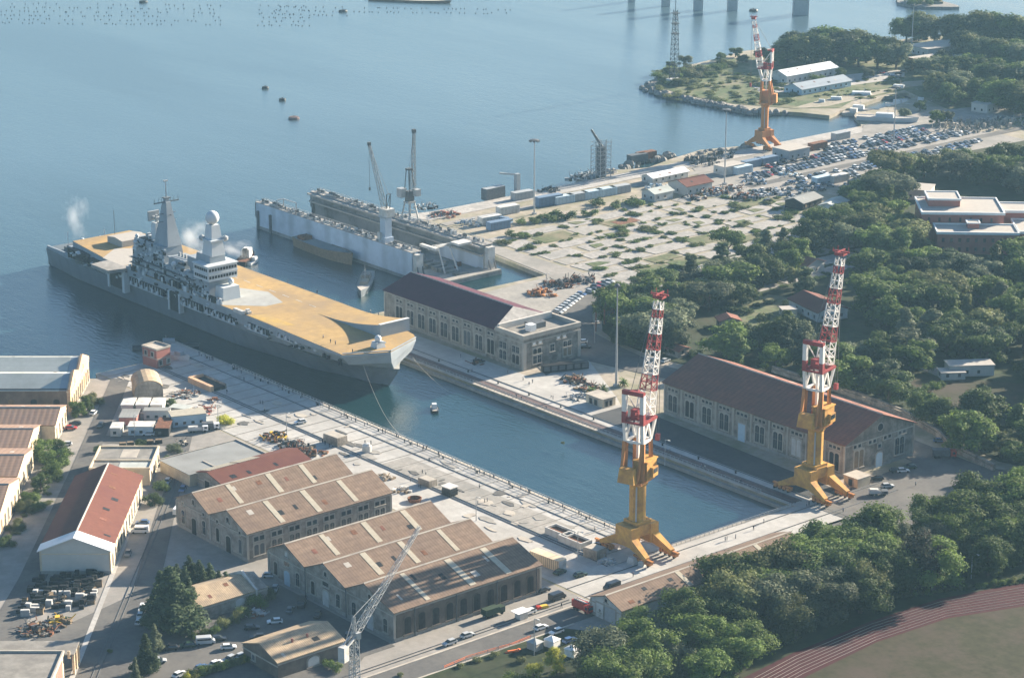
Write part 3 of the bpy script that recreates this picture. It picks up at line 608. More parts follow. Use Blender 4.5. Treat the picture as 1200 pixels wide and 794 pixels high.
# flat building in the corner
t = thing('flat_workshop', 'flat-roofed grey building with brick panels beside the timber yard', 'building', at(-160, 556), A50)
mb = B('cream').box(0, 40.5, 0, 27, -.5, 7.0); mb.mat('brick').box(40.5, 40.62, 15, 24, 1.0, 6.0); mb.build('wall', t)
B('roof_flat').box(.3, 40.2, .3, 26.7, 7.0, 7.1).build('roof', t); B('stone_trim').box(-.2, .3, -.2, 27.2, 7.003, 7.6).box(40.2, 40.7, -.2, 27.2, 7.003, 7.6).box(.303, 40.197, 26.7, 27.2, 7.003, 7.6).build('parapet', t)
mb = B('roof_flat'); mb.box(10, 43.2, 27.3, 36, 6.0, 6.3); mb.mat('cream'); [mb.box(42.4, 43.1, y, y + .6, 0, 6.0) for y in (28, 31.5, 35.2)]; [mb.box(x, x + .5, 35.2, 35.9, 0, 6) for x in (14, 24, 33)]
mb.box(40.8, 43.0, 2, 2.6, 0, 7).box(41.5, 42.2, 26.9, 27.25, 5.2, 7.4); mb.build('canopy', t)
# two small gabled houses
t = thing('small_house', 'small windowless gabled building with sandy roof beside the tall dark conifer', 'house', (-545, 330, 0))
pr_ = [(0, 4.2), (7.6, 6.9), (14.5, 4.2)]; gable_walls(t, 'plaster', 14.5, pr_, 0, 23.5, pil=0, plinth=None); roof_slabs(t, 'roof_tile', pr_, 0, 19, ov=.3, ridge=False)
m = B('white_dirty'); m.xprof([(-.4, 0), (15, 0), (15, 4.6), (7.6, 8.3), (-.4, 4.6)], 19.2, 19.8); m.build('gable_wall', t); m = B('roof_tile'); m.xprof([(0, 4.0), (14.5, 4.0), (14.5, 4.2), (0, 4.5)], 19.9, 24); m.build('lean_to', t)
window(t, *FR(14.5, 0, 23)['right'], 14, 1.2, 3.0, 2.2, True, pane='white_dirty', bars=False)
t = thing('small_house', 'small gabled building with sandy roof and a pale arched patch near the grey lattice crane', 'house', (-502, 326, 0))
pr_ = [(0, 4.6), (8.4, 7.4), (16.5, 4.6)]; gable_walls(t, 'plaster_brown', 16.5, pr_, 0, 22, pil=0, plinth=None); roof_slabs(t, 'roof_tile', pr_, 0, 22, ov=.3, ridge=False)
for y in (8, 13): MB().mat('brick').box(11.2, 11.7, y, y + .5, 5.8, 7.6).build('chimney', t)
window(t, *FR(16.5, 0, 22)['right'], 11.5, .6, 3.6, 2.6, True, trim='plaster', pane='white_dirty', bars=False)
window(t, *FR(16.5, 0, 22)['front'], 5, 1.6, 1.2, 1.4, bars=False)
# grey flat building and low red-roofed sheds behind the two-gable workshop
t = thing('flat_store', 'flat grey-roofed store with a cream end wall behind the two-gable workshop', 'building', (-641, 386.5, 0))
B('cream').box(0, 18, 0, 30, -.5, 4.0).build('wall', t); B('roof_grey').box(-.2, 18.2, -.2, 30.2, 4.0, 4.15).build('roof', t)
B('stone_trim').box(-.3, 0, -.3, 30.3, 4.153, 4.5).box(.003, 18.3, 29.9, 30.3, 4.153, 4.5).box(10, 17.5, 10, 10.5, 4.153, 4.4).build('parapet', t)
t = thing('low_red_shed', 'low shed with a rusty red roof and a strip of ribbed panels', 'shed', (-622.5, 389, 0))
pr_ = [(0, 4.6), (6, 6.2), (17, 3.9)]; gable_walls(t, 'plaster', 17, pr_, 0, 35, pil=0); roof_slabs(t, 'roof_red', pr_, 0, 35, ov=.3, ridge=False)
m = B('skylight'); [m.xprof([(.2, 4.95 + .0), (5.8, 6.43), (5.8, 6.6), (.2, 5.12)], y, y + .75) for y in [1 + .9 * i for i in range(22) if i != 12]]; m.build('ribbed_panels', t)
window(t, *FR(17, 0, 33)['front'], 6, .2, 2.6, 3.0, pane='dark', name='door', bars=False)
# vaulted store, red tower hut, small shelters
t = thing('vaulted_store', 'small store with a sandy half-barrel roof near the moored ship', 'store', at(-135, 811), A50 + R(14))
n_ = 10; pv_ = [(10 * (1 - math.cos(math.pi * k / n_)) / 2, 4 + 3.6 * math.sin(math.pi * k / n_)) for k in range(n_ + 1)]
mb = B('plaster'); mb.xprof([(0, -.4), (10, -.4)] + [(x, z - .1) for x, z in reversed(pv_)], 0, 13.5); mb.build('wall', t)
mb = B('roof_tile'); mb.xprof([(10 * (1 - math.cos(math.pi * k / n_)) / 2 * 1.04 - .2, 4 + 3.6 * math.sin(math.pi * k / n_)) for k in range(n_ + 1)] + [(10 * (1 - math.cos(math.pi * k / n_)) / 2 * 1.04 - .2, 4.25 + 3.6 * math.sin(math.pi * k / n_)) for k in range(n_, -1, -1)], -.3, 13.8); mb.build('roof', t)
t = thing('harbour_hut', 'two-storey dusty pink harbour hut at the corner of the quay', 'hut', (-744.5, 443.5, 0), R(8))
B('brick').box(0, 8.2, 0, 6.6, -.4, 7.0).build('wall', t)
m = K['brick']; B('stone_trim').box(-.2, 8.4, -.2, 6.8, 7.0, 7.15).box(-.2, 8.4, -.2, .1, 7.153, 7.7).box(-.2, 8.4, 6.5, 6.8, 7.153, 7.7).box(-.2, .1, .103, 6.497, 7.153, 7.7).box(8.1, 8.4, .103, 6.497, 7.153, 7.7).box(-.08, 8.28, -.08, 6.68, 3.4, 3.7).build('roof', t)
for x in (2, 5.8): window(t, (0, 0), (1, 0), (0, -1), x, 4.4, 1.1, 1.5, bars=False); window(t, (8.2, 0), (0, 1), (1, 0), x - .3, 1.2, 1.1, 1.5, bars=False)
t = thing('ochre_bunker', 'low walled enclosure with an ochre side lying in the ship shadow', 'enclosure', (-715, 446, 0))
m = B('ochre'); m.box(0, 15, -1.5, 0, 0, 2.2).box(0, .8, .003, 5, 0, 2.2).mat('dark').box(.9, 15, .1, 5, 0, 1.2).mat('stone').box(.803, 15, 5, 5.5, 0, 1.9); m.build('walls', t)
# small pump house with flat roof near the tall pole
t = thing('pump_house', 'small flat-roofed cream pump house beside the palms', 'hut', (-604, 541.5, 0))
B('cream').box(0, 9, 0, 6, -.3, 3.2).build('wall', t); B('stone_trim').box(-.4, 9.4, -.4, 6.4, 3.2, 3.5).build('roof', t)
for x in (2.6, 5.2): window(t, (0, 0), (1, 0), (0, -1), x, .4, 1.4, 2.0, pane='dark', bars=False)
for x in (1.6, 3.6): window(t, (9, 0), (0, 1), (1, 0), x, .4, 1.2, 2.0, pane='dark', bars=False)
# stone boundary wall behind the big hall
pts = [W(*p) for p in ((905, 436), (965, 455), (1008, 468), (1060, 488), (1100, 512), (1112, 525), (1165, 552))]
mb = B('stone')
for i, (p, q) in enumerate(zip(pts, pts[1:])): mb.bar((*p, 1.1), (*q, 1.1), .9); mb.bar((*p, 2.2), (*q, 2.2), .8); mb.bar((*p, .2), (*q, .2), 1.0)
tag(mb.build('boundary_wall'), 'old stone boundary wall winding behind the brown-roofed hall', 'wall')
# brick offices in the wood
t = thing('brick_offices', 'stepped red brick office block with white parapets in the wood', 'office block', (*W(1100, 297), 0), R(47))
ox = lambda mb, x0, x1, y0, y1, z0, z1: mb.box(x0, x1, y0, y1, z0, z1)
def block(x0, x1, y0, y1, h, z0=-.5, par=1.3):
    b_ = B('brick').box(x0, x1, y0, y1, z0, h).build('brick_block', t)
    m = B('slope_white'); m.box(x0 - .5, x1 + .5, y0 - .5, y0 + .1, h - par * .4, h + par * .5).box(x0 - .5, x1 + .5, y1 - .1, y1 + .5, h - par * .4, h + par * .5).box(x0 - .5, x0 + .1, y0 + .103, y1 - .103, h - par * .4, h + par * .5).box(x1 - .1, x1 + .5, y0 + .103, y1 - .103, h - par * .4, h + par * .5)
    m.build('parapet', b_); B('tarp_grey').box(x0 + .2, x1 - .2, y0 + .2, y1 - .2, h + .004, h + .1).build('flat_roof', b_)
block(-1, 34, -1, 14, 9.6); block(34.7, 75, 1.5, 24, 9.6); block(-6, 30, 16, 44, 14.2); block(28, 44, 24.7, 40, 13.2); block(-2, 12, 28, 42, 17.6, 14.3, 1.0); block(13, 18, 7, 12, 12.2, 9.75, .6)
for i in range(9): window(t, (-1, -1), (1, 0), (0, -1), 2.5 + i * 3.6, 1.5, 1.2, 1.8, trim='brick', bars=False); window(t, (-1, -1), (1, 0), (0, -1), 2.5 + i * 3.6, 5.6, 1.2, 1.8, trim='brick', bars=False)
for i in range(12): window(t, (34.7, 1.5), (1, 0), (0, -1), 2 + i * 3.3, 2.5, 1.3, 5.4, bars=False, trim='brick')
for i in range(7): window(t, (-6, 16), (1, 0), (0, -1), 3 + i * 4.6, 10.5, 1.0, 1.8, trim='brick', bars=False)
for i in range(6): window(t, (-6, 16), (0, 1), (-1, 0), 3 + i * 4.4, 3.5, 1.1, 8, trim='brick', bars=False)
# houses in the wood
def house(name, label, px, py, rz, a, b_, h, rk, wk, flat=False):
    t = thing(name, label, 'house', (*W(px, py), 0), rz); pr = [(0, h), (a / 2, h + a * .17), (a, h)]
    if flat:
        B(wk).box(0, a, 0, b_, -.4, h).build('wall', t); B('tarp_grey').box(-.3, a + .3, -.3, b_ + .3, h, h + .3).build('roof', t)
    else: gable_walls(t, wk, a, pr, 0, b_, trim=wk, pil=0, plinth=None); roof_slabs(t, rk, pr, 0, b_, ov=.7, ridge=False)
    f = FR(a, 0, b_)
    for k, L_ in (('front', a), ('left', b_), ('right', b_)):
        for i in range(max(1, int(L_ / 4.5))): window(t, *f[k], 2.3 + i * 4.4, 1.3, 1.1, 1.3, trim=wk, bars=False)
    return t
house('white_house', 'white house with a dark brown roof half sunk in the trees', 945, 324, R(95), 12, 15, 4.6, 'roof_brown', 'white_wall')
house('red_roof_house', 'pale house with a red hipped roof behind the striped crane jib', 958, 378, R(75), 14, 22, 4.2, 'roof_red', 'white_dirty')
house('white_cabin', 'long low white building with a chimney above the dark lawn', 1112, 442, R(55), 17, 7, 4.2, 'tarp_grey', 'white_wall', True)
house('white_cabin', 'small white annex in front of the long low white building', 1103, 446, R(55), 9, 6, 2.8, 'tarp_grey', 'white_wall', True)
house('pale_hut', 'small pale hut with flat roof in the clearing near the wood lane', 917, 372, R(60), 6, 5, 3.0, 'tarp_grey', 'cream', True)
house('pale_hut', 'low hut with brownish walls among bushes above the dark-leaved tree', 844, 386, R(60), 8, 6, 3.4, 'roof_brown', 'plaster', False)
house('pale_hut', 'small brown-roofed hut right behind the tip of the brown-roofed hall', 795, 420, R(95), 6, 6, 3.0, 'roof_brown', 'plaster', False)
# far quay buildings
house('quay_workshop', 'white workshop with a reddish roof on the outer quay', 783, 224, R(0), 13, 17, 4.6, 'roof_red', 'white_wall')
house('quay_shelter', 'long white canopy roof beside the workshop on the outer quay', 752, 213, R(0), 8, 24, 3.2, 'slope_white', 'white_dirty')
house('quay_shelter', 'pale green hut in front of the long white canopy', 752, 233, R(0), 9, 12, 4.0, 'roof_pale', 'white_dirty')
house('quay_shelter', 'grey box-shaped store beside the distant lamp mast', 836, 203, R(0), 8, 14, 4.2, 'roof_grey', 'white_dirty', True)
house('quay_shelter', 'grey shed behind the distant orange crane', 905, 184, R(0), 12, 15, 5.0, 'roof_grey', 'navy_grey', True)
house('quay_shelter', 'small green-roofed hut by the edge of the wood and the parking', 960, 250, R(20), 8, 15, 4, 'roof_pale', 'white_dirty')
house('quay_shelter', 'open-sided low shed near the green-roofed hut', 920, 243, R(10), 10, 16, 3.6, 'roof_grey', 'dark', False)
house('headland_shed', 'long white-roofed open shed with dark bays on the headland', 902, 95, R(0), 14, 44, 5, 'slope_white', 'white_dirty')
house('headland_shed', 'wide shed with a flat blue-grey roof in front of the white-roofed one', 919, 108, R(0), 14, 42, 3.6, 'navy_grey', 'pale_blue', False)
house('headland_office', 'flat low building with a bluish roof between trees on the headland', 1064, 77, R(-6), 28, 46, 5, 'roof_pale', 'brick', True)
house('headland_office', 'flat pale building with white fascia behind the bluish flat roof', 1062, 62, R(-6), 20, 38, 5, 'roof_pale', 'white_dirty', True)
house('white_house', 'white flat-topped house by the boatyard under the trees', 1138, 131, R(10), 10, 12, 5, 'roof_pale', 'white_wall', True)
house('white_house', 'white villa roof rising from the trees by the parking', 1040, 232, R(30), 20, 14, 5, 'roof_pale', 'white_wall', True)
# ------------------------------------------------------------------ the carrier. local frame: origin at world (-785, 502, 0), x towards the bow
t = SHIP = thing('aircraft_carrier', 'grey aircraft carrier with ochre flight deck and ski-jump bow entering the basin', 'warship', (-785, 502, 0))
def X_(wx): return wx + 785.0
def Y_(wy): return wy - 502.0
def hw_curve(pts, x):
    for (a, u), (b_, v) in zip(pts, pts[1:]):
        if x <= b_:
            f = (x - a) / (b_ - a); f = f * f * (3 - 2 * f); return u + (v - u) * f
    return pts[-1][1]
XS = -111.0
levels = [  # z, stem x, half-width curve by x
    (-4.0, 114, [(XS, 9), (-70, 12.5), (20, 12.5), (70, 8), (100, 3), (114, .1)]),
    (-2.0, 116, [(XS, 12), (-80, 14.2), (30, 14.2), (75, 10), (105, 3.4), (116, .12)]),
    (0.5, 118, [(XS, 12.8), (-80, 14.9), (35, 14.9), (80, 11), (108, 4), (118, .15)]),
    (3.5, 120.5, [(XS, 13.4), (-80, 15.6), (40, 15.6), (85, 12.6), (111, 5.2), (120.5, .2)]),
    (6.3, 122.5, [(XS, 13.8), (-80, 16.2), (50, 16.4), (92, 14.5), (114, 7), (122.5, .3)])]
mb = MB(); NS = 60; rows = []
for z, xe, cv in levels:
    rows.append([(XS + (xe - XS) * i / NS, hw_curve(cv, XS + (xe - XS) * i / NS), z) for i in range(NS + 1)])
for side in (-1, 1):
    for r, (a, b_) in enumerate(zip(rows, rows[1:])):
        mb.mat('steel_dark' if r == 0 else 'navy_hull'); vs = [(x, side * h, z) for x, h, z in a] + [(x, side * h, z) for x, h, z in b_]; n_ = NS + 1
        mb.add(vs, [((i, i + 1, n_ + i + 1, n_ + i) if side < 0 else (i, n_ + i, n_ + i + 1, i + 1)) for i in range(NS)])
mb.mat('navy_dark'); mb.box(XS - .02, XS + .5, -12.5, 12.5, -2, 6.2)
mb.mat('deck_grey'); a = rows[-1]; mb.add([(x, -h, z) for x, h, z in a] + [(x, h, z) for x, h, z in a], [(i, i + 1, NS + 2 + i, NS + 1 + i) for i in range(NS)])
mb.build('hull', t)
# black boot line
mb = B('dark')
for side in (-1, 1):
    a = rows[1]; vs = [(x, side * (h + .04), -2.1) for x, h, z in a] + [(x, side * (h + .12), -1.2) for x, h, z in a]
    mb.add(vs, [((i, i + 1, NS + 2 + i, NS + 1 + i) if side < 0 else (i, NS + 1 + i, NS + 2 + i, i + 1)) for i in range(NS)])
mb.build('boot_line', t)
# upper sides: sponson walls between z 6.3 and the deck
Z0, Z1 = 6.3, 13.2
port = [(-88, 14.5), (-80, 16.5), (-60, 18.7), (60, 18.9), (95, 18.0), (112, 15), (116.5, 12.6)]
star = [(-88, -13.5), (-50, -18.0), (-48, -18.3), (60, -18.6), (113, -20.0)]
front = [(115.4, -20.2), (123.8, -4.6), (116.5, 12.6)]
def lower(p):   # matching point on the hull top edge, so that the walls flare outward
    x, y = p; xx = min(x - (3.0 if x > 100 else 0), 121.5); h = hw_curve(levels[-1][2], xx); return (xx, max(-h, min(h, y)))
outline = star + front + list(reversed(port))[1:]
mb = B('navy_grey'); n_ = len(outline)
vs = [(*lower(p), Z0) for p in outline] + [(lower(p)[0] * .25 + p[0] * .75, lower(p)[1] * .25 + p[1] * .75, Z0 + 3.2) for p in outline] + [(*p, Z1) for p in outline] + [(*p, Z1 + .8) for p in outline]
for k in range(3):
    mb.mat('navy_grey' if k else 'navy_grey'); mb.add(vs, [(k * n_ + i, k * n_ + (i + 1) % n_, (k + 1) * n_ + (i + 1) % n_, (k + 1) * n_ + i) for i in range(n_)])
mb.build('sides', t)
mb = B('deck_ochre'); mb.prism(outline, Z1 + .7, Z1 + .85); mb.build('flight_deck', t)
DZ = Z1 + .85
# deck markings and grey landing areas, scuffed
mb = B('deck_grey'); mb.prism([(12, -18), (34, -18), (46, -6), (46, 2), (30, 6), (8, -4), (6, -16)], DZ + .01, DZ + .03); mb.build('grey_deck_patch', t)
mb = B('tarp_grey'); mb.prism([(-56, -17.8), (-40, -17.9), (-40, -6), (-46, 0), (-60, 2), (-66, -6)], DZ + .01, DZ + .03); mb.build('grey_deck_patch', t)
mb = B('slab'); mb.prism([(-51, -26.4), (-37.5, -26.4), (-35.5, -17), (-52, -17)], DZ - 1.3, DZ + .02, bottom=True); mb.build('aircraft_lift', t)
B('deck_yellow').prism([(52, -18.3), (70, -18.3), (74, -12), (55, -12)], DZ + .01, DZ + .03).build('deck_marking', t)
mb = B('white_dirty')
for i in range(16): mb.box(-80 + i * 9, -75.5 + i * 9, 7.8, 8.1, DZ + .035, DZ + .05)
mb.build('centre_line', t)
# ski jump on the port half
mb = B('deck_ochre'); N_ = 18; x0, x1 = 67.0, 107.0; pts = [(x0 + (x1 - x0) * i / N_, DZ + .05 + 4.7 * (i / N_) ** 2.0) for i in range(N_ + 1)]
yl = lambda f: 3.4; yr = lambda f: 18.6 - 1.6 * f
vs = []; fs = []
for i, (x, z) in enumerate(pts): f = i / N_; vs += [(x, yl(f), z), (x, yr(f), z), (x, yl(f), DZ + .04 if f < .6 else DZ - .2 + .0), (x, yr(f), DZ + .04)]
mb.add(vs, [(4 * i, 4 * i + 4, 4 * i + 5, 4 * i + 1) for i in range(N_)])
mb.mat('navy_grey'); mb.add(vs, [(4 * i, 4 * i + 2, 4 * i + 6, 4 * i + 4) for i in range(N_)] + [(4 * i + 1, 4 * i + 5, 4 * i + 7, 4 * i + 3) for i in range(N_)] + [(4 * N_, 4 * N_ + 2, 4 * N_ + 3, 4 * N_ + 1)])
mb.mat('crane_white').box(x1 - 1.2, x1 + .1, yl(1), yr(1), pts[-1][1] - .12, pts[-1][1] + .12); mb.build('ski_jump', t)
# bow fittings
mb = B('navy_light'); mb.cbox(116, -4.5, DZ + 1.1, 4, 4, 2.2, 0, .8).ball(116, -4.5, DZ + 3.2, 1.3); mb.bar((117, -4.5, DZ + 2.2), (120.5, -4.5, DZ + 2.8), .5); mb.build('gun_turret', t)
mb = B('navy_grey')
fo = [(123.8, -4.6), (116.5, 12.6)]
for p, q in zip([(115.4, -20.2)] + fo, fo): mb.bar((*p, DZ + .5), (*q, DZ + .5), .35)
mb.build('bulwark', t)
mb = B('dark'); 
for x, z in ((100, 11), (104, 9.6), (89, 11.5), (119.9, 9.5)): pass
mb.box(112.2, 113.4, -19.9, -18.9, 9.3, 11.6).box(102, 103.2, -19.6, -18.6, 10, 11.2).box(105, 106, -19.7, -18.8, 10, 11.2); mb.build('scuttles', t)
# side galleries, doors and openings on the starboard side
def gallery(xa, xb, z, h):
    m = B('dark'); m.box(xa, xb, -18.75, -17.2, z, z + h); g = m.build('side_gallery', t)
    m = B('navy_light'); m.box(xa, xb, -19.2, -18.75, z - .25, z)
    rr = random.Random(int(xa)); x = xa
    for i in range(int((xb - xa) / 2)): m.box(x + .3, x + .5, -19.15, -19.0, z, z + h); x += 2
    m.build('gallery_rail', g)
    m = B('navy_light')
    for i in range(int((xb - xa) / 4)):
        x = xa + 2 + i * 4; m.lathe(x, -19.0, [(.6, z + .1), (.6, z + 1.3), (.1, z + 1.5)], 8)
    m.build('life_raft', g)
for xa, xb, z, h in ((-34, -8, 8.2, 2.8), (6, 20, 8.2, 2.8), (22, 44, 8.6, 2.2), (52, 66, 9.2, 2.2), (72, 82, 10.6, 1.8)): gallery(xa, xb, z, h)
m = B('dark'); m.box(-49, -38.5, -18.9, -17, 4.2, 12.4); m.build('side_lift_opening', t); m = B('navy_light').box(-50.4, -49.1, -19.3, -17, 3.4, 12.6).box(-38.4, -36.6, -19.6, -17, 3.4, 12.6); m.build('lift_frame', t)
m = B('dark'); m.box(-3, 3.6, -18.9, -17.2, 4.2, 11.8); m.build('boat_bay', t); m = B('navy_light').box(-4, -3.1, -19.2, -17.2, 4, 12).box(3.7, 4.6, -19.2, -17.2, 4, 12); m.build('bay_frame', t)
m = B('navy_dark'); m.mat('dark'); m.box(-86, -70, -17.3, -14.8, 8.2, 12.2); m.build('side_opening', t); m = B('dark'); m.box(-67, -54, -17.9, -15.8, 8.0, 11.8); m.build('side_opening', t)
# stern: open mooring deck, overhanging flight-deck end
m = B('navy_dark'); m.box(XS + 1, -88, -12.2, 12.2, 6.32, 6.9); m.mat('steel_dark').box(-102, -88, -10, 9, 6.903, 8.3).box(-96, -88, -12, 12, 8.303, 10.4); m.mat('navy_grey').box(XS, -88, -13.4, -12.6, 6.3, 7.4).box(XS, -88, 12.6, 13.4, 6.3, 7.4).box(-93, -88, -13, 13, 10.403, 10.9); m.build('stern_deck', t)
m = B('dark'); m.box(-88.3, -87.9, -12.5, 13.5, 6.4, 12.6); m.build('stern_opening', t)
m = B('navy_light'); m.ball(-93, -6, 12.2, 1.0).box(-94, -92, -7, -5, 10.5, 11.6).bar((-100, 9, 9), (-100, 9, 13), .3).bar((-100, -9, 9), (-100, -9, 15), .2); m.build('stern_mast', t)
for y in (-11.5, -4, 4, 11.5): B('steel_dark').lathe(XS - .6, y, [(.2, -2), (1.1, -1.4), (1.1, 2.4), (.2, 3)], 10).build('fender', t)
# deck-edge nets and catwalk (port and starboard)
m = B('steel_dark')
for i in range(40): x = -78 + i * 4.2; m.box(x, x + 3.4, 18.9, 19.7, DZ - .5, DZ - .35); m.bar((x, 19.6, DZ - .4), (x, 19.6, DZ + .5), .1)
m.build('safety_nets', t)
# ---- island
I = []
def part(name, k, *boxes, par=None):
    m = B(k)
    for b_ in boxes: m.box(*b_)
    return m.build(name, par or t)
m = B('navy_grey')
def taper(m, x0, x1, y0, y1, z0, z1, dx=0.0, dy=0.0):
    return m.add([(x0, y0, z0), (x1, y0, z0), (x1, y1, z0), (x0, y1, z0), (x0 + dx, y0 + dy, z1), (x1 - dx, y0 + dy, z1), (x1 - dx, y1 - dy, z1), (x0 + dx, y1 - dy, z1)],
                 [(0, 3, 2, 1), (4, 5, 6, 7), (0, 1, 5, 4), (1, 2, 6, 5), (2, 3, 7, 6), (3, 0, 4, 7)])
taper(m, -34, 24, -17.5, -6.5, DZ, 21.4, .8, .7); isl = m.build('island', t)
m = B('navy_grey'); taper(m, -33, -9, -17, -7.6, 21.403, 27.6, .8, .6); m.build('funnel_block', t)
m = B('dark'); m.box(-30, -20, -15.5, -9.5, 27.3, 27.9); fb = m.build('funnel_top', t)
m = B('steel'); [m.lathe(-28 + i * 2.2, -12.8, [(.7, 27.5), (.7, 29), (.4, 29.1)], 8) for i in range(4)]; m.build('exhaust', fb)
m = B('navy_grey'); taper(m, -8, 4, -15.8, -7.6, 21.403, 24.6, .4, .4); m.box(5, 12, -14, -9, 21.403, 23.2); m.build('mid_block', t)
m = B('steel'); [m.lathe(-5 + i * 2.2, -12.2, [(.6, 24.5), (.6, 26), (.3, 26.1)], 8) for i in range(4)]; m.build('forward_exhaust', t)
# main mast: tall tapering plated mast
m = B('navy_grey'); taper(m, -19.8, -9.4, -14.8, -8.2, 27.6, 34, 1.4, .9); taper(m, -18.2, -10.8, -13.8, -9.2, 34, 45.0, 2.2, 1.3); m.box(-15.4, -13.6, -12.4, -10.6, 45, 46.4); ms = m.build('main_mast', t)
m = B('navy_dark'); m.bar((-14.5, -17.3, 44.9), (-14.5, -5.7, 44.9), .45).bar((-18, -11.5, 40.0), (-11, -11.5, 40.0), .3).bar((-14.5, -15.5, 40.2), (-14.5, -7.5, 40.2), .3).bar((-14.5, -16.2, 37.0), (-14.5, -7.0, 37.0), .25); m.box(-15.7, -13.3, -12.8, -10.2, 46.4, 46.8); [m.bar((-14.5, y, 44.8), (-14.5, y, 46.8), .12) for y in (-17, -15, -13.6, -9.4, -8, -6)]; m.build('yard_arm', ms)
m = B('steel'); m.bar((-14.5, -11.5, 46.5), (-14.5, -11.5, 53.5), .4, .18).box(-14.9, -14.1, -12.4, -10.6, 53.2, 53.7); m.build('pole_mast', ms)
m = B('navy_light'); taper(m, -24, -20.5, -13.5, -9.5, 27.6, 35, .3, .3); m.mat('steel').box(-25.3, -24.4, -14, -9, 35.3, 39.2).bar((-22.5, -11.5, 35), (-22.5, -11.5, 38), .9); m.box(-24.4, -21, -12.4, -10.6, 36.5, 37.2); m.build('search_radar', t)
# bridge: two banks of windows
m = B('navy_light'); m.box(15, 25.5, -18.6, -5.2, 21.403, 27.2); m.box(14.6, 26.0, -19, -4.8, 27.2, 27.6); m.box(14.8, 25.8, -18.8, -5, 24.25, 24.6); br = m.build('bridge', t)
for z in (22.4, 25.3):
    m = B('dark'); yy = -18.2
    while yy < -5.8: m.box(25.48, 25.62, yy, yy + .95, z, z + 1.15); yy += 1.3
    xx = 16.0
    while xx < 25: m.box(xx, xx + .9, -18.72, -18.58, z, z + 1.15); xx += 1.3
    m.build('bridge_windows', br)
m = B('navy_grey'); taper(m, 12, 22, -15.4, -8, 27.6, 30.4, .3, .3); m.box(5, 14, -15, -8.5, 23.2, 27.4); m.build('bridge_roof_house', t)
# radome tower
m = B('navy_light'); taper(m, 16, 23, -15, -8.8, 30.403, 42.4, 1.5, 1.3); m.box(15.6, 23.4, -15.4, -8.4, 36.2, 36.8); m.mat('steel').lathe(16.0, -14.8, [(.4, 35.6), (1.3, 36.4), (1.3, 37.4), (.2, 38.0)], 10).lathe(22.6, -8.4, [(.4, 35.6), (1.3, 36.4), (1.3, 37.4), (.2, 38)], 10); tw = m.build('radar_tower', t)
B('navy_light').ball(19.5, -12, 45.1, 2.75, 20).build('radome', tw, smooth=True)
for x, y, z, r in ((-1, -17.6, 23.0, 1.1), (26.5, -9, 20.4, 1.2), (27, -14, 17.6, .9), (-30, 4 - 20.5, 28.6, .8), (8, -9, 26.4, .9)): MB().mat('navy_light').ball(x, y, z, r).lathe(x, y, [(.5, z - 2.0), (.5, z - .5)], 8).build('satellite_dome', t, smooth=True)
m = B('navy_light'); taper(m, 24.003, 30, -15, -7, DZ + .01, 19.2, .3, .3); m.build('island_front', t)
# platforms, lockers, boats and rafts along the island foot: greebles grouped by kind
rr = random.Random(5); m = B('navy_light'); m2 = B('dark'); m3 = B('navy_grey')
for i in range(60):
    x = rr.uniform(-36, 34); y = rr.uniform(-19, -17.6); mm = rr.choice((m, m2, m3)); s_ = rr.uniform(.6, 2.2); mm.box(x, x + s_, y, y + rr.uniform(.5, 1.2), DZ - .1, DZ + rr.uniform(.5, 2.4))
for i in range(26):
    x = rr.uniform(-33, 22); z = rr.uniform(15, 26); mm = rr.choice((m, m2, m3)); mm.box(x, x + rr.uniform(.5, 3), -17.9, -16.6, z, z + rr.uniform(.3, 1.3))

for i in range(150):   # fittings on the island side and the hull sponsons
    x = rr.uniform(-33, 23); z = rr.uniform(14.5, 21); k_ = (z - DZ) / 7.4; mm = rr.choice((m, m2, m2, m3)); a_ = rr.uniform(.3, 1.6); mm.box(x, x + a_, -17.62 + .7 * k_ - rr.uniform(.05, .35), -17.2 + .7 * k_, z, z + rr.choice((.25, .5, 1.6)))
for i in range(70):
    x = rr.uniform(-32, -10); z = rr.uniform(21.8, 27); k_ = (z - 21.4) / 6.2; mm = rr.choice((m, m2, m3)); mm.box(x, x + rr.uniform(.3, 2), -17.15 + .6 * k_ - .15, -16.8 + .6 * k_, z, z + rr.choice((.2, .4, 1.2)))
for i in range(90):
    x = rr.uniform(-84, 96); z = rr.uniform(7.5, 12.4); mm = rr.choice((m, m2)); mm.box(x, x + rr.uniform(.3, 1.8), -18.95, -17.4, z, z + rr.choice((.25, .5, .9)))
for i in range(16): x = -29 + rr.uniform(0, 12); y = -15 + rr.uniform(0, 5.4); rr.choice((m, m3)).box(x, x + rr.uniform(.6, 1.8), y, y + rr.uniform(.6, 1.6), 27.9, 28.3 + rr.uniform(.2, 1.6))
for q, nm_ in ((m, 'lockers'), (m2, 'vents'), (m3, 'platforms')): q.build(nm_, t)['kind'] = 'stuff'

m = B('steel_dark')
for z in (17.2, 19.4): m.box(-34, 14, -18.4, -17.0, z, z + .15)
m.build('catwalk', t)
# hangar-like grey shelter on the aft deck
m = B('tarp_grey'); m.xprof([(0, 0), (12, 0), (12, 2.6), (6, 3.4), (0, 2.6)], 0, 13); m.build('deck_shelter', t, (-77, -3, DZ + .02))
for x, y in ((-66, 16.5), (-60, 17)): MB().mat('navy_light').ball(x, y, DZ + 1.2, 1.4).build('satellite_dome', t)
m = B('steel_dark'); m.bar((-86, 6, DZ), (-86, 6, DZ + 11), .14); m.build('whip_aerial', t)
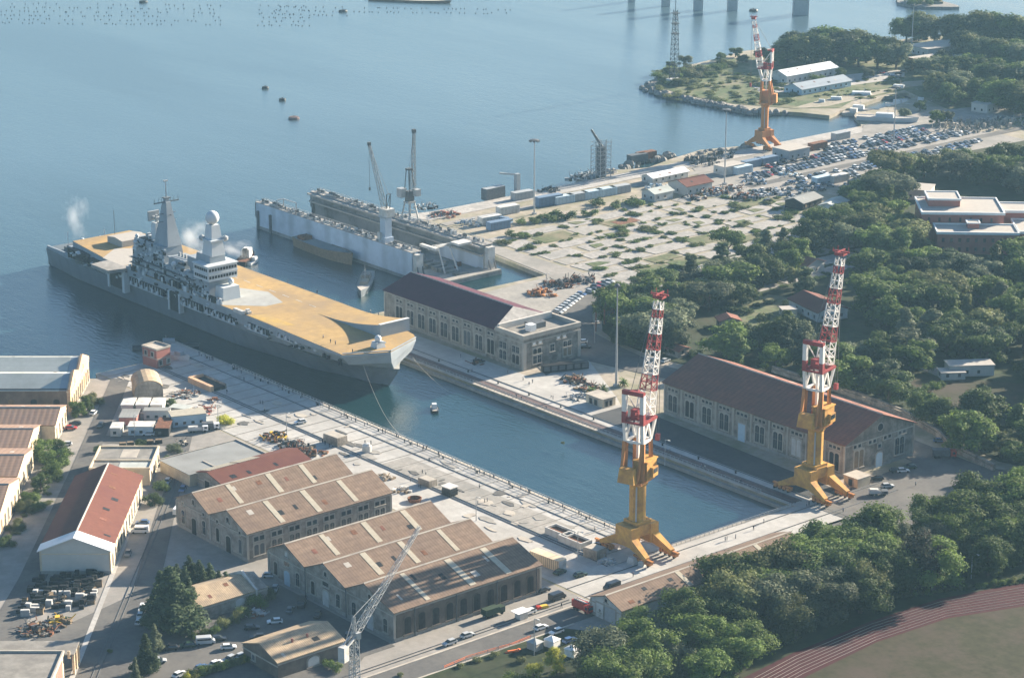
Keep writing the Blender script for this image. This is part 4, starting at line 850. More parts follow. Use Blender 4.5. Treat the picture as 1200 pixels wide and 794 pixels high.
# tiny deck tractor
m = B('white_dirty'); m.box(0, 3, 0, 1.6, .1, 1.0).box(1, 2.2, .1, 1.5, 1.0, 1.7); m.build('deck_tractor', t, (48, -17.6, DZ + .02)); m = B('white_dirty'); m.box(44, 50, -19.8, -18.4, DZ, DZ + 1.4); m.build('deck_boat', t)
# mooring line to the quay
def rope(name, label, p, q, sag, th=.08, cat='rope', k='stone_trim'):
    mb = B(k); P0 = None
    for i in range(13):
        f = i / 12; pt = Vector(p).lerp(Vector(q), f); pt.z -= sag * 4 * f * (1 - f)
        if P0 is not None: mb.bar(P0, pt, th)
        P0 = pt
    return tag(mb.build(name), label, cat)
rope('mooring_line', 'pale line running from the ship bow down to the near quay', (-664, 487, 10.5), (-612, 468, .5), 6)
rope('mooring_line', 'pale line hanging from the ship bow to the water near the far quay', (-662, 508, 9.5), (-650, 515, -1.9), 1)
# smoke
def smoke(label, loc, sc, dens):
    m = bpy.data.materials.new('smoke'); m.use_nodes = True; n = m.node_tree.nodes; L = m.node_tree.links; n.remove(n['Principled BSDF'])
    pv = n.new('ShaderNodeVolumePrincipled'); pv.inputs['Color'].default_value = (.95, .96, .98, 1); tc = n.new('ShaderNodeTexCoord')
    nz = n.new('ShaderNodeTexNoise'); nz.inputs['Scale'].default_value = 1.6; nz.inputs['Detail'].default_value = 5; L.new(tc.outputs['Object'], nz.inputs['Vector'])
    ln = n.new('ShaderNodeVectorMath'); ln.operation = 'LENGTH'; L.new(tc.outputs['Object'], ln.inputs[0])
    a = n.new('ShaderNodeMath'); a.operation = 'SUBTRACT'; a.inputs[0].default_value = 0.95; L.new(ln.outputs['Value'], a.inputs[1])
    b_ = n.new('ShaderNodeMath'); b_.operation = 'MULTIPLY_ADD'; b_.use_clamp = False; L.new(nz.outputs[0], b_.inputs[0]); b_.inputs[1].default_value = 3.2; b_.inputs[2].default_value = -1.95
    c = n.new('ShaderNodeMath'); c.operation = 'ADD'; L.new(a.outputs[0], c.inputs[0]); L.new(b_.outputs[0], c.inputs[1])
    d = n.new('ShaderNodeMath'); d.operation = 'MULTIPLY'; d.use_clamp = False; L.new(c.outputs[0], d.inputs[0]); d.inputs[1].default_value = dens
    e = n.new('ShaderNodeMath'); e.operation = 'MAXIMUM'; L.new(d.outputs[0], e.inputs[0]); e.inputs[1].default_value = 0
    L.new(e.outputs[0], pv.inputs['Density']); L.new(pv.outputs[0], n['Material Output'].inputs['Volume'])
    K['smoke_'] = m; o = B('smoke_').ball(0, 0, 0, 1, 16).build('smoke'); o.location = loc; o.scale = sc; o['kind'] = 'stuff'; o['label'] = label; return o
smoke('thin white smoke drifting over the ship stern', (*W(88, 252, 20), 20), (9, 7, 13), .05)
smoke('white smoke puff between the two masts of the ship', (*W(226, 276, 24), 24), (14, 8, 10), .06)
smoke('white smoke trail behind the domed radar mast of the ship', (*W(274, 291, 20), 20), (15, 8, 5), .05)
# ------------------------------------------------------------------ floating dock
t = thing('floating_dock', 'long pale blue floating dock with two high side walls beside the ship', 'floating dock', (-893, 595, 0))
DL = 128
B('dock_inner').box(0, DL + 5, .5, 37, -4, -.6).mat('concrete_worn').box(DL - 4, DL + 5.2, 1, 36.5, -.597, .15).build('pontoon', t)
for nm, y0, y1 in (('near', 0.6, 5.4), ('far', 31.6, 36.6)):
    DL = 117 if nm == 'near' else 127
    m = B('dock_blue' if nm == 'near' else 'dock_inner'); m.box(0, DL, y0, y1, -.6, 10.2); wl = m.build('side_wall', t)
    if nm == 'near':
        m = B('dock_inner').box(.2, DL - .2, y1, y1 + .2, -.5, 10); m.build('inner_face', wl)
    else:
        m = B('tarp_grey').box(0, DL, y0 - 2.2, y0 - .003, 9.2, 10.0).box(0, DL, y0 - 1.4, y0 - .003, 5.6, 6.3); m.build('ledge', wl); m = B('dock_blue').box(DL - 30, DL + .1, y0 - .15, y0 - .003, -.5, 5.4).box(.0, DL, y1, y1 + .2, -.5, 10); m.build('inner_face', wl)
    B('slab').box(-.2, DL + .2, y0 - .2, y1 + .2, 10.2, 10.45).build('wall_deck', wl)
    m = B('steel'); 
    for y in (y0, y1): m.bar((0, y, 11.5), (DL, y, 11.5), .12).bar((0, y, 11.0), (DL, y, 11.0), .08); [m.bar((x, y, 10.4), (x, y, 11.5), .1) for x in range(0, DL, 3)]
    m.build('railing', wl)
    rr = random.Random(11); m = B('steel'); m2 = B('steel_dark'); m3 = B('white_dirty')
    for i in range(150):
        x = rr.uniform(2, DL - 4); y = rr.uniform(y0 + .5, y1 - 2); q = rr.choice((m, m2, m2, m3)); h = rr.uniform(.4, 2.0); q.box(x, x + rr.uniform(.3, 1.6), y, y + rr.uniform(.3, 1.1), 10.45, 10.45 + h)
    [q.build('deck_gear', wl).__setitem__('kind', 'stuff') for q in (m, m2, m3)]
    m = B('steel_dark'); [m.bar((x, y0 - .35, -3), (x, y0 - .35, 6.5 if x < 20 else 1.0), 1.1) for x in ((2, 12) if nm == 'near' else (2,))]; m.box(-.8, 0, y0, y1, 3, 9.9); m.build('end_fender', wl)
    m = B('steel_dark'); y = y0 + .5
    m.mat('white_dirty'); m.box(DL + .2, DL + 2.6, y0 + .6, y1 - .6, -.5, 9.6); m.mat('steel_dark'); m.bar((DL + .2, y0 + 1, 10), (DL + 4, y0 + 1, 0), .5).bar((DL + .2, y1 - 1, 10), (DL + 4, y1 - 1, 0), .5); m.build('end_brace', wl)
DL = 120
m = B('white_dirty'); m.box(DL - 9, DL + 2, 9.5, 11.2, 10.5, 11.6).box(DL - 3.5, DL + 2.2, 22, 29.3, 10.55, 11.5); m.bar((DL - 2, 9, 10.8), (DL - 4, 21, 10.4), .8).bar((DL - 2, 26, 10.8), (DL - 6, 14, 10.2), .8).bar((DL - 3, 15, 10.2), (DL + 4, 13, .5), .5).bar((DL - 3, 21, 10.2), (DL + 4, 20, .5), .5); m.build('swing_bridge', t)
rr = random.Random(2); m = B('rust'); m2 = B('dock_inner')
for i in range(26): x = 4 + i * 4.9; m2.box(x, x + 2.4, 15, 22, -.597, 1.0)
for i in range(60): x = rr.uniform(3, DL); y = rr.uniform(9.5, 28); (m if rr.random() < .5 else m2).box(x, x + rr.uniform(.6, 3), y, y + rr.uniform(.6, 2), -.597, rr.uniform(0, 1.6))
m.build('dock_debris', t)['kind'] = 'stuff'; m2.build('dock_debris', t)['kind'] = 'stuff'
m = B('steel'); [m.bar((16, y, 10.4), (16, y, 14), .35) for y in (1.4, 5)]; m.bar((16, 1.4, 14), (16, 5, 14), .35).bar((26, 5, 14), (16, 5, 14), .35).bar((26, 5, 14), (26, 5, 10.4), .35); m.build('gantry_frame', t)
# dock cranes
t = thing('dock_crane', 'grey dock crane with blue-grey tower on the near wall of the floating dock', 'crane', (-797, 598.0, 10.45))
m = B('dock_blue'); m.cbox(0, 0, 1.2, 4.6, 4.6, 2.4).cbox(0, 0, 7, 3.6, 3.6, 9.2).mat('white_dirty').cbox(.3, .3, 13.2, 5.2, 4.6, 3.4).mat('steel').cbox(0, 0, 11.3, 5, 5, .4); m.build('tower', t)
B('white_dirty').cbox(-1.2, -2.6, 3, 1.6, 1.2, 3).build('cabin', t)
m = B('steel_dark'); m.truss((-.5, 0, 14.4), (-9.0, -1.5, 41.5), 1.8, .8, 12, .15); m.bar((1.6, 1, 14.9), (2.2, 1, 21.5), .3).bar((1.6, -1, 14.9), (2.2, -1, 21.5), .3).bar((-.6, 1, 14.9), (2.2, 1, 21.5), .2).bar((2.2, -1, 21.5), (2.2, 1, 21.5), .3).bar((2.2, 0, 21.5), (-8.8, -1.5, 41), .1); m.cbox(-9, -1.5, 41.8, 1.2, 1.2, 1.4); m.build('jib', t)
m = B('steel_dark'); m.bar((-9.2, -1.5, 41), (-9.2, -1.5, 22), .09).cbox(-9.2, -1.5, 22, .6, .6, 1.4); m.build('hook', t)
t = thing('dock_crane', 'dark grey dock crane with upright jib on the far wall of the floating dock', 'crane', (-820.5, 629.0, 10.45))
m = B('steel'); [m.bar((a * 3, b_ * 2.6, 0), (a * 1.6, b_ * 1.5, 8), .6) for a in (-1, 1) for b_ in (-1, 1)]; m.cbox(0, 0, 8.3, 4, 4, .8).cbox(0, 0, .4, 7, 6, .6); m.bar((-2.4, 2, 4), (2.4, 2, 4), .3).bar((-2.4, -2, 4), (2.4, -2, 4), .3); m.build('portal', t)
m = B('steel_dark'); m.cbox(0, 0, 11, 3, 3, 4.6).mat('steel').cbox(-2.5, -2.5, 12.5, 3.4, 3, 4).cbox(2.6, 2, 12.8, 3, 2.6, 3); m.build('machine_house', t)
m = B('steel_dark'); [m.bar((a * 1.8, b_ * 1.4, 13.3), (a * .8, b_, 23), .3) for a in (-1, 1) for b_ in (-1, 1)]; m.cbox(0, 0, 23.2, 2.6, 2.6, .7); m.truss((1.2, 1.2, 14), (1.8, 1.5, 40), 1.9, .9, 12, .16).cbox(1.8, 1.5, 40.5, 1.6, 1.4, 1.6); m.bar((0, 0, 23.4), (1.8, 1.5, 40), .1); m.build('jib', t)
# ------------------------------------------------------------------ big level-luffing quay cranes
def big_crane(label, loc, slew, yk='crane_yellow', tipx=11.8, tipz=77.5, name='quay_crane'):
    t = thing(name, label, 'crane', loc)
    m = B(yk)
    for sx in (-1, 1):
        for sy in (-1, 1):
            # sloping box legs
            A = [(sx * 3.2, sy * 3.0), (sx * 3.2, sy * 5.6)]; Bq = [(sx * 10.2, sy * 4.3), (sx * 10.2, sy * 6.0)]
            vs = [(*A[0], 3.4), (*A[1], 3.4), (*A[1], 6.6), (*A[0], 6.6), (*Bq[0], 1.5), (*Bq[1], 1.5), (*Bq[1], 2.7), (*Bq[0], 2.7)]
            m.add(vs, [(0, 1, 2, 3), (4, 7, 6, 5), (0, 4, 5, 1), (1, 5, 6, 2), (2, 6, 7, 3), (3, 7, 4, 0)])
    m.cbox(0, -3.9, 6.6, 7.4, 3.4, 6.0, 0, .96).cbox(0, 3.9, 6.6, 7.4, 3.4, 6.0, 0, .96).cbox(0, 0, 8.2, 6.6, 4.6, 3.4).cbox(0, 0, 10.3, 5.8, 5.8, 1.0); m.build('portal', t)
    for sx in (-1, 1):
        for sy in (-1, 1):
            m = B('crane_orange')
            for k in range(4):
                x = sx * (5.6 + k * 1.9); m.cbox(x, sy * 5.3, 1.25, 1.3, 1.5, .9)
                m.mat('dark'); m.bar((x - .4, sy * 5.3 - .5, .5), (x - .4, sy * 5.3 + .5, .5), .8, n=8); m.mat('crane_orange')
            m.cbox(sx * 8.6, sy * 5.3, 2.0, 8.2, .8, .5); m.build('bogie', t)
    m = B(yk); m.lathe(0, 0, [(2.75, 10.7), (2.55, 11.4), (2.55, 21.6), (3.1, 22.4), (3.1, 23.4)], 10); m.build('column', t)
    m = B('steel'); m.bar((1.9, -2.3, 11), (1.9, -2.3, 22), .35); m.build('ladder', t)
    s = bpy.data.objects.new('upper_works', None)   # slewing part as meshes under the thing
    bpy.data.objects.remove(s)
    rz = slew
    def add(mb, nm): return mb.build(nm, t, (0, 0, 0), rz)
    m = B('crane_orange'); m.cbox(-.5, 0, 23.9, 9, 7.4, .9); add(m, 'slewing_platform')
    m = B(yk); m.cbox(.6, 1.4 - 3.4, 27.2, 6.2, 4.6, 5.6).cbox(1.2, -4.6, 26.6, 3.2, 1.4, 3.0).cbox(.6, -2, 30.2, 6.8, 5.2, .4); h = add(m, 'machine_house')
    m = B('glass_dark'); m.cbox(1.2, -5.34, 27, 2.4, .12, 1.4).cbox(2.9, -4.6, 27, .12, 1.0, 1.4); m.build('cab_window', h)
    m = B(yk); m.cbox(-6.6, 0, 26.8, 2.6, 5.6, 4.6, 0, .8); m.bar((-6, 2, 24.5), (-2, 2, 24.2), .9).bar((-6, -2, 24.5), (-2, -2, 24.2), .9); add(m, 'counterweight')
    m = B('crane_orange'); w_ = B('crane_white')
    for sy in (-1, 1):
        m.bar((-3.4, sy * 3.1, 24.3), (-2.8, sy * 2.9, 36), 1.5, 1.3).bar((3.0, sy * 2.9, 24.3), (2.6, sy * 2.7, 36), 1.0, .9).bar((-5.8, sy * 2.8, 25), (-3, sy * 2.9, 35), .8)
        w_.bar((-2.8, sy * 2.9, 36), (-3.4, sy * 3.0, 42), 1.0).bar((-2.8, sy * 2.9, 36), (.4, sy * 2.8, 42), .6).bar((2.6, sy * 2.7, 36), (.4, sy * 2.8, 42), .6).bar((2.6, sy * 2.7, 36), (4.8, sy * 3.0, 42), .7).bar((-2.8, sy * 2.9, 36), (2.6, sy * 2.7, 36), .7)
    w_.bar((-2.8, -2.9, 36), (-2.8, 2.9, 36), .7).bar((2.6, -2.7, 36), (2.6, 2.7, 36), .7).bar((-.3, 0, 30), (-.3, 0, 42), .8); add(m, 'lower_frame'); add(w_, 'white_frame')
    m = B('crane_red')
    for sy in (-1, 1): m.bar((-3.8, sy * 3.2, 42.3), (5.2, sy * 3.2, 42.3), .7).bar((-3.4, sy * 3, 42), (-3.4, sy * 3, 45.5), 1.35)
    for x in (-3.8, 0, 5.2): m.bar((x, -3.2, 42.3), (x, 3.2, 42.3), .6)
    m.bar((-3.8, -3.2, 42.3), (5.2, 3.2, 42.3), .3).bar((-3.8, 3.2, 42.3), (5.2, -3.2, 42.3), .3).cbox(.5, 1.2, 44, 2.6, 2.4, 2.6).bar((-3, 0, 45), (3, 0, 43), .7)
    m.bar((-3.6, -3.6, 51.6), (-3.6, 3.6, 51.6), 1.3).bar((-3.6, -2, 51.9), (-.6, 0, 51.6), .6).bar((-3.6, 2, 51.9), (-.6, 0, 51.6), .6); add(m, 'red_platform')
    m = B('crane_white'); [m.bar((-3.4, sy * 3, 45.5), (-3.5, sy * 3, 51.3), 1.3) for sy in (-1, 1)]; [m.bar((-3, sy * 2.6, 51), (4, sy * 2.6, 43), .3) for sy in (-1, 1)]; add(m, 'rear_posts')
    P0, P1 = Vector((4.0, 0, 43)), Vector((tipx, 0, tipz)); n_ = 14
    seg = ['crane_white', 'crane_white', 'crane_white', 'crane_red', 'crane_red', 'crane_white', 'crane_white', 'crane_white', 'crane_red', 'crane_red', 'crane_white', 'crane_white', 'crane_red', 'crane_white']
    m = MB(); m.truss(P0, P1 - (P1 - P0).normalized() * 1.5, 4.2, 2.1, n_, .30, segmats=seg); add(m, 'jib')
    m = B('crane_red'); m.cbox(P1.x, 0, P1.z, 2.8, 3.2, 1.1).bar((P1.x, -3, P1.z + .6), (P1.x, 3, P1.z + .6), .4).bar((P1.x - 2.6, 0, P1.z + .8), (P1.x + 2.6, 0, P1.z + .8), .4); [m.bar((P1.x + a, sy * 1.9, P1.z + .6), (P1.x + a, sy * 1.9, P1.z + 1.9), .15) for a in (-1.5, 1.5) for sy in (-1, 1)]; add(m, 'jib_head')
    m = B('steel_dark'); m.bar((P1.x + 1.2, 0, P1.z - .6), (P1.x + 1.2, 0, 34), .12).bar((-3.5, -1, 51.8), (P1.x, -1, P1.z), .12).bar((-3.5, 1, 51.8), (P1.x, 1, P1.z), .12).bar((P1.x + .6, .5, P1.z - .6), (P1.x + .6, .5, 34), .12); m.mat('crane_red').cbox(P1.x + .9, .2, 33, 1.2, 1.2, 2); add(m, 'hoist')
    return t
big_crane('yellow quay crane with red-white lattice jib at the near corner of the basin', (-489, 459.5, 0.06), R(109))
big_crane('yellow quay crane with red-white jib in front of the brown-roofed hall', (-488.5, 536.5, 0.06), R(104))
big_crane('distant orange quay crane with pale red-white jib by the far car park', (-854, 889, 0.06), R(215), 'crane_orange', 9.5, 68, 'quay_crane').scale = (.78, .78, 1)
# grey lattice crane by the road
bx, by = W(416, 806); t = thing('lattice_crane', 'slender grey lattice crane standing beside the road below the sheds', 'crane', (bx, by, 0.1))
tip = Vector((*W(492, 617, 33), 33)) - Vector((bx, by, 0)); pv_ = Vector((*W(422, 733, 15), 15)) - Vector((bx, by, 0)); cw_ = Vector((*W(403, 757, 11.5), 11.5)) - Vector((bx, by, 0))
m = B('steel'); m.truss((0, 0, 0), (pv_.x * .0 + .0, 0, 14.6), 2.2, 1.8, 9, .2); m.build('tower', t)
m = B('steel'); base_ = Vector((0, 0, 15)); dirv = (tip - base_).normalized(); m.truss(base_, tip, 1.7, .7, 20, .11); m.build('jib', t)
back = base_ - Vector((dirv.x, dirv.y, dirv.z * .5)) * 6; m = B('steel'); m.bar(base_ + Vector((.8, 0, 0)), back + Vector((.8, 0, 0)), .5).bar(base_ - Vector((.8, 0, 0)), back - Vector((.8, 0, 0)), .5); m.build('counter_jib', t)
m = B('white_dirty'); m.cbox(back.x, back.y, back.z - 1.6, 2.0, 2.2, 4.2, R(20)); m.build('counterweight', t); m = B('steel'); m.truss(base_, (0, 0, 20.5), 1.2, .5, 5, .14); m.bar((0, 0, 20.5), base_.lerp(tip, .5), .1).bar((0, 0, 20.5), back, .1).cbox(.8, .6, 15.2, 1.4, 1.4, 1.8); m.build('mast_head', t)
# tall lattice mast on the headland, scaffold tower on the outer quay
t = thing('lattice_mast', 'tall dark lattice mast standing on the headland point', 'mast', (*W(790, 98), 0)); m = B('steel_dark'); m.truss((0, 0, 0), (0, 0, 44), 4.6, 1.8, 15, .3); m.build('tower', t); m = B('steel_dark'); [m.cbox(0, 0, z, 3.6, 3.6, .4) for z in (30, 36, 42)]; m.bar((0, 0, 44), (0, 0, 50), .3); m.build('platforms', t); MB().mat('white_dirty').cbox(0, 0, 1.5, 7, 7, 3).build('base_hut', t)
t = thing('scaffold_tower', 'scaffolded tower with a slanting jib on the outer quay', 'tower', (*W(704, 208), 0)); m = B('steel')
for x in (-3.5, 0, 3.5):
    for y in (-3.5, 0, 3.5): m.bar((x, y, 0), (x, y, 19 - (x < 0) * 3), .28)
for z in range(2, 20, 2): [m.bar((x, -3.5, z), (x, 3.5, z), .16) for x in (-3.5, 0, 3.5)]; [m.bar((-3.5, y, z), (3.5, y, z), .16) for y in (-3.5, 0, 3.5)]
for z in range(0, 18, 4): m.bar((-3.5, -3.5, z), (3.5, -3.5, z + 4), .12).bar((3.5, -3.5, z), (3.5, 3.5, z + 4), .12)
m.build('scaffolding', t); m = B('steel_dark'); m.bar((1, 1, 14), (-4, -3, 24), 1.5, .9).cbox(0, 0, 8, 3, 3, 16); m.build('jib', t)
# light masts
def light_mast(px, py, h, label, w_=.55, head=2.2):
    t = thing('light_mast', label, 'light mast', (*W(px, py), 0)); m = B('steel'); m.bar((0, 0, 0), (0, 0, h), w_ * 1.5, w_ * .7, n=10).cbox(0, 0, .4, 1.6, 1.6, .8); m.build('mast', t)
    m = B('steel_dark'); m.lathe(0, 0, [(head * .4, h - .3), (head, h), (head, h + .5), (.3, h + .9)], 12); [m.cbox(head * math.cos(a), head * math.sin(a), h - .1, .6, .6, .6) for a in [k * math.pi / 4 for k in range(8)]]; m.build('lamp_head', t)
light_mast(722, 452, 38, 'very tall pale light mast beside the palms and pump house', .6, .8)
light_mast(626, 251, 35, 'tall light mast with round head at the edge of the derelict yard')
light_mast(849, 216, 37, 'tall light mast with round head beside the reddish-roofed quay workshop')
light_mast(1047, 168, 30, 'tall light mast between the far car park and the boat yard')
light_mast(1068, 62, 30, 'thin light mast rising over the trees of the headland', .5, .6)
lamp0 = None
def lamp_post(px, py, h, label):
    t = thing('lamp_post', label, 'lamp post', (*W(px, py), 0)); B('steel').bar((0, 0, 0), (0, 0, h), .3, .18, n=8).bar((0, 0, h), (1.6, 0, h + .3), .14).build('pole', t); MB().mat('white_dirty').cbox(1.8, 0, h + .25, 1.0, .4, .25).build('lamp_head', t)
for p in ((336, 509, 8, 'slim lamp post on the sunlit near quay beside the scrap heap'), (158, 512 - 0, 8, 'lamp post beside the row of site cabins'), (558, 610, 8, 'slim lamp post by the grey square of quay paving'), (677, 655, 9, 'lamp post between the white container and the concrete cube'),
          (779, 545, 9, 'lamp post in the shade of the far quay'), (626, 768, 11, 'tall slim lamp post at the orange netting beside the road'), (256, 500, 8, 'lamp post next to the yellow shrub by the white trucks'), (746, 398, 9, 'lamp post on the bend by the palm and wood edge'),
          (697, 402, 9, 'lamp post at the curve of the road behind the flat block'), (640, 342, 8, 'slim lamp post by the rows of parked cars on the open yard'), (1138, 678, 8, 'slim pole between the trees and the running track')): lamp_post(*p)
# ------------------------------------------------------------------ railings along the basin
def railing(name, label, p, q, step=2.0, h=1.1, k='white_dirty', th=.09):
    P, Q = Vector((*p, .2)), Vector((*q, .2)); n_ = int((Q - P).length / step); m = B(k)
    for z in (.55, h): m.bar(P + Vector((0, 0, z)), Q + Vector((0, 0, z)), th)
    m2 = B(k)
    for i in range(n_ + 1): c = P.lerp(Q, i / n_); m2.bar(c, c + Vector((0, 0, h)), th * 1.3)
    t = thing(name, label, 'railing', tuple(P)); 
    for mm, nm in ((m, 'rails'), (m2, 'posts')):
        mm.v = [(v[0] - P.x, v[1] - P.y, v[2] - P.z) for v in mm.v]; mm.build(nm, t)
railing('quay_railing', 'white post railing along the near edge of the basin', (-720, 467.5), (-500, 467.5), k='white_dirty')
railing('quay_railing', 'railing along the end wall of the basin between the two cranes', (-484.8, 470), (-484.8, 522), k='steel')
railing('quay_railing', 'long dark railing on the far edge of the basin', (-735, 524.2), (-500, 524.2), k='steel')
# fenders and bollards
bp_ = B('dark').lathe(0, 0, [(.35, 0), (.25, .3), (.25, .55), (.42, .7), (.3, .8)], 10).build('bollard'); tag(bp_, 'black iron mooring bollard at the basin edge', 'bollard', 'mooring bollards round the basin'); index_kids()
for i in range(14): place(bp_, (-735 + i * 18, 465.8, .06)); place(bp_, (-728 + i * 17.5, 530.8, .1))
# ------------------------------------------------------------------ vehicles
def car_mesh(mb, L=4.3, Wd=1.75, H=1.45, body='car_white', kind='car'):
    h = Wd / 2; hood = .78; mb.mat(body)
    if kind == 'van': prof = [(-L / 2, .35), (-L / 2, H - .15), (-L / 2 + .2, H), (L / 2 - 1.3, H), (L / 2 - .7, H * .62), (L / 2 - .1, H * .5), (L / 2, .35)]
    else: prof = [(-L / 2, .35), (-L / 2 + .05, .85), (-L / 2 + .5, .92), (L / 2 - 1.15, .88), (L / 2 - .1, .72), (L / 2, .35)]
    n = len(prof); vs = [(x, -h, z) for x, z in prof] + [(x, h, z) for x, z in prof]
    mb.add(vs, [(i, (i + 1) % n, n + (i + 1) % n, n + i) for i in range(n)] + [tuple(range(n - 1, -1, -1)), tuple(range(n, 2 * n))])
def cabin(mb, L, Wd, H, body, van=False):
    h = Wd / 2
    if van:
        mb.mat('glass_dark'); mb.box(-L / 2 + .4, L / 2 - 1.25, -h - .02, h + .02, H * .6, H * .82); mb.add([(L / 2 - 1.28, -h + .12, H - .05), (L / 2 - 1.28, h - .12, H - .05), (L / 2 - .70, h - .12, H * .64), (L / 2 - .70, -h + .12, H * .64)], [(0, 3, 2, 1)]); return
    mb.mat('glass_dark'); a = [(-L / 2 + .25, .9), (L / 2 - 1.1, .88)]; b_ = [(-L / 2 + .75, H - .06), (L / 2 - 1.95, H - .06)]
    vs = [(a[0][0], -h + .06, .9), (a[1][0], -h + .06, .88), (a[1][0], h - .06, .88), (a[0][0], h - .06, .9), (b_[0][0], -h + .26, H - .06), (b_[1][0], -h + .26, H - .06), (b_[1][0], h - .26, H - .06), (b_[0][0], h - .26, H - .06)]
    mb.add(vs, [(0, 1, 5, 4), (1, 2, 6, 5), (2, 3, 7, 6), (3, 0, 4, 7), (4, 5, 6, 7)])
    mb.mat(body); mb.box(b_[0][0] - .05, b_[1][0] + .05, -h + .22, h - .22, H - .06, H)
def wheel(mb, x, y, r=.32, w_=.2): mb.mat('tyre'); mb.bar((x, y - w_ / 2, r), (x, y + w_ / 2, r), r * 2, n=12)
CARS = {}
def car_proto(color, kind='car'):
    key = (color, kind)
    if key in CARS: return CARS[key]
    L_, W_, H_ = {'car': (4.4, 1.78, 1.48), 'van': (5.4, 2.0, 2.2)}[kind]; b_ = 'car_' + color
    t = thing('parked_van' if kind == 'van' else 'parked_car', 'x', 'van' if kind == 'van' else 'car'); m = MB(); car_mesh(m, L_, W_, H_, b_, kind); m.build('body', t)
    m = MB(); cabin(m, L_, W_, H_, b_, kind == 'van'); m.build('cabin', t)
    for sx in (-1, 1):
        for sy in (-1, 1): m = MB(); wheel(m, sx * (L_ / 2 - .8), sy * (W_ / 2 - .08)); m.build('wheel', t)
    index_kids(); CARS[key] = t; return t
YR = R(90); rv = random.Random(9)
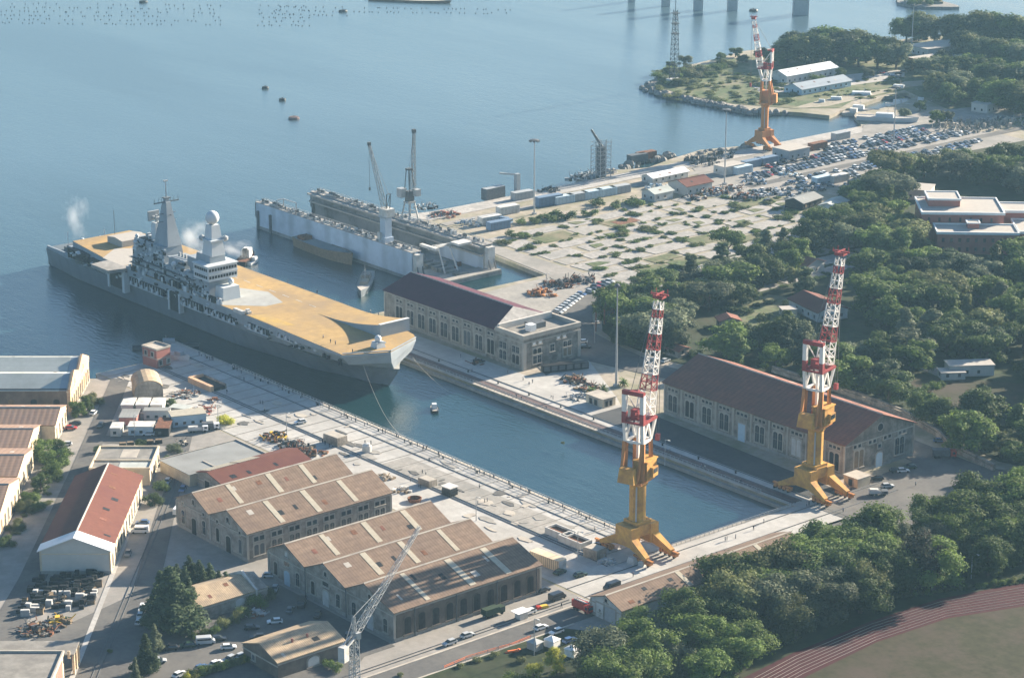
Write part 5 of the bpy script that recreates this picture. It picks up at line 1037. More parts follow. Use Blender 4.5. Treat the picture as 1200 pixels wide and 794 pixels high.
for px, py, az, c, kd, lb in (
  (634, 737, 90, 'white', 'car', 'white car on the road side of a pair near the netting'), (652, 742, 90, 'white', 'car', 'white estate car parked nearest the low shed corner on the road'),
  (527, 755, 90, 'silver', 'car', 'silver car driving on the road below the arched windows'), (548, 746, 90, 'silver', 'car', 'silver car ahead of another on the road below the arched windows'),
  (620, 719, 90, 'white', 'car', 'white and dark car beside the white booth near the shed corner'), (637, 693, 90, 'black', 'car', 'black car right at the corner of the arched-window shed'),
  (653, 702, 90, 'black', 'van', 'black van between the shed corner and the red truck'), (717, 690, 90, 'black', 'van', 'dark van against the long low shed'), (656, 672, 95, 'green', 'car', 'dark pick-up behind the white container end'),
  (680, 675, 85, 'green', 'car', 'dark green jeep in the blue shade of the crane'), (200, 761, 60, 'black', 'car', 'black car at the tree end of the car park row'), (220, 758, 60, 'green', 'car', 'dark green car second in the car park row'),
  (241, 754, 60, 'silver', 'van', 'silver van third in the shaded car park row'), (256, 750, 60, 'black', 'car', 'black car squeezed beside the silver van'), (295, 737, 60, 'black', 'car', 'black car in the deep shade by the ivy heap'),
  (322, 730, 60, 'white', 'car', 'white hatchback alone in the shaded yard'), (354, 710, 135, 'black', 'van', 'long dark van beside the three-gable workshop front'), (322, 692, 135, 'silver', 'car', 'silver car parked at the corner of the three-gable workshop'),
  (316, 676, 50, 'white', 'car', 'white car between the two workshops'), (211, 792, 100, 'white', 'car', 'white car cut by the bottom border of the photo'), (236, 784, 100, 'blue', 'car', 'pale blue car in the sunlit car row by the hedge'),
  (254, 779, 100, 'white', 'car', 'white car in the sunlit car row by the hedge'), (269, 774, 100, 'silver', 'car', 'silver car in the sunlit car row by the hedge'), (284, 770, 100, 'silver', 'car', 'silver car half behind the hedge next to the small gabled house'),
  (299, 765, 100, 'blue', 'car', 'blue car at the hedge end near the small gabled house'), (167, 714, 140, 'white', 'car', 'white car uppermost of three beside the tall dark conifer'), (165, 722, 140, 'white', 'car', 'white car in the middle of three beside the tall dark conifer'),
  (163, 730, 140, 'silver', 'car', 'grey car lowest of three beside the tall dark conifer'), (209, 601, 130, 'white', 'van', 'white van in the lane beside the two-gable workshop'), (214, 591, 130, 'black', 'car', 'dark car behind the white van in the lane'),
  (164, 624, 50, 'white', 'van', 'long white van beside the red-roofed hall'), (167, 614, 50, 'blue', 'car', 'dark blue car behind the long white van'), (174, 510, 50, 'white', 'car', 'white car in front of the pale site cabins'),
  (232, 538, 140, 'blue', 'car', 'blue car in the lane by the flat grey store'), (230, 546, 140, 'black', 'car', 'black car in the lane by the flat grey store'), (110, 485, 130, 'white', 'car', 'white car under the leafy bushes of the street'),
  (83, 503, 55, 'red', 'car', 'red car beside the street in front of the tan-roofed hall'), (88, 498, 55, 'black', 'car', 'dark red-black car behind the red car'), (77, 522, 55, 'silver', 'car', 'silver car beside the street trees'),
  (74, 528, 55, 'white', 'car', 'white car tucked behind the street tree'), (1028, 562, 50, 'black', 'car', 'black car nearest the small kiosk at the stone hall gable'), (1050, 553, 60, 'black', 'car', 'dark car beside a white one at the stone hall gable'),
  (1058, 553, 60, 'white', 'car', 'white car at the stone hall gable'), (1066, 549, 60, 'green', 'car', 'dark green car at the corner of the stone hall gable'), (1101, 518, 50, 'blue', 'car', 'blue car behind the red truck by the stone wall'),
  (682, 402, 55, 'white', 'car', 'white car behind the flat block of the maroon-roofed hall'), (686, 408, 55, 'black', 'car', 'black car behind the flat block of the maroon-roofed hall'), (780, 424, 100, 'silver', 'car', 'silver jeep on the road between the wood and the brown-roofed hall'),
  (118, 500, 135, 'black', 'car', 'dark car in the shade beside the site cabin lane'), (196, 566, 135, 'silver', 'car', 'silver car in the passage right of the red-roofed hall'), (214, 575, 135, 'blue', 'car', 'blue car in the lane before the two-gable workshop'), (222, 556, 135, 'white', 'car', 'white car by the flat grey store wall'), (150, 650, 140, 'grey', 'car', 'grey car in the lane below the red-roofed hall corner'), (302, 748, 60, 'black', 'car', 'black car on the sunlit end of the shaded yard'),
  (268, 760, 60, 'white', 'car', 'white car in the middle of the shaded car park'), (186, 776, 60, 'silver', 'car', 'silver car by the small conifer of the car park'), (340, 716, 135, 'grey', 'car', 'grey car before the first gable of the three'), (372, 722, 135, 'black', 'car', 'black car before the middle gable of the three'), (408, 746, 135, 'grey', 'car', 'grey car before the last gable of the three'), (700, 640, 5, 'silver', 'car', 'silver car near the legs of the near crane'), (1040, 571, 60, 'silver', 'car', 'silver car on the open yard before the stone gable'),
  (352, 496, 75, 'white', 'car', 'lone white and dark car on the sunlit near quay'), (668, 752, 90, 'blue', 'car', 'blue car in the shade beside the low shed and bushes')):
    place(car_proto(c, kd), (*W(px, py), .13), R(az) + (math.pi if rv.random() < .4 else 0), lb, 'cars parked round the sheds')
for i in range(9):
    f = i / 8; place(car_proto(rv.choice(('silver', 'white', 'blue', 'silver'))), (*W(654 + 27 * f, 367 - 21 * f), .13), R(20 + rv.uniform(-4, 4)), 'pale car in the curved rank behind the flat block, number %d' % i if False else 'pale car in the curved rank on the open yard', 'cars in the curved rank')
for i in range(9): place(car_proto(rv.choice(('black', 'grey', 'red', 'silver'))), (*W(692 + 22 * (i % 5) / 4 + (i > 4) * 6, 343 - 8 * (i % 5) / 4 - (i > 4) * 6), .13), R(20 + rv.uniform(-8, 8)), 'car parked where the open yard meets the palms', 'cars by the yard palms')
# far parking: simplified single-mesh cars
FC = []
for c in ('white', 'silver', 'black', 'grey', 'blue', 'red'):
    m = MB(); car_mesh(m, 4.4, 1.8, 1.5, 'car_' + c); cabin(m, 4.4, 1.8, 1.5, 'car_' + c)
    for sx in (-1, 1):
        for sy in (-1, 1): wheel(m, sx * 1.4, sy * .82)
    o = m.build('distant_car'); tag(o, 'x', 'car'); FC.append((c, o))
def far_car(x, y, az, where):
    c, o = rv.choices(FC, (3, 4, 7, 6, 3, 1))[0]; place(o, (x, y, .13), R(az + rv.uniform(-5, 5)), '%s car %s, %s' % (c, where, 'towards the orange crane' if y < 890 else ('around the row middle' if y < 940 else 'towards the boat yard')), 'cars in the far parking area')
nfc = 0
rows = [(-833.5, 905, 985, 'in the parking row nearest the outer quay'), (-826, 858, 985, 'in the second parking row from the outer quay'), (-821, 858, 985, 'in the second parking row from the outer quay'), (-812.5, 835, 1000, 'in the middle parking row of the far yard'),
        (-807.5, 835, 1000, 'in the middle parking row of the far yard'), (-792, 850, 990, 'in the parking row nearest the wood'), (-787, 880, 975, 'in the parking row nearest the wood'), (-780, 815, 880, 'in the loose parking row before the derelict slabs')]
for x, y0, y1, wh in rows:
    y = y0
    while y < y1:
        if rv.random() < .7 and nfc < 250: far_car(x + rv.uniform(-1.0, 1.0), y, rv.choice((0, 0, 0, 8, -10)), wh); nfc += 1
        y += 2.75
for i in range(26): far_car(rv.uniform(-790, -765), rv.uniform(800, 880), rv.uniform(0, 180), 'scattered at the end of the derelict yard')
for i in range(12): x, y = W(rv.uniform(1010, 1060), rv.uniform(85, 92)); far_car(x, y, 30, 'parked between the trees of the headland')
# trucks
def truck(label, px, py, az, cabk, backk, L=7.0, H=3.0, box=True, name='truck', cat='truck', z=.13, boom=False):
    t = thing(name, label, cat, (*W(px, py), z), R(az)); m = B(cabk); m.box(L / 2 - 1.9, L / 2, -1.15, 1.15, .6, H * .85); cb = m.build('cab', t)
    m = B('glass_dark'); m.box(L / 2 - .003, L / 2 + .05, -1.0, 1.0, H * .5, H * .8).box(L / 2 - 1.3, L / 2 - .4, -1.2, 1.2, H * .5, H * .78); m.build('windscreen', cb)
    m = B(backk)
    if box: m.box(-L / 2, L / 2 - 2.1, -1.2, 1.2, .9, H)
    else: m.box(-L / 2, L / 2 - 2.1, -1.2, 1.2, .8, 1.15).box(-L / 2, L / 2 - 2.1, -1.2, -1.1, 1.153, 1.9).box(-L / 2, L / 2 - 2.1, 1.1, 1.2, 1.153, 1.9).box(-L / 2 + .3, 0, -.8, .8, 1.153, 2.1)
    m.build('load_bed', t); m = B('steel_dark').box(-L / 2, L / 2, -.5, .5, .5, .8); m.build('chassis', t)
    if boom: m = B('white_dirty'); m.bar((-L / 2 + .4, .6, H + .2), (L / 2 - .6, .6, H + .5), .3).bar((-L / 2 + .4, -.6, H + .2), (L / 2 - .6, -.6, H + .5), .3); [m.bar((x, -.6, H + .4), (x, .6, H + .4), .14) for x in [-L / 2 + .8 + k * .8 for k in range(int(L - 2))]]; m.build('ladder', t)
    for x in (-L / 2 + 1.0, -L / 2 + 2.2, L / 2 - 1.1):
        for y in (-1.0, 1.0): m = MB(); wheel(m, x, y, .48, .3); m.build('wheel', t)
    return t
truck('red fire truck with a ladder on top on the road by the low shed', 683, 716, 0, 'red_paint', 'red_paint', 7, 2.9, boom=True, name='fire_truck', cat='fire truck')
truck('red and grey lorry parked in the shade near the stone wall', 1106, 536, 50, 'red_paint', 'steel_dark', 8, 3.0)
truck('dark green army truck parked beneath the arched windows', 578, 721, 90, 'green_dark', 'green_dark', 7, 2.7)
truck('white flatbed truck in front of the pale green cabin', 232, 506, 60, 'car_white', 'white_dirty', 7, 2.6, False)
truck('white truck with a grey tank beside the yellow shrub', 247, 503, 60, 'car_white', 'steel_dark', 6, 2.6)
truck('dark pick-up truck with a pale load in the yard beside the crane', 1029, 580, 50, 'car_grey', 'white_dirty', 6, 2.0, False)
truck('blue truck in the far yard among the containers', 700 - 108, 262, 20, 'blue_box', 'blue_box', 7, 3)
# long dark generator lorry by the flat block
t = thing('equipment_row', 'long black row of generator units in front of the flat block', 'generator', (*W(662, 434), 0), R(68)); m = B('dark'); m.box(-9, 9, -1.3, 1.3, .4, 2.9); m.build('housing', t); m = B('steel_dark'); [m.box(-8.6 + i * 3, -6.4 + i * 3, -1.42, -1.303, .8, 2.6) for i in range(6)]; m.build('louvred_doors', t)
# containers and cabins
def container(label, px, py, az, k, L=6.1, Wd=2.44, H=2.6, name='container', cat='container', z=.06, group=None):
    t = thing(name, label, cat, (*W(px, py), z), R(az), group); m = B(k); m.box(-L / 2, L / 2, -Wd / 2, Wd / 2, .1, H); m.build('shell', t)
    m = B('steel_dark' if k != 'white_paint' else 'white_dirty'); [m.box(-L / 2 + .3 + i * .8, -L / 2 + .42 + i * .8, -Wd / 2 - .05, Wd / 2 + .05, .25, H - .2) for i in range(int(L / .8))]; m.build('ribs', t)
    m = B('white_dirty'); m.box(L / 2 + .003, L / 2 + .07, -Wd / 2 + .1, -.05, .2, H - .15).box(L / 2 + .003, L / 2 + .07, .05, Wd / 2 - .1, .2, H - .15); m.build('doors', t); return t
container('cream white container beside the corner of the arched-window shed', 642, 662, 5, 'cream', 12, 3.4, 3.4)
container('blue container standing at the end of the row on the outer quay', 643, 240, 85, 'blue_box', 14, 4, 4.6)
for i, (px, py, k, lb) in enumerate(((660, 238, 'pale_blue', 'pale blue container next to the blue one'), (676, 235, 'steel', 'grey container third in the row on the outer quay'), (694, 232, 'pale_blue', 'pale container fourth in the row on the outer quay'),
      (710, 229, 'pale_blue', 'pale container fifth in the row on the outer quay'), (726, 226, 'steel', 'violet grey container at the shelter end of the row'), (595, 250, 'white_dirty', 'whitish container near the foot of the light mast'), (574, 262, 'white_dirty', 'white box container behind the floating dock'), (612, 233, 'steel', 'flat grey container on the outer quay side'),
      (757, 186, 'rust', 'rusty red container at the outer quay edge'), (747, 189, 'steel_dark', 'dark container beside the rusty one'), (870, 203, 'pale_blue', 'pale container near the distant orange crane'), (880, 196, 'blue_box', 'blue covered stack near the distant orange crane'), (900, 192, 'blue_box', 'blue container right below the distant crane'),
      (963, 215, 'pale_blue', 'light blue container among the far parked cars'), (983, 213, 'white_dirty', 'white container among the far parked cars'), (1005, 219, 'steel_dark', 'dark container by the trees at the car park end'), (958, 175, 'rust', 'brown container behind the far parking rows'),
      (985, 163, 'steel', 'grey container near the boats ashore'), (584, 268, 'blue_box', 'blue tarpaulin-coloured container beside dock end'))):
    container(lb, px, py, 85 if px < 760 else 90, k, 11, 4, 3.8)
def cabin_(label, X, Y, a, b_, h, wk, rk, rz=0):
    t = thing('site_cabin', label, 'site cabin', (*CW(X, Y), .06), A50 + rz); B(wk).box(0, a, 0, b_, 0, h).build('wall', t); B(rk).box(-.2, a + .2, -.2, b_ + .2, h, h + .2).build('roof', t)
    for i in range(max(1, int(a / 3))): window(t, (0, 0), (1, 0), (0, -1), 1.5 + i * 2.9, .9, 1.1, 1.0, trim=wk, bars=False)
cabin_('small white cabin at the street end of the cabin group', -138, 774, 3.6, 6, 3, 'white_dirty', 'white_dirty'); cabin_('pale blue-white cabin with three bays facing the lane', -132, 775, 8.5, 5.5, 3.2, 'pale_blue', 'white_dirty'); cabin_('dark open-fronted shelter with rusty roof beside the cabins', -122.5, 774, 4.6, 11, 3.0, 'dark', 'rust')
cabin_('grey-roofed cabin behind the pale blue-white one', -136.5, 784, 6, 9, 3.4, 'brick', 'roof_grey'); cabin_('long white cabin in the middle of the group', -129, 791, 9, 3.5, 3.4, 'white_wall', 'roof_grey')
for i in range(3): cabin_(('white container cabin closest to the street in the rear rank', 'white container cabin in the middle of the rear rank', 'white container cabin beside the vaulted store in the rear rank')[i], -138 + i * 5.2, 798, 4.2, 8, 3.2, 'white_wall', 'white_dirty')
cabin_('pale green cabin with grey slab roof beside the white trucks', -118, 783, 12, 6.5, 4.0, 'pale_blue', 'skylight', R(18)); cabin_('low cabin with pale sloping roof behind the green cabin', -121, 798, 7, 4, 2.4, 'plaster', 'roof_pale', R(-20))
t = thing('kiosk', 'small cream kiosk next to the crane at the stone hall', 'kiosk', (*W(1004, 567), .1), R(0)); B('cream').box(-3, 3, -3, 3, 0, 3).build('wall', t); B('stone_trim').box(-3.3, 3.3, -3.3, 3.3, 3, 3.25).build('roof', t); window(t, (-3, -3), (1, 0), (0, -1), 3, .2, 1.6, 2.2, pane='dark', bars=False)
def block_(name, label, cat, px, py, az, a, b_, h, k, extra=None):
    t = thing(name, label, cat, (*W(px, py), .06), R(az)); m = B(k).cbox(0, 0, h / 2, a, b_, h, 0, .98); m.build('body', t)
    if extra: B(extra).cbox(0, 0, h + .06, a * .9, b_ * .9, .12).build('top', t)
    return t
block_('concrete_block', 'large grey concrete cube beside the crane legs', 'concrete block', 697, 652, 8, 5.4, 4.6, 3.0, 'stone', 'stone_trim'); block_('concrete_shelter', 'concrete box shelter on the near quay with people in its shade', 'shelter', 393, 519, 5, 7.5, 4.5, 3, 'stone', 'stone_trim')
block_('concrete_shelter', 'small stone block near the quay rail line with people beside it', 'shelter', 501, 568, 5, 5.5, 3.5, 2.2, 'stone', 'stone_trim')
for i, (px, py, l) in enumerate(((658, 628, 'open-topped concrete trough farther from the crane'), (674, 637, 'open-topped concrete trough nearer to the crane'))):
    t = thing('concrete_trough', l, 'concrete trough', (*W(px, py), .06), R(2)); m = B('white_dirty'); m.box(-5, 5, -2.4, -2.0, 0, 2.2).box(-5, 5, 2.0, 2.4, 0, 2.2).box(-5, -4.6, -1.997, 1.997, 0, 2.2).box(4.6, 5, -1.997, 1.997, 0, 2.2); m.build('walls', t); B('rust').box(-4.6, 4.6, -2, 2, .1, 1.5).build('contents', t)
t = thing('cable_kiosk', 'square cabin on legs on the near quay', 'kiosk', (*W(527, 580), .06), R(5)); B('dark').box(-2, 2, -1.7, 1.7, .3, 2.0).build('lower_part', t); B('glass_dark').box(-1.9, 1.9, -1.6, 1.6, 2.0, 3.0).build('windows', t); B('white_dirty').box(-2.3, 2.3, -2, 2, 3, 3.25).build('roof', t)
t = thing('storage_tank', 'round white tank on the near quay beside the two-gable workshop', 'tank', (*W(430, 529), .06)); B('white_dirty').lathe(0, 0, [(1.6, 0), (1.6, 2.2), (.9, 2.9), (.1, 3.1)], 14).build('tank_body', t); B('steel_dark').bar((1, 1, 2.5), (1, 1, 4), .25).bar((-1, 0, 2.5), (-1, 0, 3.8), .25).build('pipes', t)
t = thing('metal_bin', 'rust-brown skip beside the workshop gable', 'skip', (*W(486, 587), .06)); B('rust').lathe(0, 0, [(2.0, 0), (2.4, 1.1), (2.1, 1.2), (1.9, .4)], 12).build('shell', t)
t = thing('covered_machine', 'white covered machine beside the crane wheels', 'machine', (*W(741, 660), .06)); B('white_dirty').cbox(0, 0, 1, 3, 2, 2, 0, .7).build('cover', t); B('white_dirty').cbox(3, 1, .7, 2, 1.6, 1.4, .4, .8).build('small_cover', t)
t = thing('life_raft', 'small orange and yellow raft on the pavement near the red truck', 'raft', (*W(636, 712), .15), R(80)); B('yellow_paint').cbox(0, 0, .35, 3.6, 1.6, .7, 0, .8).build('hull', t); B('red_paint').cbox(-1.4, 0, .4, 1.2, 1.7, .8, 0, .9).build('cover', t)
t = thing('white_booth', 'small white booth with a green sign by the arched-window shed', 'booth', (*W(611, 724), .12), R(90)); B('white_dirty').box(-1.4, 1.4, -1.2, 1.2, 0, 2.2).build('wall', t); B('white_paint').box(-2.6, 2, -1.8, 1.8, 2.2, 2.35).build('roof', t)
for i, (px, py, l) in enumerate(((627, 760, 'grey tent-roofed booth beside the orange netting'), (647, 757, 'small round white tent half behind the yellow-green tree'), (671, 768, 'white tent between the yellow-green tree and the dark trees'))):
    t = thing('white_tent', l, 'tent', (*W(px, py), .1), R(10)); B('tarp_grey' if i == 0 else 'white_paint').cbox(0, 0, 1.1, 3.4, 3, 2.2).build('walls', t); m = B('white_paint' if i else 'steel'); m.add([(-1.9, -1.7, 2.2), (1.9, -1.7, 2.2), (1.9, 1.7, 2.2), (-1.9, 1.7, 2.2), (0, 0, 3.2)], [(0, 1, 4), (1, 2, 4), (2, 3, 4), (3, 0, 4), (3, 2, 1, 0)]); m.build('roof', t)
# orange construction netting
pts = [W(*p) for p in ((520, 784), (548, 772), (575, 764), (600, 757), (622, 748))]; m = B('orange_net')
for p, q in zip(pts, pts[1:]): m.bar((*p, .6), (*q, .6), .1).bar((*p, 1.0), (*q, 1.0), .12)
m2 = B('steel'); [m2.bar((*Vector(pts[0]).lerp(Vector(pts[-1]), i / 8), 0), (*Vector(pts[0]).lerp(Vector(pts[-1]), i / 8), 1.3), .12) for i in range(9)]
t = thing('netting_fence', 'orange plastic construction netting along the road verge', 'fence', (0, 0, 0)); m.build('netting', t); m2.build('posts', t)
t = thing('netting_heap', 'crumpled orange netting lying on the verge', 'netting', (*W(600, 764), .1), R(60)); B('orange_net').cbox(0, 0, .3, 4.2, .9, .6, .2, .6).cbox(1.8, .8, .25, 2.2, .7, .4, .9, .6).build('mesh_net', t)
# pallets and scrap in the yard below the red-roofed hall
rp = random.Random(21); pal = []
def pallet(k='wood'):
    t = thing('timber_stack', 'x', 'timber stack'); m = B(k)
    for i in range(4): m.box(-1.3, 1.3, -.9 + i * .5, -.9 + i * .5 + .36, 1.0, 1.3)
    m.box(-1.3, 1.3, -.9, .96, 0, .95); m.mat('white_dirty' if k == 'steel' else 'dark').box(-1.2, 1.2, -.8, .8, 1.3, 1.42); m.build('stack', t); index_kids(); return t
pp = [pallet('wood'), pallet('steel'), pallet('dark')]; wh = ('against the grey gable wall', 'in the middle of the storage yard', 'along the front of the storage yard')
for r_ in range(11):
    for i in range(11):
        if rp.random() < .24: continue
        X = -139.8 + i * 1.9 + rp.uniform(-.3, .3); Y = 622 + r_ * 2.55 + i * .65
        place(rp.choice((pp[0], pp[2], pp[2], pp[1]) if r_ < 7 else (pp[2],)), (*CW(X, Y), .06), A50 + rp.uniform(-.15, .15), 'dark stacked timbers and crates ' + wh[0 if r_ > 7 else (1 if r_ > 3 else 2)], 'stacks in the timber yard', scale=(rp.uniform(.5, 1.0), rp.uniform(.4, .8), rp.uniform(.7, 1.4)))
def scrap(label, px, py, n_, rad, kk=('rust', 'steel_dark', 'wood'), h=2.0, name='scrap_heap'):
    t = thing(name, label, 'scrap heap', (*W(px, py), .08)); r_ = random.Random(px)
    for k in kk:
        m = B(k)
        for i in range(n_):
            a = r_.uniform(0, 6.28); d = rad * r_.random() ** .6; x, y = d * math.cos(a), d * math.sin(a); z = r_.uniform(.1, h * (1 - d / rad * .6))
            if r_.random() < .5: m.cbox(x, y, z / 2, r_.uniform(.5, 2.2), r_.uniform(.4, 1.4), z, r_.uniform(0, 3))
            else: m.bar((x, y, z), (x + r_.uniform(-2, 2), y + r_.uniform(-2, 2), r_.uniform(.1, h)), r_.uniform(.1, .3))
        m.build('scrap', t)['kind'] = 'stuff'
scrap('heap of tangled rusty scrap in front of the timber stacks', 46, 738, 34, 5.5); scrap('row of wooden crates and a green bin by the timber yard', 72, 728, 10, 4, ('wood', 'green_dark', 'yellow_paint'))
scrap('scattered dark scrap and yellow frames on the near quay by the flat store', 322, 513, 18, 5, ('dark', 'yellow_paint', 'rust')); scrap('dark scrap line behind the low red-roofed shed', 345, 523, 26, 6, ('dark', 'rust', 'steel_dark'))
scrap('brown scrap heap at the end of the low red-roofed shed', 362, 531, 24, 6, ('rust', 'dark', 'wood')); scrap('orange-brown rusty machinery on the open yard', 632, 344, 24, 5, ('rust', 'crane_orange'), 3.2); scrap('low rusty heap beside the orange-brown machinery', 648, 347, 8, 2, ('rust', 'crane_orange'), 1.6)
scrap('line of dark lorries and scrap on the open yard', 655, 334, 30, 7, ('dark', 'rust', 'steel_dark'), 2.8); scrap('dark scrap cluster at the upper side of the open yard', 680, 329, 26, 7, ('dark', 'rust', 'steel_dark'), 2.8); scrap('rubble and pipes beside the vaulted store', 218, 462, 22, 5, ('rust', 'white_dirty', 'concrete_worn'), 1.6)
scrap('red and white building rubble behind the pale green cabin', 238, 482, 20, 4.5, ('brick', 'white_dirty', 'rust'), 1.8); scrap('pile of equipment on the far quay by the generator row', 672, 446, 20, 5, ('rust', 'dark', 'wood'), 2.0); scrap('grey pallets and low boxes on the far quay', 678, 466, 16, 5, ('white_dirty', 'steel_dark'), 1.2)
scrap('dark machinery pile at the outer quay edge', 690, 207, 26, 7, ('dark', 'steel', 'navy_grey'), 3.5); scrap('dark machinery beside the scaffold tower', 676, 211, 22, 6, ('dark', 'steel'), 3.5); scrap('black rocky machinery at the bend of the outer quay', 823, 190, 40, 10, ('dark', 'steel_dark', 'rock'), 4); scrap('black rocky heap closer to the orange crane', 842, 183, 34, 9, ('dark', 'rock'), 3.5)
scrap('dark equipment on the outer quay near the light mast', 643, 224, 22, 6, ('dark', 'steel_dark'), 2.6); scrap('red and grey equipment behind the floating dock', 520, 252, 22, 7, ('rust', 'steel_dark', 'brick'), 2.6); scrap('grey pipes and blue sheets behind the floating dock', 552, 262, 20, 7, ('steel', 'blue_box', 'white_dirty'), 2.4)
scrap('grey equipment along the inner side of the far dock wall', 500, 243, 20, 6, ('steel', 'dark'), 2.6); scrap('blue tarpaulins below the distant crane', 892, 190, 16, 7, ('blue_box', 'pale_blue', 'white_dirty'), 3); scrap('mixed stores in the far yard by the quay workshop', 835, 226, 26, 8, ('blue_box', 'white_dirty', 'rust', 'dark'), 3)
scrap('dark stores and awnings in the far yard', 873, 232, 26, 9, ('dark', 'navy_grey', 'rust'), 3); scrap('wheels and white sacks beside the crane legs by the kiosk', 985, 572, 16, 3, ('white_dirty', 'steel_dark'), 1.6); scrap('dense wreckage strip above the derelict slabs', 770, 222, 20, 8, ('blue_box', 'white_dirty', 'pale_blue'), 3)
for px, py, n_, rd, kk, lb in ((905, 226, 22, 8, ('dark', 'white_dirty', 'blue_box'), 'stores and parked trailers behind the green-roofed hut'), (934, 233, 18, 6, ('navy_grey', 'dark', 'white_dirty'), 'dark awnings beside the green-roofed hut'), (858, 222, 22, 8, ('rust', 'white_dirty', 'dark'), 'mixed boxes under the tall mast of the far yard'), (951, 222, 18, 6, ('dark', 'blue_box', 'white_dirty'), 'cluster of dark crates by the light blue container'), (884, 213, 20, 8, ('dark', 'white_dirty', 'blue_box'), 'crates and sheets in the middle of the far yard'),
        (1000, 226, 16, 6, ('dark', 'white_dirty', 'rust'), 'clutter where the far yard meets the wood'), (815, 232, 16, 6, ('dark', 'white_dirty', 'rust'), 'small stores in front of the quay workshop'), (925, 205, 16, 6, ('dark', 'pale_blue', 'white_dirty'), 'boxes between the loose parking rows')): scrap(lb, px, py, n_, rd, kk, 2.4)
for px, py, rd in ((1120, 152, 14), (1150, 148, 16), (1180, 145, 15)): scrap('grey rock dump beside the road to the headland, %s end' % ('lower' if px < 1130 else ('middle' if px < 1160 else 'upper')), px, py, 60, rd, ('rock', 'stone_trim'), 4, 'rock_heap')
for i, px in enumerate((571, 578, 585)): block_('storage_tank', ('stubby dark tank farthest from the light mast on the outer quay', 'stubby dark tank in the middle of three on the outer quay', 'stubby dark tank nearest the light mast on the outer quay')[i], 'tank', px, 234 - i * 1.6, 0, 4.2, 4.2, 5.5, 'steel_dark', 'steel')
t = thing('small_quay_crane', 'small grey hoist with a short arm at the outer quay edge', 'hoist', (*W(606, 227), 0)); B('steel').cbox(0, 0, 5, 2.2, 2.2, 10).build('column', t); B('steel').bar((0, 0, 9.5), (-6, -6, 10), .8).build('arm', t)
for px, py, n_, rd, kk, lb in ((150, 498, 12, 3, ('wood', 'white_dirty'), 'low pile of planks between two site cabins'), (212, 520, 10, 3, ('stone_trim', 'dark'), 'stone blocks beside the lane junction'), (60, 700, 18, 5, ('dark', 'wood'), 'dark timber heap at the foot of the grey gable wall'), (98, 694, 16, 4, ('dark', 'wood'), 'timber heap at the right end of the grey gable wall'), (300, 720, 14, 3, ('white_dirty', 'rust', 'steel'), 'tarpaulin and rusty frames on the ivy heap'), (450, 560, 14, 3, ('wood', 'stone_trim'), 'slatted crates behind the three-gable workshop'), (470, 575, 12, 3, ('wood', 'white_dirty'), 'pale slatted boxes beside the brown skip'),
        (712, 658, 12, 3, ('white_dirty', 'steel'), 'white bags and pipes at the near crane foot'), (560, 425, 10, 3, ('rust', 'dark'), 'red trolley by the maroon-roofed hall wall'), (690, 455, 14, 5, ('dark', 'wood', 'rust'), 'wooden litter by the palms'), (250, 470, 12, 3, ('rust', 'white_dirty'), 'small debris pile near the ochre enclosure')): scrap(lb, px, py, n_, rd, kk, 1.5)
# ------------------------------------------------------------------ boats
AZB = math.degrees(math.atan2(W(437, 312, -2)[1] - W(420, 357, -2)[1], W(437, 312, -2)[0] - W(420, 357, -2)[0]))
def boat(name, label, cat, px, py, az, L, Wd, H, k, deckk='tarp_grey', cabs=(), z=-2.0, mast=0):
    t = thing(name, label, cat, (*W(px, py, -2), z), R(az)); m = B(k); n_ = 12; up = []; lo = []
    for i in range(n_ + 1):
        f = i / n_; x = -L / 2 + L * f; h = Wd / 2 * (min(1, .75 + f) if f < .5 else (1 - ((f - .5) / .5) ** 2.4)); h = max(.05, h); s = H * (1 + .35 * max(0, f - .6) * 2); up.append((x, h, s)); lo.append((x - .03 * L * f, h * .75, -.6))
    vs = [(x, -h, s) for x, h, s in up] + [(x, -h, s) for x, h, s in lo] + [(x, h, s) for x, h, s in up] + [(x, h, s) for x, h, s in lo]; N = n_ + 1; fs = []
    for i in range(n_): fs += [(i, i + N, i + N + 1, i + 1), (2 * N + i, 2 * N + i + 1, 3 * N + i + 1, 3 * N + i)]
    fs.append((0, 2 * N, 3 * N, N)); m.add(vs, fs); m.mat(deckk); m.add([(x, -h, s - .25) for x, h, s in up] + [(x, h, s - .25) for x, h, s in up], [(i, i + 1, N + i + 1, N + i) for i in range(n_)]); m.build('hull', t)
    for a, b_, c, d, e, kk in cabs: B(kk).cbox(a, b_, H + e / 2 - .2, c, d, e, 0, .92).build('deckhouse', t)
    if mast: B('steel').bar((0, 0, H), (0, 0, H + mast), .25, .12).bar((-1, 0, H + mast * .7), (1, 0, H + mast * .7), .15).build('mast', t)
    return t
boat('barge', 'brown flat barge moored along the floating dock wall', 'barge', 381, 299, -2, 44, 8, 4.4, 'wood', 'dock_inner', [(-16, 0, 5, 5, 1.6, 'rust')])
boat('landing_craft', 'weathered work ship moored bow-on between barge and quay', 'ship', 428, 336, AZB + 180, 34, 6.4, 2.6, 'navy_dark', 'tarp_grey', [(-4, 0, 7, 4, 2.4, 'stone'), (3, 0, 6, 3.4, 1.4, 'dust'), (-8, 0, 3, 3, 1.6, 'white_dirty')], mast=7)
boat('tug', 'dark tug with a white wheelhouse behind the carrier', 'tug', 289, 306, 130, 18, 6, 2.2, 'dark', 'rust', [(1, 0, 5, 3.6, 3.6, 'crane_white'), (-2, 0, 2, 2, 4.2, 'dark')], mast=5)
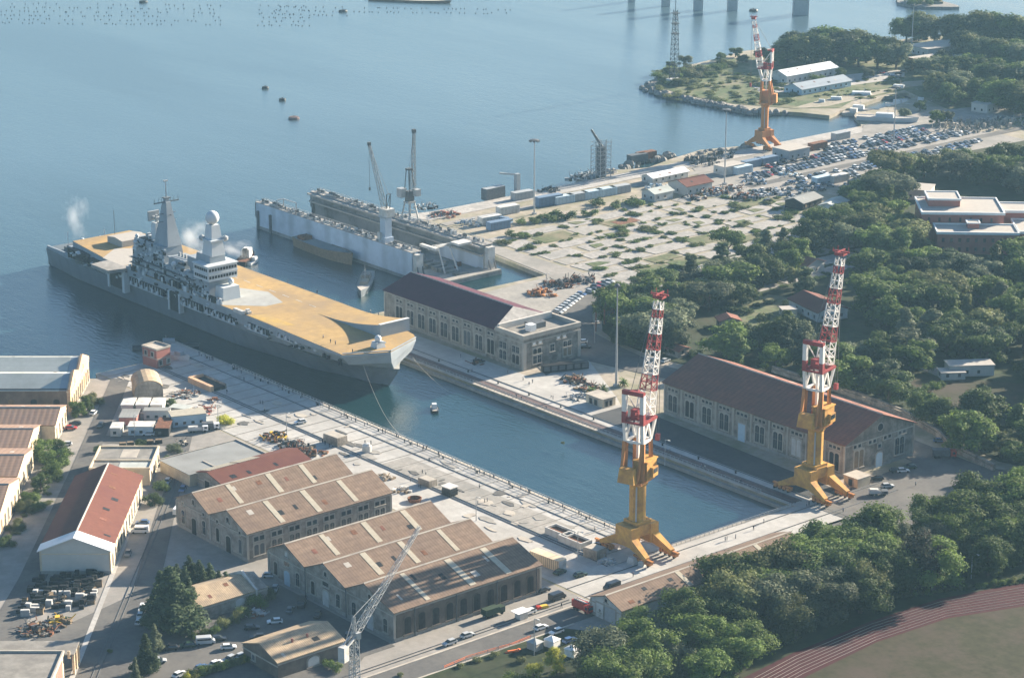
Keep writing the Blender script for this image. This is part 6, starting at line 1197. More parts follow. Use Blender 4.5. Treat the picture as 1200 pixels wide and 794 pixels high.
boat('tug', 'small white and blue boat beside the dark tug', 'boat', 297, 308, 120, 9, 3, 1.2, 'white_paint', 'blue_box', [(1, 0, 2.6, 2, 1.6, 'crane_white')])
boat('patrol_boat', 'long low dark boat moored behind the pink harbour hut', 'boat', 195, 407, 57, 26, 4.5, 1.0, 'navy_dark', 'dark', [(1, 0, 5, 2.6, 2.6, 'navy_grey')], mast=4)
boat('motor_boat', 'small dark inflatable motor boat crossing the basin', 'boat', 509, 480, 150, 7.5, 2.8, .9, 'dark', 'tarp_grey', [(0, 0, 2.2, 1.8, 1.7, 'navy_light')])
boat('motor_boat', 'grey work boat on land beside the harbour hut', 'boat', 208, 426, 20, 12, 4, 1.4, 'navy_light', 'tarp_grey', [(1, 0, 3, 2.4, 1.6, 'navy_grey')], z=0.4)
for i, (px, py, az, L_, k, lb) in enumerate(((1013, 115, 40, 38, 'navy_dark', 'long grey patrol ship moored along the headland basin'), (982, 121, 40, 22, 'navy_light', 'pale work boat at the headland pier'), (1055, 107, 20, 22, 'navy_light', 'white patrol boat at the inner end of the headland basin'), (1008, 131, 30, 22, 'navy_grey', 'grey work boat on the near side of the headland basin'),
        (1040, 146, 35, 34, 'navy_light', 'pale boat hull laid up by the boat yard'), (1052, 125, 30, 14, 'white_paint', 'white launch among the small craft'), (1080, 122, 30, 12, 'navy_light', 'grey launch near the white house of the boat yard'), (964, 124, 35, 12, 'steel', 'small pale boat at the pier root'))):
    boat('moored_ship' if L_ > 20 else 'launch', lb, 'boat', px, py, az, L_, L_ * .2, 1.8, k, 'tarp_grey', [(-L_ * .05, 0, L_ * .3, L_ * .13, 2.2, 'navy_light')], z=(-2 if i not in (4,) else .6), mast=5 if L_ > 20 else 0)
m = B('stone_trim'); m.cbox(0, 0, -.6, 34, 9, 2.2); t = thing('pier', 'pale concrete pier at the mouth of the headland basin', 'pier', (*W(953, 131, -2), -.8), R(56)); m.build('deck_slab', t)
m = B('stone_trim'); m.cbox(0, 0, -.6, 12, 6, 2.0); t = thing('pier', 'small pale pier head on the near side of the headland basin', 'pier', (*W(1000, 135, -2), -.8), R(30)); m.build('deck_slab', t); B('white_dirty').cbox(0, 0, 1.6, 4, 3, 2.4).build('hut', t)
# red flat barge at the top of the view and mooring buoys
boat('barge', 'long reddish flat barge far out on the water', 'barge', 481, 2, 35, 62, 9, 1.6, 'rust', 'tarp_grey')
def buoy(label, px, py, r=3.0, k='dark'):
    t = thing('mooring_buoy', label, 'buoy', (*W(px, py, -2), -2)); m = B(k); m.lathe(0, 0, [(r, -.8), (r * 1.05, .6), (r * .9, 1.3), (.3, 1.4)], 14); m.build('float', t); B('steel_dark').bar((0, 0, 1.3), (0, 0, 2.2), .4).build('ring_post', t)
buoy('dark mooring buoy farthest out of the three', 311, 104, 2.0); buoy('dark mooring buoy in the middle of the three', 331, 118, 2.0); buoy('large rust-dark mooring buoy closest to the floating dock', 344.5, 139.5, 3.0, 'rail_brown')
buoy('dark buoy near the bridge piers', 883, 13, 3); buoy('lone dark buoy in the upper left of the water', 168, 3, 3); buoy('lone dark buoy beyond the mussel floats', 402, 14, 3)
bf = B('dark').lathe(0, 0, [(.2, -.3), (.42, .1), (.42, .3), (.15, .5)], 8).build('mussel_float'); tag(bf, 'dark float in the rows of the mussel farm', 'float', 'floats of the mussel farm'); rb = random.Random(4); cnt = 0
for row in range(9):
    for i in range(70):
        px = rb.uniform(0, 4) + i * 5.2 * (1.0 + row * .0) + (320 if row > 5 else 0); py = 4 + (row % 6) * 4.6 + .009 * px * (1 if row < 6 else 1.4) + rb.uniform(-.7, .7)
        if px > 600 or (260 < px < 300) or rb.random() < .42 or py > 38 or cnt > 292: continue
        place(bf, (*W(px, py, -2), -2)); cnt += 1
# bridge and islet
t = thing('road_bridge', 'long bridge on slab piers crossing far out over the water', 'bridge', (-1250, 1160, -2)); A = Vector((*W(938, 14, -2), 0)); Bv = Vector((*W(780, 6, -2), 0)); dv = (A - Bv); 
for px, py, w_ in ((780, 7, 6), (818, 12, 6.5), (858, 12, 7), (938, 17, 10.5), (740, 2, 5)):
    x, y = W(px, py, -2); B('steel').cbox(x + 1250, y - 1160, 9, w_, w_ * .8, 24, A50).build('pier', t)

ix, iy = W(1082, 6, -2); m = B('rock'); m.prism([(ix + 26 * math.cos(a) * (1 + .2 * math.sin(3 * a)), iy + 15 * math.sin(a)) for a in [k * math.pi / 9 for k in range(18)]], -4, -.2); struct('islet_ground', m); t = thing('islet_platform', 'flat dusty platform with railings on the far islet', 'platform', (ix, iy, -.2), R(50)); B('dust').cbox(0, 0, .8, 26, 12, 1.6).build('deck_slab', t); B('steel').bar((11, 0, 0), (11, 0, 24), .6, .3).build('mast', t); B('white_dirty').cbox(-3, 2, 3, 8, 5, 3).build('hut', t)
# shore rocks of the headland and the bend of the outer quay
rk = random.Random(8); ro = []
for i in range(4):
    m = B('rock'); vs = []; r_ = random.Random(i)
    m.lathe(0, 0, [(.1, -1.0), (1.0, -.8), (1.35, 0), (1.0, .8), (.15, 1.1)], 7); m.v = [(x * r_.uniform(.75, 1.2), y * r_.uniform(.75, 1.2), z * r_.uniform(.8, 1.15)) for x, y, z in m.v]; o = m.build('boulder'); tag(o, 'grey boulder on the rocky shore of the headland', 'boulder', 'boulders along the headland shore'); ro.append(o)
hl = [W(*p) for p in ((925, 131), (880, 130), (868, 127), (850, 124), (835, 120), (818, 118), (803, 114), (785, 111), (768, 106), (760, 99), (766, 94), (775, 88))]
for i in range(170):
    k = rk.randrange(len(hl) - 1); p = Vector(hl[k]).lerp(Vector(hl[k + 1]), rk.random()); place(rk.choice(ro), (p.x + rk.uniform(-2, 2), p.y + rk.uniform(-2, 2), rk.uniform(-1.9, -.3)), rk.uniform(0, 6), scale=rk.uniform(.7, 2.0))
for i in range(60):
    y = rk.uniform(765, 888); place(rk.choice(ro), (-868 + 6 * math.sin(y / 17) + rk.uniform(-3, 3), y, rk.uniform(-1.6, -.2)), rk.uniform(0, 6), 'dark boulder at the broken bend of the outer quay', 'boulders along the outer quay', scale=rk.uniform(.8, 2.2))
for px, py in ((752, 104), (756, 107)): place(ro[0], (*W(px, py, -2), -1.6), 1, 'small rock awash off the headland point', 'rocks off the headland point', scale=1.4)
# ------------------------------------------------------------------ people
def person_mesh(pose):
    v = [(0, 0, .92), (0, 0, 1.18), (0, 0, 1.42), (0, 0, 1.52), (0, 0, 1.66), (0, .10, .88), (0, -.10, .88)]; r = [.15, .155, .13, .06, .1, .1, .1]; e = [(0, 1), (1, 2), (2, 3), (3, 4), (0, 5), (0, 6)]
    a = (.22, -.18) if pose == 1 else (.02, -.02)
    for s, f, hip in ((1, a[0], 5), (-1, a[1], 6)):
        i = len(v); v += [(f * .5, s * .11, .48), (f, s * .12, .07), (f + .16, s * .13, .04)]; r += [.075, .05, .045]; e += [(hip, i), (i, i + 1), (i + 1, i + 2)]
    for s, f in ((1, -.15 if pose == 1 else .05), (-1, .18 if pose == 1 else .12)):
        i = len(v); v += [(0, s * .2, 1.38), (f * .4 - .02, s * .26, 1.1), (f + (.1 if pose == 2 else 0), s * (.24 if pose != 2 else .1), .86 if pose != 2 else 1.12)]; r += [.06, .045, .035]; e += [(2, i), (i, i + 1), (i + 1, i + 2)]
    me = bpy.data.meshes.new('p'); me.from_pydata(v, e, []); o = bpy.data.objects.new('p', me); COL.objects.link(o); md = o.modifiers.new('s', 'SKIN')
    for k, q in enumerate(r): me.skin_vertices[0].data[k].radius = (q, q)
    me.skin_vertices[0].data[0].use_root = True; o.modifiers.new('b', 'SUBSURF').levels = 1; o.modifiers['b'].render_levels = 1
    bpy.context.view_layer.update(); dg = bpy.context.evaluated_depsgraph_get(); m2 = bpy.data.meshes.new_from_object(o.evaluated_get(dg)); bpy.data.objects.remove(o)
    return m2
PP = []
for pose in range(3):
    for top in ('clothes_dark', 'clothes_mid', 'white_dirty'):
        me = person_mesh(pose).copy(); me.name = 'person'; me.materials.clear()
        for k in (top, 'clothes_dark', 'skin'): me.materials.append(K[k])
        for p in me.polygons: z = p.center.z; p.material_index = 2 if z > 1.5 else (1 if z < .9 else 0)
        o = bpy.data.objects.new('person', me); COL.objects.link(o); tag(o, 'x', 'person'); PP.append((('standing', 'walking', 'standing')[pose], {'clothes_dark': 'dark', 'clothes_mid': 'grey', 'white_dirty': 'pale'}[top], o))
rq = random.Random(17)
def person(x, y, wh, grp, z=.07):
    a, c, o = rq.choice(PP); c_ = 'person %s in %s clothes %s' % (a, c, wh); place(o, (x, y, z), rq.uniform(0, 6.28), c_, grp)
for x in [-738 + i * 5.2 for i in range(46)]:
    for j in range(rq.choice((0, 1, 2, 2, 3))): person(x + rq.uniform(-2.5, 2.5), 466.3 + rq.uniform(-1.2, .4), 'at the white railing of the near basin edge', 'people watching along the near basin edge')
for px, py, wh in ((568, 589, 'beside the grey square of paving'), (571, 588, 'beside the grey square of paving'), (562, 572, 'between rail line and basin railing'), (503, 541, 'near the basin railing'), (495, 555, 'by the rail line'), (499, 556, 'by the rail line'), (491, 571, 'in front of the small stone block'), (493, 572, 'in front of the small stone block'),
        (481, 564, 'behind the small stone block'), (375, 519, 'in the shade of the concrete shelter'), (378, 519, 'in the shade of the concrete shelter'), (381, 521, 'in the shade of the concrete shelter'), (386, 524, 'in the shade of the concrete shelter'), (390, 525, 'in the shade of the concrete shelter'), (305, 473, 'in the ship shadow'), (308, 474, 'in the ship shadow'), (310, 482, 'in the ship shadow'),
        (266, 461, 'in the ship shadow near the rails'), (286, 446, 'by the basin edge under the ship'), (660, 600, 'on the quay nearer the crane'), (697, 622, 'on the quay nearer the crane'), (742, 676, 'beside the low shed roof'), (658, 712, 'on the road by the black van'), (653, 699, 'on the road by the black van'), (850, 634, 'on the end quay of the basin'), (852, 633, 'on the end quay of the basin'), (862, 631, 'on the end quay of the basin'), (883, 621, 'on the end quay of the basin'), (895, 613, 'on the end quay of the basin'), (948, 592, 'beneath the crane at the brown hall'), (945, 593, 'beneath the crane at the brown hall'), (956, 594, 'beneath the crane at the brown hall'),
        (988, 600, 'on the end quay near the crane'), (1073, 569, 'in the open yard before the stone hall'), (620, 452, 'on the sunlit far quay'), (624, 449, 'on the sunlit far quay'), (646, 466, 'on the sunlit far quay'), (648, 468, 'on the sunlit far quay'), (540, 419, 'in the shade of the maroon-roofed hall'), (595, 438, 'in the shade of the maroon-roofed hall'), (613, 446, 'on the sunlit far quay'), (605, 466, 'at the far railing'), (611, 469, 'at the far railing'), (780, 530, 'at the far railing'), (785, 531, 'at the far railing'), (822, 549, 'at the far railing'), (826, 550, 'at the far railing'), (797, 539, 'at the far railing'), (840, 556, 'at the far railing'), (868, 567, 'at the far railing'),
        (640, 480, 'on the far quay track bed'), (553, 436, 'on the far quay beside the ship bow')):
    person(*W(px, py), wh, 'people about the quays')
for x, y in ((-684, 487), (-681, 487), (-669, 486), (-690, 488), (-667, 495), (-705, 521), (-740, 521), (-760, 521), (-700, 521)): person(x, y, 'on the carrier flight deck edge', 'sailors on the flight deck', 14.1)
# ------------------------------------------------------------------ trees
def crown_mesh(name, kind, n_leaf, size, seed, k):
    """leaf clumps spread through several lobes; unit-size tree about 10 m tall, base at z=0"""
    r = random.Random(seed); lobes = []
    if kind == 'broad':
        for i in range(26):
            a = r.uniform(0, 6.28); d = 3.4 * math.sqrt(r.random()); lobes.append((d * math.cos(a), d * math.sin(a), r.uniform(2.4, 8.8) - d * .45, r.uniform(.7, 1.9)))
    elif kind == 'umbrella':
        for i in range(16):
            a = r.uniform(0, 6.28); d = 4.4 * math.sqrt(r.random()); lobes.append((d * math.cos(a), d * math.sin(a), 7.8 - d * .16 + r.uniform(-.3, .5), r.uniform(1.2, 1.9)))
    elif kind == 'tall':
        for i in range(18):
            z = r.uniform(1.2, 9.6); d = r.uniform(0, 1.8) * (1.15 - z / 11); a = r.uniform(0, 6.28); lobes.append((d * math.cos(a), d * math.sin(a), z, r.uniform(.9, 1.6) * (1.2 - z / 14)))
    elif kind == 'bush':
        for i in range(9):
            a = r.uniform(0, 6.28); d = 3.0 * math.sqrt(r.random()); lobes.append((d * math.cos(a), d * math.sin(a), r.uniform(.8, 3.0), r.uniform(1.2, 2.0)))
    elif kind == 'conifer':
        for i in range(70):
            z = .7 + 9.2 * (i / 70); d = (1 - z / 10.4) * r.uniform(.4, 3.0); a = r.uniform(0, 6.28); lobes.append((d * math.cos(a), d * math.sin(a), z, .3 + .85 * (1 - z / 11)))
    tot = sum(l[3] ** 2 for l in lobes); vs = []; fs = []
    for lx, ly, lz, lr in lobes:
        for _ in range(int(n_leaf * lr * lr / tot)):
            u = r.uniform(-1, 1); a = r.uniform(0, 6.28); q = math.sqrt(1 - u * u); rad = lr * (r.random() ** .35) * r.uniform(.75, 1.35); nx, ny, nz = q * math.cos(a), q * math.sin(a), u
            if nz < -.55 and r.random() < .6: continue
            c = Vector((lx + nx * rad, ly + ny * rad, lz + nz * rad * .82)); nrm = Vector((nx + r.uniform(-.7, .7), ny + r.uniform(-.7, .7), nz + r.uniform(-.5, .9))).normalized()
            t1 = nrm.orthogonal().normalized(); t1.rotate(Matrix.Rotation(r.uniform(0, 6.28), 3, nrm)); t2 = nrm.cross(t1); s = size * r.uniform(.6, 1.3); o = len(vs)
            vs += [tuple(c + t1 * s), tuple(c + t2 * s * .6), tuple(c - t1 * s), tuple(c - t2 * s * .6)]; fs.append((o, o + 1, o + 2, o + 3))
    me = bpy.data.meshes.new('crown'); me.from_pydata(vs, [], fs); me.materials.append(K[k]); me.update(); return me, lobes
def trunk_mb(kind, lobes, seed):
    r = random.Random(seed); m = B('bark'); h = {'broad': 5, 'umbrella': 6, 'tall': 8, 'bush': 1, 'conifer': 9}[kind]
    m.bar((0, 0, -.4), (.1, .1, h * .6), .7 if kind != 'bush' else .3, .5 if kind != 'bush' else .2, n=8).bar((.1, .1, h * .6), (0, 0, h), .5 if kind != 'bush' else .2, .2, n=6)
    for lx, ly, lz, lr in lobes[:7]: m.bar((.05, .05, h * r.uniform(.4, .8)), (lx, ly, lz), .22, .08, n=5)
    return m
TP = {}
def tree_proto(kind, k, n_leaf, size, seed, name=None):
    key = (kind, k, seed)
    if key in TP: return TP[key]
    nm = name or {'broad': 'evergreen_tree' if k in ('leaf_dark', 'leaf_pine', 'leaf_black') else 'broadleaf_tree', 'umbrella': 'umbrella_pine', 'tall': 'poplar', 'bush': 'bush', 'conifer': 'conifer'}[kind]
    t = thing(nm, 'x', 'bush' if kind == 'bush' else 'tree'); me, lobes = crown_mesh('crown', kind, n_leaf, size, seed, k); o = bpy.data.objects.new('crown', me); COL.objects.link(o); o.parent = t
    trunk_mb(kind, lobes, seed).build('trunk', t); index_kids(); TP[key] = t; return t
rt = random.Random(31)
MARKS = [(W(970, 318), 'the dark-roofed white house'), (W(975, 372), 'the red-roofed wood house'), (W(1130, 436), 'the long white building'), (W(852, 305), 'the big umbrella pine'), (W(1110, 290), 'the brick offices'), (W(1170, 250), 'the brick upper wing'),
         (W(1040, 480), 'the stone boundary wall'), (W(1140, 530), 'the end of the stone wall'), (W(715, 380), 'the palms at the bend'), (W(830, 400), 'the huts above the hall roof'), (W(900, 370), 'the brown clearing'), (W(1010, 215), 'the far car park'), (W(1090, 200), 'the rock dump'), (W(1180, 360), 'the dense wood middle'),
         (W(1060, 380), 'the wood lane'), (W(770, 350), 'the derelict yard corner'), (W(900, 420), 'the hall roof ridge'), (W(1180, 480), 'the shady lawn')]
BELT = [(W(720, 745), 'the low shed gable'), (W(800, 700), 'the low shed middle'), (W(890, 670), 'the low shed far end'), (W(960, 650), 'the end road'), (W(1060, 620), 'the huge blackish tree'), (W(1150, 610), 'the stone hall yard'), (W(1180, 645), 'the running track rim'), (W(950, 720), 'the running track lanes'), (W(830, 780), 'the grey-green round tree')]
LABELS = {}
def where(x, y, marks):
    (mx, my), nm = min(marks, key=lambda m: (m[0][0] - x) ** 2 + (m[0][1] - y) ** 2); dx, dy = x - mx, y - my
    cx, cy = dx * C50 + dy * S50, -dx * S50 + dy * C50; d = math.hypot(dx, dy)
    rel = ('beyond' if cy > 0 else 'in front of') if abs(cy) > abs(cx) else ('right of' if cx > 0 else 'left of')
    return ('just ' if d < 11 else '') + rel + ' ' + nm
def unique(base, x, y, marks):
    lb = base + ' ' + where(x, y, marks); return lb
def size_word(h): return 'low' if h < 9.5 else ('tall' if h > 12 else 'medium')
def tree(px, py, h, kind='broad', k='leaf_dark', label='', group=None, n_leaf=5200, size=.34, seed=None, wide=1.0, world=None):
    p = tree_proto(kind, k, n_leaf, size, rt.randrange(3) if seed is None else seed); s = h / (4.6 if kind == 'bush' else 10.0)
    x, y = world or W(px, py); return place(p, (x, y, 0), rt.uniform(0, 6.28), label, group, scale=(s * wide * rt.uniform(.92, 1.08), s * wide * rt.uniform(.92, 1.08), s))
def inpoly(x, y, poly):
    c = False; j = len(poly) - 1
    for i in range(len(poly)):
        if (poly[i][1] > y) != (poly[j][1] > y) and x < (poly[j][0] - poly[i][0]) * (y - poly[i][1]) / (poly[j][1] - poly[i][1]) + poly[i][0]: c = not c
        j = i
    return c
# wood right of the basin: (screen-survey polygon of the trunk bases)
wood = [(712, 372), (735, 352), (760, 345), (800, 338), (845, 322), (880, 312), (925, 300), (975, 262), (1005, 232), (1040, 214), (1075, 206), (1120, 200), (1165, 200), (1260, 200), (1260, 600), (1175, 552), (1112, 520), (1092, 498), (1062, 480), (1005, 462), (960, 452), (900, 440), (836, 428), (775, 412), (735, 402)]
holes = [[(1035, 222), (1090, 208), (1230, 232), (1260, 300), (1140, 318), (1100, 326), (1068, 300)], [(845, 368), (905, 340), (955, 350), (955, 395), (880, 408)], [(938, 300), (1012, 300), (1015, 355), (945, 352)], [(940, 352), (1020, 352), (1024, 412), (945, 408)], [(1080, 420), (1175, 425), (1215, 452), (1215, 496), (1110, 492), (1060, 462)], [(780, 400), (860, 368), (880, 408), (800, 434)], [(905, 362), (945, 362), (945, 400), (900, 400)], [(960, 405), (1100, 405), (1105, 424), (960, 420)]]
pts_ = []; tries = 0
xs = [W(*p)[0] for p in wood]; ys = [W(*p)[1] for p in wood]; wpoly = [W(*p) for p in wood]; hw_ = [[W(*p) for p in h] for h in holes]
while len(pts_) < 205 and tries < 60000:
    tries += 1; x = rt.uniform(min(xs), max(xs)); y = rt.uniform(min(ys), max(ys))
    if not inpoly(x, y, wpoly) or any(inpoly(x, y, h) for h in hw_): continue
    if any((x - a) ** 2 + (y - b_) ** 2 < 8.8 ** 2 for a, b_ in pts_): continue
    pts_.append((x, y))
for x, y in pts_:
    kk = rt.choices(('leaf_dark', 'leaf_mid', 'leaf_grey', 'leaf_pine', 'leaf_olive'), (5, 4, 3, 3, 2))[0]; kd = rt.choices(('broad', 'umbrella', 'tall'), (8, 1.2, 2.2))[0]
    nmk = {'leaf_dark': 'dark green', 'leaf_mid': 'fresh green', 'leaf_grey': 'grey-green', 'leaf_pine': 'blackish', 'leaf_olive': 'olive-green'}[kk]
    h = rt.uniform(9.5, 16.5) if kd != 'tall' else rt.uniform(12, 16)
    w_ = rt.uniform(1.15, 1.75)
    tree(0, 0, h, kd, kk, unique('%s %s %s %s tree' % (size_word(h), 'broad' if w_ > 1.45 else 'narrow', nmk, {'broad': 'round', 'umbrella': 'flat-topped', 'tall': 'slender'}[kd]), x, y, MARKS), 'trees of the wood', world=(x, y), wide=w_, n_leaf=8000, size=.3)
# undergrowth of the wood as bushes along its edge and clearings
for poly, n_, lb in ((wood, 30, 'low bush among the trees of the wood'),):
    c = 0
    while c < n_:
        px, py = rt.uniform(712, 1180), rt.uniform(330, 520)
        if not inpoly(px, py, wood) or any(inpoly(px, py, h) for h in holes[:1] + holes[2:4]): continue
        tree(px, py, rt.uniform(2, 4.5), 'bush', rt.choice(('leaf_mid', 'leaf_dark', 'leaf_grey')), lb, 'bushes in the wood', n_leaf=1500, size=.3); c += 1
tree(852, 305, 15, 'umbrella', 'leaf_dark', 'big flat-topped umbrella pine standing free over the derelict slabs', seed=11)
for px, py, h, kk, lb in ((897, 305, 14, 'leaf_grey', 'tall loose tree beside the free-standing umbrella pine'), (917, 300, 13, 'leaf_grey', 'second tall loose tree beside the umbrella pine'), (812, 322, 9, 'leaf_pine', 'dark small tree at the end of the derelict slabs')): tree(px, py, h, 'tall', kk, lb, wide=1.4)
# palms by the open yard
def palm(px, py, h, label, fr=2.6, world=None):
    t = thing('palm_tree', label, 'palm tree', (*(world or W(px, py)), 0)); m = B('palm_bark'); m.bar((0, 0, -.2), (.2, .1, h), .7, .6, n=8); m.build('trunk', t); m = B('leaf_mid'); r_ = random.Random(px)
    for i in range(46):
        a = r_.uniform(0, 6.28); el = r_.uniform(-.5, 1.3); pr = Vector((.2, .1, h)); d = Vector((math.cos(a) * math.cos(el), math.sin(a) * math.cos(el), math.sin(el)))
        for k in range(5):
            q = pr + d * fr / 5; sd = d.cross(Vector((0, 0, 1))).normalized() * (.42 * (1 - k / 6)); m.add([tuple(pr - sd), tuple(pr + sd), tuple(q + sd * .8 - Vector((0, 0, .1))), tuple(q - sd * .8 - Vector((0, 0, .1)))], [(0, 1, 2, 3)]); pr = q; d = (d + Vector((0, 0, -.28))).normalized()
    m.build('crown', t)
for px, py, h, lb in ((698, 388, 9, 'tall palm at the bend with a reddish trunk'), (708, 380, 10, 'palm second along the bend of the wood road'), (718, 372, 9, 'palm behind the tall light mast top'), (728, 366, 10, 'palm at the yard corner of the wood'), (741, 372, 8, 'palm deeper in the wood edge'), (693, 462, 1.4, 'short bushy palm beside the pump house'), (730, 452, 1.6, 'short palm on the sunlit side of the light mast'), (706, 458, 1.0, 'low palm between pump house and light mast')): palm(px, py, h, lb)
for i in range(16): px = 722 + i * 4.2; tree(px, 402 + i * .9, rt.uniform(9, 11), 'tall', 'leaf_pine', 'dark slender tree in the close row lining the wood road', 'row of dark trees on the wood road', wide=.9)
# foreground belt between the low shed and the track
belt = [(700, 812), (705, 772), (725, 756), (760, 738), (800, 718), (850, 702), (900, 686), (950, 668), (1000, 655), (1040, 636), (1085, 618), (1130, 604), (1170, 600), (1260, 596), (1260, 655), (1200, 668), (1130, 682), (1090, 694), (1050, 708), (1000, 728), (950, 750), (900, 772), (868, 790), (845, 812), (700, 840)]
bw = [W(*p) for p in belt]; xs = [p[0] for p in bw]; ys = [p[1] for p in bw]; fp = []; tries = 0
while len(fp) < 64 and tries < 60000:
    tries += 1; x = rt.uniform(min(xs), max(xs)); y = rt.uniform(min(ys), max(ys))
    if inpoly(x, y, bw) and not any((x - a) ** 2 + (y - b_) ** 2 < 6.2 ** 2 for a, b_ in fp): fp.append((x, y))
for x, y in fp:
    kk = rt.choices(('leaf_dark', 'leaf_mid', 'leaf_grey', 'leaf_olive'), (3, 6, 1.2, 1))[0]; nmk = {'leaf_dark': 'dark green', 'leaf_mid': 'fresh green', 'leaf_grey': 'grey-green', 'leaf_olive': 'olive-green'}[kk]
    h = rt.uniform(8.5, 11) if (y < 448 and x < -436) else rt.uniform(12, 17.5)
    w_ = rt.uniform(1.1, 1.6)
    tree(0, 0, h, 'broad', kk, unique('%s %s %s leafy tree' % (size_word(h), 'broad' if w_ > 1.35 else 'narrow', nmk), x, y, BELT), 'trees between shed and running track', n_leaf=15000, size=.2, seed=rt.randrange(20, 25), wide=w_, world=(x, y))
tree(1080, 690, 19, 'broad', 'leaf_black', 'huge blackish round tree overhanging the track', n_leaf=12000, size=.2, seed=31); tree(790, 800, 13, 'broad', 'leaf_grey', 'large grey-green round tree at the bottom of the belt', n_leaf=12000, size=.2, seed=32)
tree(652, 790, 8.5, 'broad', 'leaf_yellow', 'bright yellow-green tree by the road', n_leaf=9000, size=.2, seed=33); tree(626, 803, 7, 'broad', 'leaf_yellow', 'yellowish tree cut by the bottom border', n_leaf=9000, size=.2, seed=34); tree(604, 806, 5, 'bush', 'leaf_mid', 'green shrub at the verge below the netting', n_leaf=4000, size=.2, seed=35)
for i in range(26): px = 1030 + i * 7.2; tree(px, 703 - (px - 1030) * .128, rt.uniform(1.2, 2.2), 'bush', rt.choice(('leaf_mid', 'leaf_olive')), 'low shrub along the outer rim of the running track', 'shrubs along the track rim', n_leaf=1500, size=.3, seed=40)
# conifers and bushes of the left district
for px, py, h, wd, lb in ((203, 738, 19, 1.7, 'tall dense dark conifer beside the small gabled house'), (190, 722, 14, 1.3, 'dark conifer on the lane side of the tallest one'), (222, 722, 12, 1.5, 'lower dark conifer touching the small gabled house'), (172, 790, 12, 1.1, 'grey-green conifer at the lane near the bottom border'), (160, 806, 9, .8, 'grey conifer cut by the bottom border'), (182, 762, 8, 1.2, 'small conifer between the two big ones')):
    tree(px, py, h, 'conifer', 'leaf_pine' if h > 11.5 else 'leaf_grey', lb, n_leaf=14000, size=.2, seed=50, wide=wd)
for px, py in ((208, 683), (218, 685), (228, 688), (238, 690), (248, 692), (257, 694), (265, 697), (222, 676), (234, 680), (246, 684)): tree(px, py, rt.uniform(5, 7.5), 'conifer', 'leaf_pine', 'dark cypress in the dense clump before the two-gable workshop', 'cypress clump before the workshop', n_leaf=5000, size=.22, seed=51, wide=1.5)
for px, py, h, kk, lb in ((92, 487, 6.5, 'leaf_mid', 'leafy bush tree at the ochre gable'), (103, 480, 6, 'leaf_mid', 'bush tree nearer the water at the ochre gable'), (110, 474, 4.5, 'leaf_olive', 'small olive bush near the ochre gable corner'), (52, 540, 8, 'leaf_mid', 'round leafy tree before the tan-roofed halls'), (66, 548, 8, 'leaf_mid', 'second leafy tree before the tan-roofed halls'), (58, 562, 7.5, 'leaf_mid', 'leafy tree lowest in the street group'), (48, 575, 6, 'leaf_dark', 'dark tree at the end of the street group'), (72, 533, 6.5, 'leaf_mid', 'leafy tree next to the silver car'), (38, 588, 4, 'leaf_mid', 'low green bush by the cream gabled hall'), (30, 600, 4, 'leaf_olive', 'olive bush by the cream gabled hall'), (18, 620, 3.5, 'leaf_olive', 'yellowish bush on the verge of the street'), (8, 640, 3.5, 'leaf_dark', 'dark bush at the edge of the street verge'), (44, 596, 3, 'leaf_dark', 'small dark bush on the street verge')):
    tree(px, py, h, 'broad' if h > 5 else 'bush', kk, lb, n_leaf=9000, size=.22, seed=60, wide=1.35 if 40 < px < 80 else 1.1)
for px, py, h, lb in ((205, 530, 3.6, 'round grey-green bush beside the flat annex'), (198, 542, 2.8, 'small bush at the wall of the flat annex'), (190, 575, 4, 'bush at the corner of the red-roofed hall'), (178, 590, 4, 'bush beside the red-roofed hall windows'), (164, 522, 2.6, 'small bush between the crates'), (116, 530, 2.8, 'dark bush at the street corner of the annex'), (265, 497, 4, 'yellow-green shrub by the white trucks'), (198, 475, 3, 'green shrub between the site cabins')):
    tree(px, py, h, 'bush', 'leaf_grey' if 'grey' in lb else ('leaf_yellow' if 'yellow' in lb else 'leaf_dark'), lb, n_leaf=3500, size=.24, seed=61)
for i, (px, py) in enumerate(((144, 523), (153, 522), (176, 520), (186, 519))): block_('wooden_crate', ('crate nearest the street', 'second crate from the street', 'crate beside the round bush', 'crate nearest the grey-green bush')[i] + ' in the row behind the annex', 'crate', px, py, 60, 2.4, 1.8, 1.3, 'dark', 'wood')
# hedge of the car park, ivy heap
for i in range(15): px = 222 + i * 6.2; tree(px, 795 - i * 1.9, rt.uniform(1.8, 2.8), 'bush', rt.choice(('leaf_mid', 'leaf_olive', 'leaf_yellow')), 'yellowish hedge bush along the lower car park edge', 'hedge bushes at the car park', n_leaf=2600, size=.22, seed=62)
for px, py, h in ((265, 735, 3.2), (275, 728, 3.4), (250, 742, 2.6), (288, 722, 3.6), (240, 746, 2.4), (228, 748, 2.2), (300, 712, 4), (210, 742, 2.6), (312, 702, 3.4)): tree(px, py, h, 'bush', rt.choice(('leaf_dark', 'leaf_olive', 'leaf_mid')), 'overgrown bush along the upper car park edge', 'bushes at the upper car park edge', n_leaf=2600, size=.22, seed=63)
for px, py, h in ((560, 775, 1.6), (580, 770, 1.8), (610, 775, 2), (540, 782, 1.4), (470, 792, 1.2), (128, 764, 1.2), (384, 780, 2.4), (396, 786, 2.6), (660, 520, 1)): tree(px, py, h, 'bush', 'leaf_olive' if px > 400 else 'leaf_mid', 'low weedy shrub beside the road verge', 'weedy shrubs on the verges', n_leaf=1500, size=.3, seed=64)
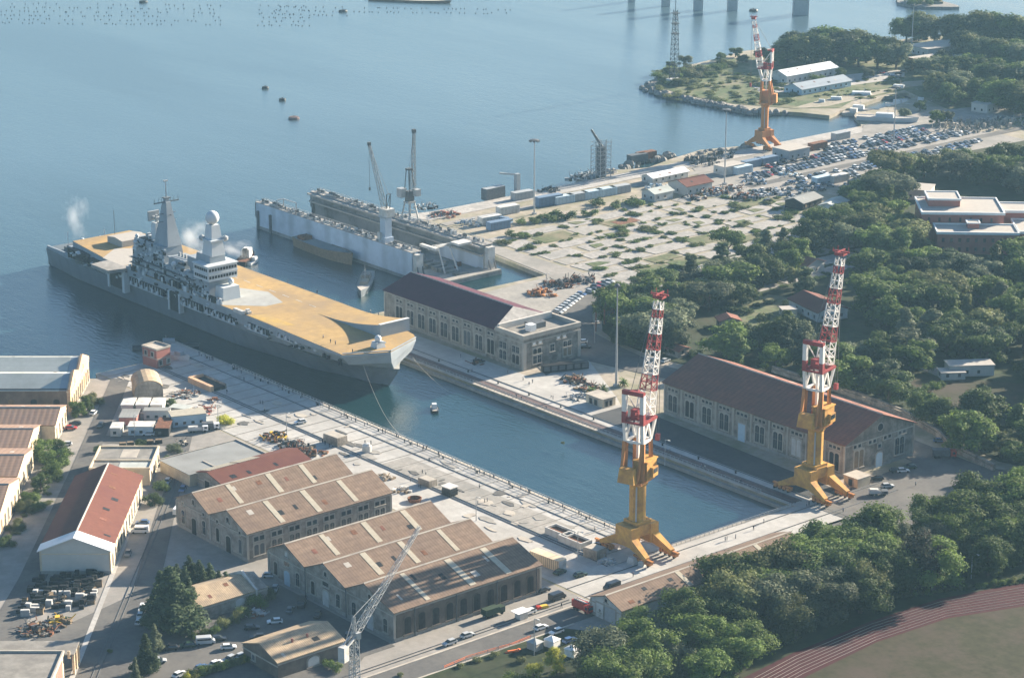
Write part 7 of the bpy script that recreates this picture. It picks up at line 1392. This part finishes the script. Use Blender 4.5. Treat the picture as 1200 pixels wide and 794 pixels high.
# shrubs of the derelict yard
c = 0
while c < 110:
    x, y = rt.choice(GAPS)
    tree(0, 0, rt.uniform(.7, 2.0), 'bush', rt.choice(('leaf_mid', 'leaf_dark', 'leaf_olive')), 'wild shrub growing among the derelict slabs', 'shrubs of the derelict yard', n_leaf=900, size=.42, seed=65 + rt.randrange(2), world=(x, y), wide=rt.uniform(1.6, 3.2)); c += 1
def undergrowth(name, pts, k, seed):
    me, _l = crown_mesh('crown', 'bush', 420, .6, seed, k); vs0 = [v.co.copy() for v in me.vertices]; fs0 = [tuple(p.vertices) for p in me.polygons]; vs = []; fs = []
    for x, y, h, wd in pts:
        a = rt.uniform(0, 6.28); ca, sa = math.cos(a), math.sin(a); q = h / 4.6; o = len(vs)
        vs += [(x + (v.x * ca - v.y * sa) * q * wd, y + (v.x * sa + v.y * ca) * q * wd, v.z * q) for v in vs0]; fs += [tuple(i + o for i in f) for f in fs0]
    m = bpy.data.meshes.new(name); m.from_pydata(vs, [], fs); m.materials.append(K[k]); o = bpy.data.objects.new(name, m); COL.objects.link(o); return tag(o, kind='stuff')
for j, k in enumerate(('leaf_mid', 'leaf_olive', 'leaf_dark')):
    pp_ = []
    while len(pp_) < 170:
        x, y = rt.choice(GAPS); x += rt.uniform(-1, 1); y += rt.uniform(-1, 1)
        pp_.append((x, y, rt.uniform(.4, 1.2), rt.uniform(1.6, 3.2)))
    undergrowth('undergrowth', pp_, k, 80 + j)
pp_ = []
for i in range(150): px = rt.uniform(772, 930); pp_.append((*W(px, max(86, 124 - rt.uniform(0, 38) - (925 - px) * .05)), rt.uniform(.8, 2.2), rt.uniform(1.4, 2.6)))
for i in range(60): pp_.append((*W(rt.uniform(925, 1060), rt.uniform(106, 116) if i % 2 else rt.uniform(92, 100)), rt.uniform(.6, 1.6), rt.uniform(1.6, 2.6)))
undergrowth('undergrowth', pp_, 'leaf_olive', 90)
pp_ = [(*W(rt.uniform(720, 1200), rt.uniform(350, 520)), rt.uniform(1, 3), 1.8) for i in range(260)]
pp_ = [p for p in pp_ if inpoly(p[0], p[1], wpoly) and not any(inpoly(p[0], p[1], h) for h in hw_[:1] + hw_[2:5])]
undergrowth('undergrowth', pp_, 'leaf_dark', 91)
pp_ = []
while len(pp_) < 150:   # the wood goes on beyond the photograph's right border
    px = rt.uniform(1265, 1560); py = rt.uniform(150, 640); pp_.append((*W(px, py), rt.uniform(9, 15) * .62, rt.uniform(1.0, 1.5)))
undergrowth('forest', pp_, 'leaf_dark', 93)
pp_ = [(*W(rt.uniform(0, 60), 0 + rt.uniform(570, 700)), rt.uniform(.5, 1.4), 2.2) for i in range(40)]; pp_ = [(x, y, h, w2) for x, y, h, w2 in pp_ if -156 < x * C50 + y * S50 < -148]
undergrowth('undergrowth', pp_, 'leaf_olive', 92)
for px, py, h in ((628, 260, 3.4), (645, 257, 4), (662, 256, 4), (612, 262, 2.6), (690, 252, 3), (702, 240, 3.5), (720, 243, 3), (745, 240, 4), (600, 278, 3)): tree(px, py, h, 'bush', 'leaf_dark', 'dark shrub by the container row', 'shrubs by the container row', n_leaf=1500, size=.34, seed=66, wide=1.5)
# trees of the headland
hs = [(783, 96, 5, 1), (788, 101, 4, 1), (797, 100, 5, 1), (812, 86, 6, 1), (824, 84, 5, 1), (832, 90, 4, 1), (841, 82, 5, 1), (812, 98, 4, 1), (852, 78, 5, 1), (774, 92, 5, 1), (785, 90, 7, 0), (795, 95, 6, 0), (845, 72, 6, 0), (870, 74, 6, 0), (792, 88, 6, 1), (800, 92, 6, 1), (806, 88, 5, 1), (818, 92, 5, 1), (777, 97, 4, 2), (802, 78, 8, 0), (862, 67, 7, 0), (787, 82, 6, 0), (892, 70, 9, 0), (922, 74, 13, 0), (932, 70, 14, 0), (944, 76, 15, 0), (958, 73, 16, 0), (968, 78, 15, 0), (975, 71, 17, 0), (985, 76, 16, 0), (996, 73, 17, 0), (1006, 79, 15, 0), (1015, 74, 16, 0), (1028, 80, 14, 0), (1040, 77, 15, 0), (1050, 82, 13, 0), (911, 78, 9, 0), (905, 72, 8, 0),
      (1062, 50, 13, 0), (1072, 48, 14, 0), (1084, 47, 14, 0), (1095, 49, 13, 0), (1110, 55, 10, 0), (1122, 52, 16, 0), (1135, 54, 17, 0), (1150, 55, 18, 0), (1162, 52, 17, 0), (1175, 56, 18, 0), (1188, 57, 16, 0), (1200, 58, 17, 0), (1215, 60, 16, 0), (1128, 66, 13, 0), (1140, 72, 14, 0), (1155, 78, 14, 0), (1170, 80, 15, 0), (1185, 82, 14, 0), (1200, 86, 15, 0), (1100, 80, 10, 0), (1085, 84, 9, 0), (1070, 84, 9, 0), (1110, 90, 12, 0), (1125, 94, 12, 0), (1140, 98, 13, 0),
      (1150, 106, 13, 0), (1165, 104, 14, 0), (1180, 110, 14, 0), (1195, 108, 15, 0), (1210, 112, 15, 0), (1092, 108, 11, 0), (1105, 112, 12, 0), (1118, 116, 13, 0), (1130, 118, 12, 0), (1152, 124, 13, 0), (1170, 128, 14, 0), (1188, 132, 14, 0), (1205, 134, 14, 0), (1078, 130, 7, 0), (1060, 138, 6, 0), (1098, 146, 9, 0), (1110, 144, 8, 0), (919, 93, 6, 0), (985, 92, 7, 0), (1017, 92, 7, 0), (955, 96, 5, 2)]
HM2 = [(W(800, 88), 'the lattice mast on the point'), (W(892, 70), 'the small free-standing headland pines'), (W(930, 74), 'the white-roofed headland shed'), (W(965, 76), 'the grove behind the sheds'), (W(1005, 76), 'the tall middle of the grove'), (W(1040, 80), 'the bluish flat roof'), (W(1080, 48), 'the islet view'), (W(1140, 56), 'the tall shore trees'), (W(1190, 60), 'the outermost shore trees'), (W(1120, 85), 'the headland offices'), (W(1100, 112), 'the boat basin'), (W(1180, 120), 'the boatyard road')]
for px, py, h, kd in hs:
    if h >= 13: h *= 1.4
    kk = rt.choice(('leaf_dark', 'leaf_mid', 'leaf_grey', 'leaf_olive', 'leaf_pine')); tree(px, py, h, ('broad', 'bush', 'bush')[kd], kk, {'leaf_dark': 'dark green', 'leaf_mid': 'fresh green', 'leaf_grey': 'grey-green', 'leaf_olive': 'olive-green', 'leaf_pine': 'blackish green'}[kk] + ((' tree ' + where(*W(px, py), HM2)) if kd == 0 else ' bush on the headland shore'), 'trees of the headland' if kd == 0 else 'bushes of the headland', wide=rt.uniform(1.1, 1.5))
fill = [W(*p) for p in ((1082, 84), (1125, 66), (1200, 74), (1300, 80), (1300, 150), (1205, 142), (1150, 134), (1100, 122), (1072, 100))]; fx = [p[0] for p in fill]; fy = [p[1] for p in fill]; fq = []; tries = 0
while len(fq) < 46 and tries < 9000:
    tries += 1; x, y = rt.uniform(min(fx), max(fx)), rt.uniform(min(fy), max(fy))
    if inpoly(x, y, fill) and not any((x - a) ** 2 + (y - b_) ** 2 < 11 ** 2 for a, b_ in fq): fq.append((x, y))
HM = [(W(1140, 90), 'the wood behind the headland offices'), (W(1190, 100), 'the far corner of the headland wood'), (W(1100, 110), 'the headland boat basin'), (W(1180, 135), 'the road by the rock dump'), (W(1138, 131), 'the white boatyard house')]
for x, y in fq: kk = rt.choice(('leaf_dark', 'leaf_mid', 'leaf_grey', 'leaf_olive')); h = rt.uniform(10, 17); tree(0, 0, h, 'broad', kk, unique('%s %s tree' % (size_word(h), {'leaf_dark': 'dark green', 'leaf_mid': 'fresh green', 'leaf_grey': 'grey-green', 'leaf_olive': 'olive-green'}[kk]), x, y, HM), 'trees of the headland', world=(x, y), wide=rt.uniform(1.2, 1.6))
for i in range(24): px = rt.uniform(775, 925); py = 122 - rt.uniform(0, 34) - (925 - px) * .06; tree(px, max(py, 84), rt.uniform(1, 2.4), 'bush', rt.choice(('leaf_olive', 'leaf_grey', 'leaf_mid')), 'low scrub bush on the open headland', 'scrub bushes on the headland', n_leaf=900, size=.42, seed=65, wide=1.6)
for px, py in ((1068, 12), (1078, 10), (1090, 11), (1100, 9)): tree(px, py, 5, 'bush', 'leaf_dark', 'dark bush on the far islet', 'bushes on the far islet', n_leaf=900, size=.42, seed=65, world=W(px, py - 4, -1))
index_kids()
